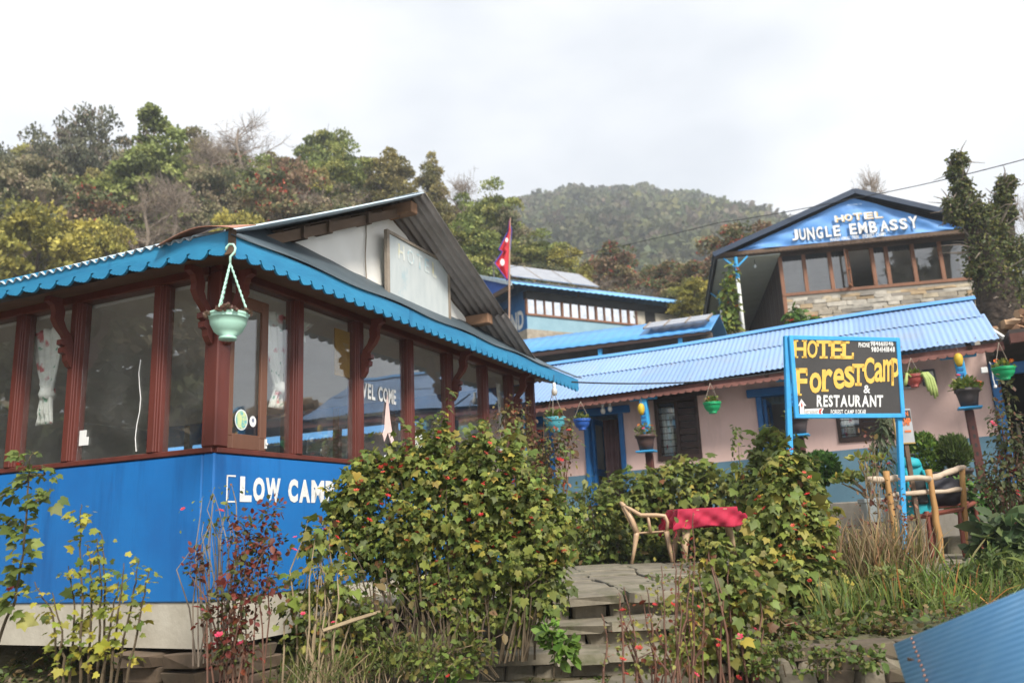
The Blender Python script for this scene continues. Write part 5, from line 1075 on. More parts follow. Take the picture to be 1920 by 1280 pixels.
ball_bush('clipped thuja ball in a dark pot by the carved post', at(1789, 850, 11.6), .2, .23, [(.09, .13, .035), (.12, .16, .045), (.06, .09, .025)], gp, 2600, 'narrow', .075)
ball_bush('tall bright green bush right of the small sign', at(1732, 858, 11.8), .24, .34, [(.1, .17, .03), (.15, .22, .04), (.05, .1, .02)], None, 1600, 'oval', .06, .4)
ball_bush('round geranium bush in front of the blue dado left of the sign post', at(1540, 878, 12.3), .24, .22, [(.06, .13, .03), (.08, .16, .035), (.04, .09, .02)], None, 1400, 'oval', .07, .4)

# ------------------------------------------------------------------ near blue roof at the lower right
nr_ = thing('near_shed', 'shed with a deep blue metal roof in the lower right corner', 'shed', (2.6, 3.0, 0))
E1 = at(1676, 1207, 4.0); E2 = at(1700, 1285, 3.62); E3 = at(1922, 1104, 3.1)
U_ = (E2-E1)/np.linalg.norm(E2-E1); V_ = (E3-E1)/np.linalg.norm(E3-E1)
V_ = nrm(V_ - 0*U_); O_ = np.array([2.6, 3.0, 0]); Wn = np.cross(U_, V_); Wn = Wn if Wn[2] > 0 else -Wn; Wn /= np.linalg.norm(Wn)
q = MB(); nU = 240
def nroof(a, v): 
    u = a*3.2; f = (u/.09) % 1; h = .009*(1-min(1, abs(f-.5)*6)) if False else .0014*math.sin(2*math.pi*u/.045)
    return E1-O_+U_*u+V_*(v*2.6)+Wn*h
q.grid(nroof, 426, 3); q.build('roof_sheet', M['roof_blue3'], nr_, smooth=True, thick=.003)
for k in range(22):
    q = MB(); c_ = E1-O_+U_*(.03+.045*1*k)+V_*(.16+.004*math.sin(k*2.1))+Wn*.005
    q.lathe([(0, -.001), (.007, 0), (.006, .004), (0, .005)], 7); n_ = q.build('roof_nail', M['rust'], nr_); n_.location = c_.tolist(); n_.rotation_euler = Vector(Wn.tolist()).to_track_quat('Z', 'Y').to_euler()
q = MB()
for a_, b_ in ((.12, .2), (.12, 2.4), (2.6, .2), (2.6, 2.4)):
    c_ = E1-O_+U_*a_+V_*b_; q.bar((c_[0], c_[1], -.4), (c_[0], c_[1], c_[2]-.05), .09)
q.build('post', M['old_wood'], nr_)
q = MB(); 
for b_ in (.2, 2.4): q.bar(E1-O_+U_*.05+V_*b_-Wn*.06, E1-O_+U_*3.1+V_*b_-Wn*.06, .08)
q.build('purlin', M['old_wood'], nr_)

# ------------------------------------------------------------------ flag, cables
fl = thing('flagpole', 'thin leaning bamboo flagpole behind the restaurant roof', 'flagpole', at(949, 600, 27)); F0 = at(949, 600, 27)
q = MB(); q.tube([(0, 0, -2.2), at(955, 500, 27)-F0, at(957, 408, 27)-F0], [.035, .03, .018], 7); q.build('pole', pmat('bamboo', (.42, .27, .18), (.3, .18, .12), 6, .7, .2), fl)
fg = thing('national_flag', 'drooping crimson pennant flag with blue border and white emblems', 'flag', at(957, 415, 26.95)); G0 = at(957, 415, 26.95)
def flagp(a, b):                                   # b 0..1 top to bottom, a 0..1 from pole to fly
    v = 412+112*b; u0 = 957-.08*(v-412)+6*min(1, b*6); wid = (26*b/.52 if b < .52 else 15+16*min(1, (b-.52)/.22) if b < .74 else 31-27*(b-.74)/.26)
    p = at(u0-wid*a*.85-2, v, 26.95)-G0; p[1] += .16*math.sin(a*8+b*3)*a+.05; return p
crim = pmat('crimson_flag_cloth', (.56, .03, .045), (.46, .022, .035), 3, .8, .1)
q = MB(); q.grid(lambda a, b: flagp(a, b), 10, 36); q.build('cloth', crim, fg, smooth=True, thick=.006)
q = MB(); q.tube([flagp(1.02, b/30) for b in range(31)], .018, 5); q.tube([flagp(0, b/30) for b in range(31)], .014, 5); q.tube([flagp(a/6, 1) for a in range(7)], .018, 5); q.build('blue_border', pmat('flag_blue', (.05, .06, .35), None, 3, .8, 0), fg)
for bc, rr, npt in ((.36, .1, 8), (.72, .15, 12)):
    q = MB(); c_ = flagp(.5, bc); c_[1] -= .1; r__ = rr; pts = []
    for k in range(npt*2): rad = r__*(1 if k % 2 == 0 else .62); pts.append((c_[0]+rad*.62*math.cos(math.pi*k/npt), c_[1], c_[2]+rad*math.sin(math.pi*k/npt)))
    q.add(pts, [tuple(range(len(pts)))]); q.build('emblem', M['white_paint'], fg)
def cable(label, pts, r):
    o = thing('cable', label, 'cable', pts[0]); q = MB(); P0 = np.array(pts[0]); path = []
    for a, b_ in zip(pts[:-1], pts[1:]):
        a, b_ = np.array(a), np.array(b_); L = np.linalg.norm(b_-a)
        for i in range(16): f = i/16; path.append(a+(b_-a)*f-P0-np.array([0, 0, .02*L*4*f*(1-f)*.55]))
    path.append(np.array(pts[-1])-P0); q.tube(path, r, 5); q.build('wire', M['black'], o)
cable('black power line rising to the right across the sky', [at(905, 508, 34), at(1345, 418, 24), at(1600, 372, 22.3), at(1960, 288, 17)], .012)
cable('thin pale pipe crossing in front of the pink lodge roof', [at(1072, 716, 11.6), at(1300, 716, 12.6), at(1500, 692, 12.2)], .012)

# ------------------------------------------------------------------ trees: ten kinds, then every tree an object with its own trunk and crown
def tree_proto(name, kind, seed, H=10., R=3.2, cols=((.1, .13, .04),), wts=(1,), nl=7000, lsize=.3, shape='round', flowers=None, bare=False, leafk='quad', ncl=60, low=.22, drop=0):
    r = np.random.default_rng(seed); rt = bpy.data.objects.new(name, None)
    q = MB(); lean = r.normal(0, .25, 2); tips = []
    trunk = [np.array([lean[0]*(i/8)**2+.12*math.sin(i*1.7+seed), lean[1]*(i/8)**2+.1*math.sin(i*2.3+seed), H*.86*i/8]) for i in range(9)]
    trunk[0][2] = -1.5; q.tube(trunk, [.2*(1-i/9.5)+.03 for i in range(9)], 7)
    nb = 26 if bare else 15
    for k in range(nb):
        f = r.uniform(.25, .97); p = np.array([np.interp(f*8, range(9), [t[j] for t in trunk]) for j in range(3)]); a = r.uniform(0, 6.28)
        prof = math.sin(math.pi*min(1, (f-.12)/.88*.85+.1))**.7; L = R*prof*r.uniform(.6, 1.1)
        e = p+np.array([math.cos(a)*L, math.sin(a)*L, L*r.uniform(.25, .8)]); m = p+(e-p)*.5+np.array([0, 0, L*.1])+r.normal(0, .12, 3)
        q.tube([p, m, e], [.07*(1.1-f)+.025, .045*(1.1-f)+.02, .012], 5, False); tips += [e, m]
        if bare:
            for _ in range(9):
                s0 = p+(e-p)*r.uniform(.3, 1); d = nrm(r.normal(0, 1, 3)+np.array([math.cos(a)*.8, math.sin(a)*.8, .9])); L2 = r.uniform(.5, 1.3)
                s1 = s0+d*L2; q.tube([s0, s0+d*L2*.5+r.normal(0, .05, 3), s1], [.022, .016, .007], 4, False); tips.append(s1)
                for _ in range(4):
                    d2 = nrm(d+r.normal(0, .7, 3)); t0 = s0+(s1-s0)*r.uniform(.3, 1); q.tube([t0, t0+d2*r.uniform(.25, .7)], [.011, .005], 3, False)
    tr = q.build('trunk', M['pale_bark'] if bare else M['bark'], rt); COL.objects.unlink(tr); COL.objects.link(tr)
    zc = H*(low+1)/2; hz = H*(1-low)/2
    C = []; 
    while len(C) < ncl:
        d = nrm(r.normal(size=3)); rad = r.uniform(.45, .97)
        if shape == 'cone': hh = (d[2]*rad+1)/2; w_ = (1.08-hh)**.75
        elif shape == 'tall': w_ = .75+.3*r.random()
        else: w_ = 1
        C.append(np.array([d[0]*rad*R*w_, d[1]*rad*R*w_, zc+d[2]*rad*hz]) + r.normal(0, .14, 3)*R*.5)
    C = np.array(C)
    for _ in range(3):
        D = np.linalg.norm(C[:, None]-C[None], axis=2); np.fill_diagonal(D, 99); far_ = D.min(1) > R*.3
        C[far_] += (np.array([0, 0, zc])-C[far_])*.3
    crad = r.uniform(.5, 1.0, ncl)*R*.36*(60/ncl)**.25; csh = r.normal(0, .16, ncl)
    hue = r.choice(len(cols), ncl, p=np.array(wts)/sum(wts))
    n = int(nl*1.7); lsize = lsize*.76; ci = r.integers(0, ncl, n); d = nrm(r.normal(size=(n, 3))); d[:, 2] = np.where(d[:, 2] < -.25, -d[:, 2]*.6, d[:, 2])
    pos = C[ci]+d*crad[ci][:, None]*np.array([1, 1, .62])*r.uniform(.55, 1.08, (n, 1))
    cc = 1.75*np.array(cols)[np.where(r.random(n) < .8, hue[ci], r.integers(0, len(cols), n))]*(1+csh[ci][:, None])*(1+r.normal(0, .17, (n, 1)))
    leaves('crown', leafk, pos, d+r.normal(0, .6, (n, 3))+np.array([0, 0, -drop]), r.normal(0, .75, (n, 3))+d+np.array([0, 0, .7]), r.uniform(.65, 1.35, n)*lsize, cc, M['treeleaf'], rt)
    if flowers:
        m = flowers; ci = r.integers(0, ncl, m); d = nrm(r.normal(size=(m, 3))); d[:, 2] = np.abs(d[:, 2])*.8; base = C[ci]+d*crad[ci][:, None]*np.array([1.05, 1.05, .75]); k = 6
        pos = np.repeat(base, k, 0)+r.normal(0, .07, (m*k, 3)); leaves('blossom', 'quad', pos, r.normal(size=(m*k, 3)), r.normal(size=(m*k, 3)), r.uniform(.08, .15, m*k), palette(m*k, [(.42, .07, .045), (.34, .06, .04), (.45, .12, .08)], [3, 2, 1], .15), M['treeleaf'], rt)
    return rt
TK = {}
def addk(k, **a):
    a['ncl'] = int(a.get('ncl', 60)*1.3); TK.setdefault(k, []).append(tree_proto(a.pop('name'), k, **a))
CH = [(.2, .175, .042), (.155, .145, .035), (.25, .215, .05), (.1, .1, .03)]
for s_ in (1, 2): addk('chestnut', name='broadleaf_tree', seed=s_, R=3.9, cols=CH, wts=(4, 3, 2, 1), nl=9000, lsize=.26, ncl=75, low=.12)
DK = [(.095, .1, .05), (.14, .125, .07), (.07, .08, .04), (.18, .145, .095)]
for s_ in (3, 4): addk('oak', name='broadleaf_tree', seed=s_, R=3.3, cols=DK, wts=(3, 3, 2, 2), nl=7000, lsize=.24, ncl=62, low=.15)
GR = [(.125, .15, .045), (.16, .175, .05), (.09, .11, .035), (.2, .195, .055)]
for s_ in (5, 6): addk('green', name='broadleaf_tree', seed=s_, R=3.1, cols=GR, wts=(3, 3, 2, 1), nl=8000, lsize=.24, ncl=66, low=.12)
addk('tall', name='tall_tree', seed=7, R=2.5, cols=[(.13, .15, .045), (.16, .175, .055), (.1, .12, .036)], wts=(3, 2, 2), nl=11000, lsize=.24, shape='tall', ncl=80, low=.14, drop=.8)
RH = [(.1, .105, .045), (.15, .12, .06), (.2, .135, .085), (.075, .085, .04)]
for s_ in (8, 9): addk('rhodo', name='rhododendron_tree', seed=s_, R=3.1, cols=RH, wts=(3, 3, 2, 2), nl=6000, lsize=.25, flowers=380, ncl=62, low=.12)
BR_ = [(.17, .12, .085), (.13, .095, .07), (.2, .155, .11)]
for s_ in (10, 11): addk('bare', name='bare_tree', seed=s_, R=2.8, cols=BR_, wts=(3, 2, 2), nl=2200, lsize=.13, bare=True, ncl=80, low=.2, leafk='narrow')
OL = [(.14, .12, .045), (.17, .14, .055), (.1, .095, .035)]
for s_ in (12, 13): addk('olive', name='broadleaf_tree', seed=s_, R=2.7, cols=OL, wts=(3, 3, 2), nl=8000, lsize=.22, shape='cone', ncl=70, low=.08)
addk('sparse', name='sparse_tree', seed=14, R=2.9, cols=[(.06, .065, .038), (.085, .085, .055), (.13, .11, .085)], wts=(3, 3, 1), nl=2600, lsize=.26, ncl=42, low=.3)
WORD = dict(chestnut='rounded yellow green chestnut', oak='dark oak', green='green broadleaf', tall='tall feathery green', rhodo='red flowering rhododendron', bare='leafless grey', olive='olive brown', sparse='sparse dark crowned')
CAT = dict(rhodo='rhododendron')
used = set()
def plant_tree(kind, x, y, ztop, width, label, group, idx=None):
    gz = float(ground_z(x, y)); h = max(3.0, ztop-gz); P = TK[kind]; p = P[(idx if idx is not None else random.randrange(len(P))) % len(P)]
    if id(p) not in used: used.add(id(p)); COL.objects.link(p); o = p
    else: o = copy_tree(p)
    baseR = {'chestnut': 3.9, 'oak': 3.3, 'green': 3.1, 'tall': 2.5, 'rhodo': 3.1, 'bare': 2.8, 'olive': 2.7, 'sparse': 2.9}[kind]
    o.location = (x, y, gz); wsc = width/2/baseR if width else h/10*random.uniform(.85, 1.1)
    o.scale = (wsc, wsc, h/10); o.rotation_euler = (0, 0, random.uniform(0, 6.28)); tag(o, label, 'tree', group)
    return o
HERO = [('chestnut', 80, 372, 36, 250, 'large rounded yellow green chestnut above the left eave of the restaurant'), ('chestnut', 215, 395, 38, 120, 'smaller yellow green chestnut right of the large one over the left eave'),
 ('chestnut', 452, 378, 40, 130, 'yellow green round tree just above the rusty hip of the restaurant roof'), ('tall', 288, 198, 46, 150, 'tallest feathery green tree with a visible trunk rising over the left eave'),
 ('sparse', 165, 172, 52, 110, 'sparse dark tree with gaps against the sky, highest on the left skyline'), ('sparse', 98, 236, 50, 110, 'sparse dark tree on the skyline left of the highest sparse one'), ('sparse', 40, 275, 47, 120, 'sparse dark tree on the far left skyline'),
 ('oak', 235, 255, 54, 120, 'dark oak between the sparse skyline tree and the tall feathery one'), ('oak', 20, 265, 44, 180, 'grey brown oak cut by the left edge of the view'), ('oak', 110, 300, 44, 170, 'dark grey green oak below the skyline at the left'),
 ('oak', 385, 300, 48, 130, 'dark oak right of the tall feathery tree'), ('bare', 455, 205, 62, 150, 'pale leafless tree on the skyline above the white gable'), ('bare', 400, 240, 56, 120, 'brown leafless tree between the tall green tree and the red rhododendron'),
 ('olive', 362, 228, 60, 110, 'olive green tree on the skyline just right of the tall feathery one'), ('rhodo', 520, 258, 44, 165, 'large rhododendron dotted with red bloom above the restaurant roof'), ('green', 600, 222, 60, 120, 'green tree on the skyline right of the pale leafless one'),
 ('green', 640, 265, 54, 130, 'fresh green tree right of the big red rhododendron'), ('green', 590, 320, 46, 120, 'low fresh green tree behind the roof apex'), ('olive', 735, 272, 54, 130, 'olive brown conical tree above the restaurant apex'),
 ('olive', 690, 290, 58, 110, 'olive tree left of the one above the apex'), ('olive', 805, 285, 58, 90, 'thin olive tree on the skyline right of the apex'), ('bare', 868, 318, 56, 100, 'grey leafless tree right of the apex skyline'),
 ('green', 915, 335, 52, 110, 'green tree at the right end of the near forest skyline'), ('oak', 945, 388, 50, 110, 'dark tree stepping down behind the flag top'), ('green', 880, 400, 44, 140, 'fresh green tree left of the flag'), ('olive', 820, 370, 44, 120, 'olive tree behind the steep tin slope'),
 ('green', 1000, 432, 50, 120, 'green tree right of the flag'), ('chestnut', 1050, 455, 49, 110, 'yellow green tree right of the flag above the glazed lodge'), ('oak', 1000, 480, 44, 120, 'dark tree directly behind the solar panels'), ('rhodo', 985, 500, 43, 100, 'rhododendron with few blooms behind the flag tail'),
 ('rhodo', 1160, 440, 50, 135, 'red rhododendron above the middle of the glazed lodge'), ('rhodo', 1250, 476, 48, 130, 'red rhododendron above the right end of the glazed lodge'), ('rhodo', 1215, 500, 46, 110, 'red rhododendron between two taller ones above the glazed lodge'),
 ('bare', 1120, 512, 46, 130, 'grey leafless tree just behind the glazed lodge roof'), ('bare', 1195, 560, 43, 100, 'low bare tree behind the right part of the glazed lodge'), ('rhodo', 1375, 400, 42, 150, 'tall red rhododendron touching the left eave of the gabled hotel'),
 ('rhodo', 1440, 425, 46, 110, 'red rhododendron peeping over the gabled hotel roof'), ('rhodo', 1310, 470, 46, 110, 'red rhododendron left of the gabled hotel'), ('chestnut', 1300, 535, 37, 90, 'small yellow green tree beside the gabled hotel porch'), ('olive', 1270, 560, 42, 100, 'brown green tree above the small pale solar panels'),
 ('bare', 1625, 298, 36, 85, 'leafless tree standing behind the gabled hotel ridge')]
for i, (k, u, v, Y, wpx, lab) in enumerate(HERO):
    p = at(u, v, Y); plant_tree(k, float(p[0]), float(p[1]), float(p[2]), wpx*Y/FPX*1.12, lab, 'hillside forest trees', i)
# fill behind and between them
kinds = ['oak', 'green', 'olive', 'rhodo', 'bare', 'chestnut', 'oak', 'olive', 'green', 'bare']
r_ = random.Random(21)
SPOT = [(-120, 'at the left edge'), (40, 'above the big chestnut'), (130, 'under the skyline trees'), (230, 'left of the tall feathery tree'), (330, 'right of the tall feathery tree'), (430, 'above the rusty roof corner'), (520, 'by the large rhododendron'),
        (600, 'above the white gable'), (690, 'left of the roof apex'), (770, 'above the roof apex'), (850, 'right of the roof apex'), (930, 'behind the flag'), (1010, 'right of the flag'), (1100, 'above the solar panels'), (1190, 'over the glazed lodge'), (1280, 'left of the gabled hotel')]
def fill_label(kd, u, dv, Y):
    s = min(SPOT, key=lambda q: abs(q[0]-u))[1]
    return '%s tree %s the slope %s' % (WORD[kd], ('highest on' if dv < 25 else 'high up' if dv < 45 else 'halfway up' if dv < 62 else 'low on' if dv < 85 else 'at the foot of'), s)
for k in range(190):
    u = r_.uniform(-120, 1320); Y = r_.uniform(42, 78)
    sky_v = np.interp(u, [-150, 0, 100, 290, 420, 600, 690, 760, 830, 930, 1000, 1080, 1250, 1400], [252, 252, 250, 240, 232, 245, 292, 298, 328, 378, 445, 468, 488, 498])
    v = sky_v+r_.uniform(2, 50)+(78-Y)*1.9
    p = at(u, v, Y); kd = r_.choice(kinds); plant_tree(kd, float(p[0]), float(p[1]), float(p[2]), None, fill_label(kd, u, v-sky_v, Y), 'hillside forest trees')
_by = {}
for o in list(COL.objects):
    if o.get('category') == 'tree' and o.get('group') == 'hillside forest trees': _by.setdefault(o['label'], []).append(o)
for l_, os_ in _by.items():
    if len(os_) > 1:
        os_.sort(key=lambda o: o.location.y); nm_ = ['nearest', 'second', 'third', 'fourth', 'fifth', 'sixth']
        for i, o in enumerate(os_): o['label'] = l_+', '+('farthest' if i == len(os_)-1 else nm_[i])
# trees beside and behind the viewer (they show in the panes)
for i, (x, y, h, kd) in enumerate(((-13, 3, 9, 'oak'), (-17, 7, 10, 'green'), (-20, -1, 10, 'oak'), (-14, -5, 9, 'olive'), (-24, 5, 12, 'oak'), (-11, 9.5, 7, 'oak'), (-18, 12, 9, 'green'), (-27, 12, 12, 'olive'), (-24, -8, 12, 'oak'), (-16, -12, 10, 'green'))):
    plant_tree(kd, x, y, float(ground_z(x, y))+h, None, WORD[kd]+' tree on the slope in front of the restaurant', 'trees before the restaurant', i)
# under-storey that hides the soil between the trunks
n = 70000; Yv = RNG.uniform(25, 85, n); u = RNG.uniform(-300, 1500, n); xx = (u-960)/FPX*Yv; keep = ~((xx > -2) & (xx < 16) & (Yv < 40)); xx, Yv = xx[keep], Yv[keep]; n = len(xx)
zz = ground_z(xx, Yv)+RNG.uniform(0, 1, n)**1.5*(2.2+1.2*np.sin(xx*.6)*np.sin(Yv*.5))
leaves('undergrowth', 'quad', np.stack([xx, Yv, zz], 1), RNG.normal(0, 1, (n, 3)), RNG.normal(0, .6, (n, 3))+np.array([0, -.5, 1]), RNG.uniform(.2, .5, n), palette(n, [(.09, .1, .036), (.13, .12, .045), (.06, .07, .03), (.15, .115, .07)], [3, 2, 2, 2]), M['treeleaf'])

# ------------------------------------------------------------------ the far wooded hill
def hill_z(x, y):
    sil = np.interp(x, [-160, -80, -40, 0, 12, 27, 42, 58, 75, 91, 110, 135, 170, 240, 330], [54, 106, 130, 139, 143, 145.5, 145, 143, 136, 128, 120, 111, 94, 64, 34])
    t = np.clip((350-y)/260, 0, 1); return sil*(1-t**1.15) + 8*t - np.clip(y-350, 0, 200)*.5 + (3.4*np.sin(x*.07+y*.05)*np.sin(y*.045+x*.02)+1.6*np.sin(x*.21+2)*np.sin(y*.12))*(t > .02)
xs = np.linspace(-170, 330, 110); ys = np.linspace(95, 430, 80); X, Y = np.meshgrid(xs, ys); Z = hill_z(X, Y)-2.0
q = MB(); nx = len(xs); q.add(np.stack([X, Y, Z], -1).reshape(-1, 3), [(j*nx+i, j*nx+i+1, (j+1)*nx+i+1, (j+1)*nx+i) for j in range(len(ys)-1) for i in range(nx-1)])
tag(q.build('far_hill', pmat('far_hill_earth', (.06, .065, .03), (.05, .045, .03), .05, .95, 0), smooth=True), kind='structure')
nc = 7200; cx = RNG.uniform(-60, 190, nc); cy = 150+RNG.uniform(0, 1, nc)**.8*215; sel = np.abs(cx/cy) < .55; cx, cy = cx[sel], cy[sel]; nc = len(cx); cz = hill_z(cx, cy)
patch = 1+.28*np.sin(cx*.06+cy*.031)*np.sin(cy*.052-cx*.022)+.12*np.sin(cx*.19)*np.sin(cy*.15); cr_ = RNG.uniform(1.2, 3.4, nc)*RNG.uniform(.8, 1.15, nc); per = 42; cc = patch[:, None]*palette(nc, [(.085, .1, .04), (.1, .105, .05), (.13, .12, .065), (.07, .08, .038), (.15, .115, .08), (.17, .17, .06)], [4, 3, 2, 3, 2, 1], .14)
d = unit(nc*per); d[:, 2] = np.abs(d[:, 2]); pos = np.repeat(np.stack([cx, cy, cz], 1), per, 0)+d*np.repeat(cr_, per)[:, None]*np.array([1, 1, 1.05])*RNG.uniform(.8, 1.05, (nc*per, 1))
leaves('far_forest', 'quad', pos, RNG.normal(size=(nc*per, 3))+d*.3, d+RNG.normal(0, .45, (nc*per, 3)), RNG.uniform(.9, 1.9, nc*per)*np.repeat(cr_, per)*.36, np.repeat(cc, per, 0)*(1+RNG.normal(0, .12, (nc*per, 1))), M['treeleaf'])

# ------------------------------------------------------------------ ivy grown old tree at the right
iv = thing('ivy_tree', 'leaning old trunk smothered in ivy at the right of the gabled hotel', 'tree', at(1885, 610, 20.5)); I0 = at(1885, 610, 20.5)
def pth_(pts, Y): return [at(u, v, Y)-I0 for u, v in pts]
q = MB(); q.tube([np.array(p) for p in [(0, 0, -2.5)]+pth_([(1880, 600), (1862, 520), (1840, 450), (1815, 385), (1800, 330), (1797, 295)], 20.5)], [.68, .58, .46, .33, .24, .15, .06], 9)
q.tube(pth_([(1862, 520), (1888, 440), (1886, 380), (1890, 345)], 20.6), [.3, .2, .15, .08], 7); q.tube(pth_([(1880, 590), (1905, 560), (1930, 520)], 20.3), [.07, .06, .05], 6); q.tube(pth_([(1850, 470), (1890, 480), (1930, 470)], 20.7), [.1, .07, .04], 6)
q.build('trunk', pmat('dark_gnarled_bark', (.06, .042, .03), (.025, .018, .013), 5, .95, 1.0, 7, bdist=.12, dirt=(.05, .06, .025), dlo=.5, dhi=.7), iv, smooth=True)
r_ = np.random.default_rng(8); blobs = [(1797, 300, 26), (1790, 325, 22), (1802, 350, 30), (1815, 385, 44), (1785, 385, 24), (1840, 420, 50), (1800, 400, 36), (1845, 470, 46), (1865, 440, 42), (1862, 520, 52), (1880, 480, 40), (1885, 560, 46), (1905, 520, 44), (1848, 500, 28), (1887, 345, 26), (1880, 370, 26), (1892, 400, 22), (1915, 470, 34), (1912, 590, 40), (1860, 400, 26), (1825, 505, 18)]
pp = []; aa = []
for u, v, rp in blobs:
    c = at(u, v, 20.4)-I0; R_ = .82*rp*20.4/FPX; n = int(rp*(26 if v < 470 else 19)); d = nrm(r_.normal(size=(n, 3))); pp.append(c+d*R_*r_.uniform(.5, 1.12, (n, 1))*(.8 if v < 470 else 1)*(1+.25*np.sin(d[:, :1]*6+u)*np.sin(d[:, 2:]*5))); aa.append(d)
pp = np.concatenate(pp); aa = np.concatenate(aa); n = len(pp)
leaves('ivy', 'oval', pp, aa*.5+r_.normal(0, .5, (n, 3))+np.array([0, 0, -.5]), aa+r_.normal(0, .5, (n, 3)), r_.uniform(.055, .115, n), palette(n, [(.08, .1, .035), (.12, .135, .045), (.2, .2, .05), (.11, .09, .045)], [4, 3, 1.4, 1.5]), M['leaf'], iv)
q = MB()
for k in range(110):
    u, v, rp = blobs[r_.integers(0, len(blobs))]; c = at(u, v, 20.4)-I0; d = nrm(r_.normal(size=3)+np.array([0, 0, .3])); R_ = rp*20.4/FPX; q.tube([c, c+d*R_*1.1, c+d*R_*1.6+r_.normal(0, .08, 3)], [.02, .014, .006], 4, False)
q.build('twig', M['pale_bark'], iv)
for i, (u, v, Y, w_) in enumerate(((1935, 430, 24, 150), (1905, 350, 27, 70))):
    p = at(u, v, Y); plant_tree('bare', float(p[0]), float(p[1]), float(p[2]), w_*Y/FPX, ['bare twiggy tree at the right edge behind the ivy trunk', 'thin bare tree just right of the ivy clump top'][i], 'bare trees behind the ivy', i)

# ------------------------------------------------------------------ garden shrubs
def px(p, Y): return p*Y/FPX
def shrub(name, label, base, blobs, n, kind, size, cols, wts, Y, flower=None, nfl=0, frad=.03, stems=20, stem_mat='stem', droop=.55, cat='shrub', jit=.22, inner=.35, leafside=True, front=False, sprigs=0, srad=.006):
    "blobs: (u, v, half width, half height) in photograph pixels at distance Y: where the foliage hangs"
    B = at(base[0], base[1], base[2] if len(base) > 2 else Y); o = thing(name, label, cat, B); r = np.random.default_rng(abs(hash(label)) % 9999 if False else sum(map(ord, label)))
    vol = np.array([bq[2]*bq[3] for bq in blobs], float); vol /= vol.sum(); ci = r.choice(len(blobs), n, p=vol)
    Cn = np.array([at(bq[0], bq[1], (bq[4] if len(bq) > 4 else Y)) for bq in blobs]); Rx = np.array([px(bq[2], Y) for bq in blobs]); Rz = np.array([px(bq[3], Y) for bq in blobs])
    d = nrm(r.normal(size=(n, 3))); rad = r.uniform(inner, 1.0, (n, 1))**.6*(1+.16*np.sin(d[:, :1]*7+ci[:, None])*np.sin(d[:, 2:]*6+ci[:, None]*2)) + r.exponential(.06, (n, 1))
    rr = np.stack([Rx[ci], np.minimum(Rx[ci], Rz[ci])*.8, Rz[ci]], 1)
    pos = Cn[ci]+d*rad*rr-B
    if sprigs:                                       # long shoots that break the outline
        k = r.integers(0, n, sprigs); m_ = 14; s0 = np.repeat(pos[k], m_, 0); sd0 = np.repeat(nrm(d[k]*.6+np.array([0, -.1, .8])+r.normal(0, .3, (sprigs, 3)))*r.uniform(.12, .34, (sprigs, 1)), m_, 0)
        ex = s0+sd0*r.uniform(0, 1, (sprigs*m_, 1))+r.normal(0, .02, (sprigs*m_, 3)); pos = np.concatenate([pos, ex]); d = np.concatenate([d, np.repeat(d[k], m_, 0)]); n = len(pos)
    ax = d*.45+np.array([0, -.15, -droop])+r.normal(0, .42, (n, 3)); nr = d*.7+np.array([0, -.3, .75])+r.normal(0, .4, (n, 3))
    cl_ = palette(n, cols, wts, jit)
    leaves('leaves', kind, pos, ax, nr, np.clip(r.lognormal(-.12, .38, n), .35, 1.9)*size, cl_, M['leaf'], o)
    q = MB()
    for k in range(stems):
        t = r.integers(0, n); e = pos[t]; b0 = np.array([e[0]*.62+r.normal(0, .06), e[1]*.4+r.normal(.03, .06), 0]); m = b0+(e-b0)*.55+np.array([r.normal(0, .05), r.normal(0, .05), .12*np.linalg.norm(e-b0)])
        q.tube([b0+np.array([0, 0, -.08]), b0+(m-b0)*.5+r.normal(0, .012, 3), m, m+(e-m)*.6+r.normal(0, .02, 3), e], [srad*1.5, srad*1.3, srad, srad*.7, srad*.4], 5, False)
    q.build('stems', M[stem_mat], o)
    for k in range(nfl):
        t = r.integers(0, n)
        while front and (d[t][1] > -.1 or (pos[t]-pos.mean(0))[2] < -.55*r.random()): t = r.integers(0, n)
        f = blossom(o, (pos[t]+d[t]*.04+np.array([0, -.07, -.01])).tolist(), frad*r.uniform(.7, 1.25), flower if not isinstance(flower, (list, tuple)) else flower[k % len(flower)])
    return o
AB = [(.14, .18, .04), (.2, .23, .05), (.095, .125, .03), (.27, .26, .06), (.38, .31, .06), (.2, .09, .035)]
RF = [M['flower'], pmat('coral_flower', (.62, .1, .06), None, 9, .5, .05)]
shrub('flowering_shrub', 'big lantern flower shrub with red bells covering the restaurant wall', (860, 1225, 6.3),
      [(690, 905, 55, 45), (650, 940, 40, 45), (665, 1000, 40, 70), (790, 880, 70, 60), (880, 880, 70, 60), (940, 930, 75, 70), (1010, 970, 60, 85), (830, 970, 120, 70), (740, 1020, 70, 70), (920, 1040, 110, 70), (1010, 1080, 60, 80), (830, 1090, 110, 50),
       (830, 810, 16, 40), (800, 840, 26, 30), (690, 862, 28, 24), (900, 835, 40, 26), (745, 880, 30, 34), (960, 850, 26, 36), (1040, 1000, 35, 60), (620, 1000, 22, 50), (960, 1140, 70, 40), (860, 1150, 60, 30)],
      10500, 'lobed', .047, AB, [6, 6, 3.5, 3, .5, .15], 6.5, RF, 110, .02, 70, 'stem', inner=.08, front=True, sprigs=190)
shrub('twiggy_growth', 'bare brown canes and dead twigs under the big lantern flower shrub', (800, 1270, 6.0), [(700, 1120, 70, 60), (800, 1140, 80, 50), (900, 1150, 70, 40), (640, 1090, 50, 60)], 160, 'oval', .05, [(.2, .13, .06), (.14, .12, .045), (.1, .13, .035)], [2, 2, 2], 6.1, None, 0, .02, 30, 'bark', inner=.05, srad=.005)
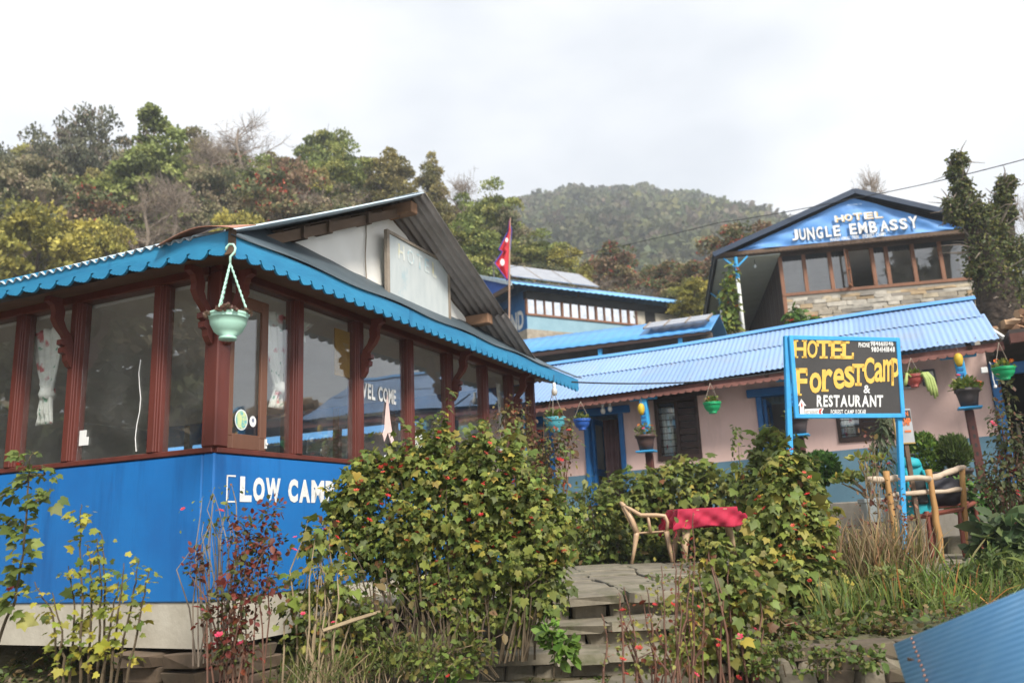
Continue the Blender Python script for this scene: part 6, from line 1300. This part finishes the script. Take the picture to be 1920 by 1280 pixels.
shrub('rose_bush', 'tall straggly rose bush with reddish leaves between the restaurant and the lodge', (1000, 1040, 9.0), [(985, 830, 60, 60), (1030, 860, 45, 60), (960, 780, 40, 45), (1000, 930, 60, 60), (1060, 820, 25, 50)], 1500, 'oval', .05, [(.16, .13, .04), (.13, .07, .035), (.1, .13, .035), (.22, .11, .05)], [3, 3, 3, 1], 9.0, M['flower'], 16, .035, 26, 'red_stem', inner=.05)
shrub('flowering_shrub', 'lantern flower shrub with pale yellow leaves growing right of the steps', (1450, 1190, 6.9), [(1470, 940, 65, 60), (1450, 1010, 50, 60), (1505, 1010, 52, 90), (1490, 1090, 70, 75), (1435, 1090, 45, 60), (1470, 880, 35, 30)], 4300, 'lobed', .062, AB, [4, 5, 2.5, 2.4, .9, .1], 6.9, RF, 34, .021, 30, 'stem', inner=.2, front=True, sprigs=60)
shrub('flowering_shrub', 'lantern flower shrub overlapping the foot of the steps at the right', (1340, 1270, 5.4), [(1330, 1130, 65, 55), (1390, 1100, 55, 70), (1300, 1210, 70, 45), (1390, 1210, 55, 55), (1335, 1050, 35, 45)], 1050, 'lobed', .055, AB, [4, 4, 2, 3, 1.3, .6], 5.5, [M['flower'], M['pink_flower']], 14, .02, 22, 'red_stem', inner=.1)
shrub('hedge_shrub', 'leafy green hedge shrub behind the plastic chair and table', (1260, 1045, 13.4), [(1190, 930, 75, 50), (1270, 920, 80, 55), (1350, 930, 70, 50), (1230, 1000, 110, 45), (1150, 985, 50, 55), (1350, 1000, 60, 40), (1290, 885, 50, 30)], 3800, 'lobed', .1, AB, [5, 4, 4, 1.2, .2, .1], 13.4, M['flower'], 9, .03, 26, 'stem')
shrub('hedge_shrub', 'dark leafy shrub left of the plastic chair below the doorway', (1120, 1040, 12.9), [(1110, 960, 50, 60), (1080, 1010, 50, 40), (1140, 1020, 45, 30)], 1400, 'oval', .085, AB, [4, 2, 5, .6, .2, .1], 12.9, M['flower'], 3, .03, 14)
shrub('tall_shrub', 'tall leafy shrub rising beside the left post of the hotel sign', (1470, 1030, 9.9), [(1450, 850, 45, 50), (1430, 910, 55, 50), (1500, 900, 40, 55), (1480, 960, 60, 60)], 2000, 'lobed', .08, AB, [5, 3, 4, 1, .1, .1], 9.9, M['flower'], 4, .03, 18)
shrub('slender_plant', 'single slender shoot with small leaves in front of the pink wall', (1382, 930, 12.8), [(1381, 850, 9, 45), (1380, 800, 6, 20), (1384, 900, 10, 30)], 90, 'oval', .075, AB, [4, 2, 4, 1, 0, 0], 12.8, None, 0, .03, 3)
shrub('rose_bush', 'dark red leaved rose bush at the corner of the blue wall', (450, 1270, 5.55), [(455, 1010, 45, 55), (470, 1090, 60, 60), (430, 1150, 55, 60), (370, 1060, 25, 40), (500, 1020, 40, 40), (510, 960, 22, 35), (440, 1210, 60, 40)], 1500, 'oval', .036, [(.17, .035, .025), (.1, .045, .025), (.075, .085, .025), (.22, .06, .03), (.12, .13, .035)], [4, 3, 3, 1, 1.5], 5.55, M['pink_flower'], 5, .022, 22, 'red_stem', droop=.1, inner=.02, srad=.004)
shrub('dead_shrub', 'bare pale twigs beside the dark red rose bush', (410, 1220, 5.7), [(400, 960, 60, 60), (440, 920, 40, 40), (380, 1010, 30, 40)], 60, 'oval', .03, AB, [3, 3, 1, 1, 0, 1], 5.7, M['flower'], 3, .02, 22, 'pale_bark', inner=.1, srad=.004)
shrub('leggy_shrub', 'thin twiggy shrub with few green leaves between the rose bush and the big flower shrub', (590, 1270, 5.7), [(590, 1010, 35, 45), (610, 1080, 50, 60), (550, 1130, 45, 60), (600, 1180, 70, 50), (640, 1100, 40, 50)], 520, 'lobed', .052, AB, [4, 4, 1, 3, 1, .3], 5.8, M['pink_flower'], 6, .02, 38, 'straw', inner=.05, srad=.005)
shrub('tall_shoots', 'cluster of reddish upright shoots with red buds before the steps', (1250, 1285, 5.0), [(1180, 1180, 25, 60), (1240, 1130, 30, 80), (1290, 1060, 26, 80), (1215, 1230, 60, 40), (1310, 1170, 40, 60)], 420, 'oval', .03, [(.22, .21, .05), (.3, .28, .06), (.2, .05, .03), (.12, .15, .04)], [3, 2, 2, 2], 5.0, M['flower'], 9, .014, 20, 'red_stem', inner=.02, droop=-.2, srad=.004)
shrub('rose_bush', 'tall dark rose bush with pink blooms in front of the annex', (1885, 1000, 9.6), [(1880, 790, 30, 50), (1900, 850, 45, 60), (1870, 900, 45, 55), (1915, 930, 50, 70), (1890, 740, 14, 40)], 1500, 'oval', .055, [(.07, .085, .03), (.1, .1, .035), (.12, .06, .035), (.05, .06, .025)], [4, 3, 2, 2], 9.6, [M['pink_flower'], M['flower']], 13, .04, 22, 'red_stem', inner=.05)
shrub('leafy_plant', 'low bright green geraniums below the carved post at the right', (1835, 975, 11), [(1830, 930, 50, 35), (1800, 915, 25, 25), (1880, 940, 45, 30)], 900, 'oval', .085, [(.07, .15, .03), (.1, .19, .035), (.045, .09, .02)], [3, 3, 2], 11, M['pink_flower'], 2, .035, 8)
shrub('broad_leaved_plant', 'broad grey green leaved clump at the right edge of the terrace', (1890, 1060, 8.2), [(1890, 1000, 45, 35), (1860, 1040, 35, 30), (1915, 1040, 40, 40)], 420, 'oval', .16, [(.09, .13, .055), (.12, .16, .06), (.06, .09, .04)], [3, 2, 2], 8.2, None, 0, .03, 6, droop=.1)
shrub('climbing_plant', 'leafy pot plant hanging beside the half hidden lodge window', (1645, 900, 11.9), [(1655, 815, 18, 30), (1650, 865, 22, 40), (1662, 790, 14, 20)], 420, 'narrow', .12, [(.08, .1, .05), (.11, .13, .06), (.06, .075, .035)], [3, 2, 2], 11.9, M['flower'], 2, .035, 6, droop=.9)
shrub('dry_rose', 'dry reddish rose stems in front of the stick bench', (1650, 1085, 8.3), [(1630, 850, 22, 60), (1650, 950, 55, 50), (1690, 960, 40, 70), (1600, 1000, 40, 40), (1640, 1020, 70, 40)], 480, 'oval', .035, [(.2, .08, .05), (.14, .1, .04), (.26, .13, .08)], [3, 2, 1], 8.3, M['flower'], 10, .022, 44, 'straw', inner=.02, droop=-.1, srad=.0045)
shrub('climbing_nasturtium', 'orange flowered climber growing up the gabled hotel porch', (1365, 640, 23.3), [(1365, 560, 16, 40), (1372, 510, 12, 20), (1360, 605, 22, 25)], 420, 'oval', .17, [(.1, .15, .03), (.16, .2, .04), (.3, .28, .05)], [3, 3, 1], 23.3, M['orange_flower'], 14, .07, 6)
shrub('flowering_plant', 'orange flowered plant against the hotel stone wall over the blue roof', (1500, 625, 22.6), [(1492, 592, 18, 14), (1515, 602, 25, 8)], 260, 'oval', .17, [(.08, .15, .03), (.12, .2, .04)], [3, 2], 22.6, [M['orange_flower'], M['flower']], 7, .07, 5)
shrub('weedy_shrub', 'low mixed weeds with crimson buds on the bank right of the yellow leaved shrub', (1640, 1200, 6.6), [(1600, 1130, 40, 40), (1660, 1150, 50, 35), (1710, 1120, 40, 35), (1590, 1180, 40, 25), (1670, 1090, 40, 30)], 1000, 'oval', .05, [(.13, .16, .04), (.2, .2, .05), (.1, .12, .035), (.26, .17, .07)], [3, 2, 3, 1.2], 6.7, [M['pink_flower'], M['flower']], 7, .026, 40, 'straw', inner=.02, droop=-.1, srad=.004)
shrub('weedy_shrub', 'leafy fern like weeds spilling over the terrace edge at the right', (1860, 1110, 7.2), [(1860, 1060, 35, 25), (1900, 1085, 40, 30), (1830, 1100, 40, 25), (1800, 1080, 25, 20), (1870, 1120, 40, 22)], 900, 'narrow', .1, [(.11, .16, .04), (.17, .2, .05), (.08, .11, .035)], [3, 2, 3], 7.3, M['pink_flower'], 3, .026, 24, 'stem', inner=.05, droop=.1, srad=.004)
shrub('weedy_shrub', 'scrubby brown and green weeds on top of the low retaining wall', (1530, 1200, 5.9), [(1480, 1185, 50, 16), (1560, 1190, 50, 18), (1640, 1195, 45, 20), (1450, 1160, 30, 20), (1680, 1190, 30, 20)], 1500, 'oval', .04, [(.12, .15, .04), (.18, .2, .05), (.2, .14, .06), (.15, .1, .05)], [3, 2, 1.5, 1.5], 5.9, M['pink_flower'], 4, .018, 40, 'straw', inner=.02, droop=.0, srad=.003)
shrub('weedy_shrub', 'small leafy weeds growing out of the low retaining wall', (1500, 1240, 5.3), [(1480, 1215, 45, 16), (1560, 1225, 45, 16), (1630, 1235, 35, 22), (1430, 1250, 34, 18), (1530, 1255, 40, 12)], 620, 'oval', .035, [(.11, .16, .04), (.17, .2, .05), (.2, .14, .06)], [3, 2, 1], 5.3, None, 0, .02, 12, 'stem', inner=.02, droop=.1, srad=.003)
shrub('weedy_shrub', 'loose green undergrowth below the dry canes of the big flower shrub', (700, 1275, 5.8), [(640, 1200, 50, 45), (720, 1225, 60, 40), (800, 1235, 60, 35), (880, 1225, 50, 35), (580, 1230, 45, 40), (680, 1150, 40, 40)], 1500, 'oval', .045, [(.13, .17, .04), (.19, .21, .05), (.2, .15, .06), (.1, .12, .035)], [4, 3, 1.5, 3], 5.9, M['flower'], 8, .018, 30, 'straw', inner=.02, droop=.0, srad=.003)
shrub('weedy_shrub', 'clump of bright green broad leaves beside the foot of the steps', (1090, 1240, 6.4), [(1060, 1215, 22, 22), (840, 1268, 30, 16), (1030, 1190, 18, 20)], 240, 'oval', .075, [(.14, .24, .04), (.1, .17, .035)], [3, 2], 6.3, None, 0, .02, 6, 'stem', inner=.02, droop=.1, srad=.003)
# young yellow leaved shoots and the vine at the left wall
def shoots(name, label, stems, Y, kind, size, cols, wts, step=.05, fl=None, nfl=0, srad=.007, lmin=.25, cat='shrub', frad=.02, dens=1, mat='stem', lw=.05):
    B = at(stems[0][0][0], stems[0][0][1], Y); o = thing(name, label, cat, B); r = np.random.default_rng(len(label)*7); pos = []; ax = []; sz = []; q = MB()
    for st in stems:
        P = [at(u, v, Y+(st[0][0] % 7-3)*.03)-B for u, v in st]; Q = []
        for a, b_ in zip(P[:-1], P[1:]):
            for i in range(6): Q.append(a+(b_-a)*i/6+r.normal(0, .004, 3))
        Q.append(P[-1]); q.tube(Q, [srad*(1.25-.9*i/len(Q)) for i in range(len(Q))], 5, False); Q = np.array(Q); L = np.linalg.norm(np.diff(Q, axis=0), axis=1).sum()
        for k in range(int(L/step*dens)):
            f = lmin+(1-lmin)*r.random(); i = min(int(f*(len(Q)-1)), len(Q)-2); p = Q[i]+(Q[i+1]-Q[i])*r.random(); dd = nrm(np.array([r.normal(), r.normal()-.4, r.normal(0, .4)])); pos.append(p+dd*r.uniform(.2, 1)*lw); ax.append(dd+np.array([0, 0, -.25])); sz.append(size*r.uniform(.5, 1.2)*(1.15-.5*f))
    pos = np.array(pos); n = len(pos); leaves('leaves', kind, pos, np.array(ax), r.normal(0, .4, (n, 3))+np.array([0, -.5, .8]), np.array(sz), palette(n, cols, wts, .18), M['leaf'], o); q.build('stems', M[mat], o)
    for k in range(nfl): blossom(o, (pos[r.integers(0, n)]+np.array([0, -.03, -.02])).tolist(), frad*r.uniform(.8, 1.2), fl)
    return o
YL = [(.34, .31, .045), (.24, .26, .045), (.12, .17, .035), (.42, .36, .06)]
shoots('yellow_leaved_shrub', 'upright shoots with yellow green leaves in front of the left blue wall', [[(120, 1285), (115, 1180), (98, 1110)], [(130, 1285), (140, 1150), (128, 1060)], [(150, 1285), (155, 1120), (150, 980), (152, 945)], [(165, 1285), (172, 1100), (165, 1020)], [(180, 1285), (190, 1120), (182, 1010)], [(195, 1285), (196, 1090), (190, 1000)], [(205, 1285), (225, 1120), (232, 1055)], [(215, 1285), (250, 1110), (262, 1050)], [(235, 1285), (265, 1140), (280, 1070)], [(190, 1285), (210, 1150), (222, 1090)], [(110, 1285), (98, 1150), (65, 1090)]],
       5.2, 'lobed', .06, YL, [4, 3, 2, 1], .024, lw=.075, lmin=.12)
shoots('climbing_shrub', 'lantern flower stem with red bells leaning against the left end of the blue wall', [[(-5, 1205), (30, 1120), (45, 1020), (52, 940), (55, 870), (62, 845)], [(48, 1000), (15, 975), (-20, 960)], [(50, 950), (85, 930), (95, 915)], [(52, 900), (20, 925), (-10, 935)], [(54, 890), (85, 890), (78, 870)]], 5.35, 'lobed', .088, AB, [5, 3, 4, 1, 0, .3], .016, M['flower'], 6, .008, .1, 'shrub', .022, lw=.085)
shoots('tall_shoots', 'bare reddish wands with tiny buds rising over the path', [[(1130, 1285), (1140, 1200), (1128, 1150)], [(1170, 1285), (1165, 1150), (1160, 1110)], [(1195, 1285), (1190, 1180), (1170, 1100)], [(1250, 1285), (1245, 1150), (1240, 1060)], [(1270, 1285), (1268, 1120), (1262, 1020)], [(1300, 1285), (1300, 1110), (1300, 960)], [(1260, 1285), (1285, 1160), (1295, 1050)], [(1230, 1285), (1225, 1180), (1212, 1100)]], 4.9, 'oval', .03, [(.26, .24, .06), (.17, .19, .05), (.22, .06, .03)], [3, 2, 1.5], .03, M['flower'], 5, .006, .1, mat='red_stem', lw=.03)
# grass and ground cover
def grass(name, label, pts, n, h, cols, wts, spread, lean=.5, kind='blade'):
    r = np.random.default_rng(len(label)); P = []; 
    for u, v, Y, w_ in pts: 
        c = at(u, v, Y); m = max(4, int(n*w_/sum(p[3] for p in pts))); a = np.stack([c[0]+r.normal(0, spread*w_, m), c[1]+r.normal(0, spread*w_*.7, m), np.full(m, c[2])], 1); P.append(a)
    P = np.concatenate(P); m = len(P); o = thing(name, label, 'grass clump', P.mean(0)); o.location.z = float(P[:, 2].min())
    leaves('blades', kind, P-np.array(o.location), np.array([0, 0, 1])+r.normal(0, lean, (m, 3))*np.array([1, 1, .2]), r.normal(0, 1, (m, 3))*np.array([1, 1, .2])+np.array([0, -.6, .5]), r.uniform(.5, 1.25, m)*h, palette(m, cols, wts, .2), M['leaf'], o); return o
GC = [(.13, .18, .035), (.18, .22, .045), (.09, .13, .03), (.3, .24, .07)]
grass('grass_clump', 'long arching lily leaves with orange tips above the near blue roof', [(1760, 1180, 6.6, 1), (1710, 1190, 6.7, .8), (1790, 1160, 6.9, .8), (1740, 1130, 7.4, .7)], 420, .46, [(.13, .19, .035), (.17, .23, .045), (.09, .13, .03), (.4, .17, .05)], [4, 3, 2, 1.4], .2, .6)
grass('grass_clump', 'upright green grass right of the yellow leaved lantern shrub', [(1610, 1190, 6.4, 1), (1650, 1190, 6.5, 1), (1580, 1200, 6.2, .7), (1680, 1150, 7.0, .6)], 380, .4, GC, [4, 2, 3, 1.2], .17, .3)
grass('dry_grass', 'dry straw coloured grass standing before the stick bench', [(1640, 1090, 7.9, 1), (1600, 1080, 8.1, .7), (1690, 1080, 8.0, .8)], 520, .5, [(.32, .24, .13), (.24, .18, .09), (.36, .2, .11), (.2, .18, .07)], [3, 3, 1, 2], .2, .3)
grass('dry_grass', 'dry brushwood and grass below the big flower shrub', [(640, 1270, 5.7, 1), (700, 1260, 5.9, 1), (760, 1250, 6.0, .8), (580, 1280, 5.6, .8)], 300, .26, [(.2, .16, .08), (.15, .16, .05), (.26, .2, .11), (.12, .15, .04)], [2, 3, 1, 4], .22, .55)
grass('grass_clump', 'fine grass tuft by the right edge of the terrace', [(1880, 1120, 6.9, 1), (1850, 1090, 7.4, .8), (1905, 1080, 7.4, .8)], 260, .2, GC, [4, 3, 3, 1], .2, .5)
def cover(name, n, xr, yr, size, cols, wts, mask=None, kind='oval', hh=.14):
    r = np.random.default_rng(n); x = r.uniform(*xr, n); y = r.uniform(*yr, n); k = (np.sin(x*3.1+y)*np.sin(y*2.7-x*1.3)+r.normal(0, .5, n)) > -.1
    if mask is not None: k &= mask(x, y)
    x, y = x[k], y[k]; m = len(x); z = ground_z(x, y)+r.uniform(0, hh, m)
    leaves(name, kind, np.stack([x, y, z], 1), r.normal(0, 1, (m, 3))*np.array([1, 1, .5]), r.normal(0, .5, (m, 3))+np.array([0, -.3, 1]), r.uniform(.6, 1.4, m)*size, palette(m, cols, wts), M['leaf'])
CV = [(.08, .12, .028), (.12, .16, .035), (.06, .08, .022), (.2, .14, .06)]
onpath = lambda x, y: ~((x > -1.0) & (x < 1.35) & (y > 4.2) & (y < 7.8))
cover('ground_cover', 16000, (-4.5, -.5), (4.4, 8.2), .05, CV+[(.2, .15, .08), (.15, .1, .06)], [3, 2, 2, 2, 3, 3], onpath)
cover('ground_cover', 16000, (1.2, 6.5), (4.6, 8.6), .05, CV+[(.2, .15, .08)], [4, 2, 3, 2, 2], onpath)
cover('ground_cover', 5200, (-.5, 4.4), (12.5, 14.6), .1, CV, [4, 4, 2, .3], hh=.25)
cover('ground_cover', 6000, (4.6, 10), (7.5, 13.5), .08, CV, [4, 3, 3, 1], lambda x, y: x > 5.8+.1*y-.9, hh=.25)
cover('ground_cover', 14000, (-12, 14), (16.5, 32), .2, CV, [3, 2, 3, 2], hh=.5)
n = 2600; x = RNG.uniform(-1.0, 1.3, n); y = RNG.uniform(4.4, 6.9, n); kk = np.abs(np.sin(x*5.3)*np.sin(y*6.1)) < .25; x, y = x[kk], y[kk]
leaves('path_weeds', 'oval', np.stack([x, y, np.full(len(x), .455)], 1), RNG.normal(0, 1, (len(x), 3))*np.array([1, 1, .6])+np.array([0, 0, .4]), RNG.normal(0, .4, (len(x), 3))+np.array([0, 0, 1]), RNG.uniform(.02, .05, len(x)), palette(len(x), CV, [3, 3, 1, .5]), M['leaf'])
# dead stick lying in the brush
o = thing('fallen_stick', 'pale dry stick slanting through the brush under the blue wall', 'stick', at(605, 1182, 5.6)); p_ = at(605, 1182, 5.6)
q = MB(); q.tube([(0, 0, 0), at(660, 1163, 5.7)-p_, at(712, 1146, 5.85)-p_], [.012, .014, .01], 6); q.build('stick', M['straw'], o)

# ------------------------------------------------------------------ mountain air
hz = MB(); hz.box(-420, 520, -90, 470, -120, 175); hm = bpy.data.materials.new('mountain_air'); hm.use_nodes = True; t = hm.node_tree; t.nodes.clear()
ho = N(t, 'ShaderNodeOutputMaterial'); pv = N(t, 'ShaderNodeVolumePrincipled'); pv.inputs['Color'].default_value = (.9, .94, 1, 1); pv.inputs['Density'].default_value = HAZE if 'HAZE' in globals() else .0011; pv.inputs['Anisotropy'].default_value = .3
t.links.new(pv.outputs[0], ho.inputs['Volume']); tag(hz.build('haze', hm), kind='stuff')
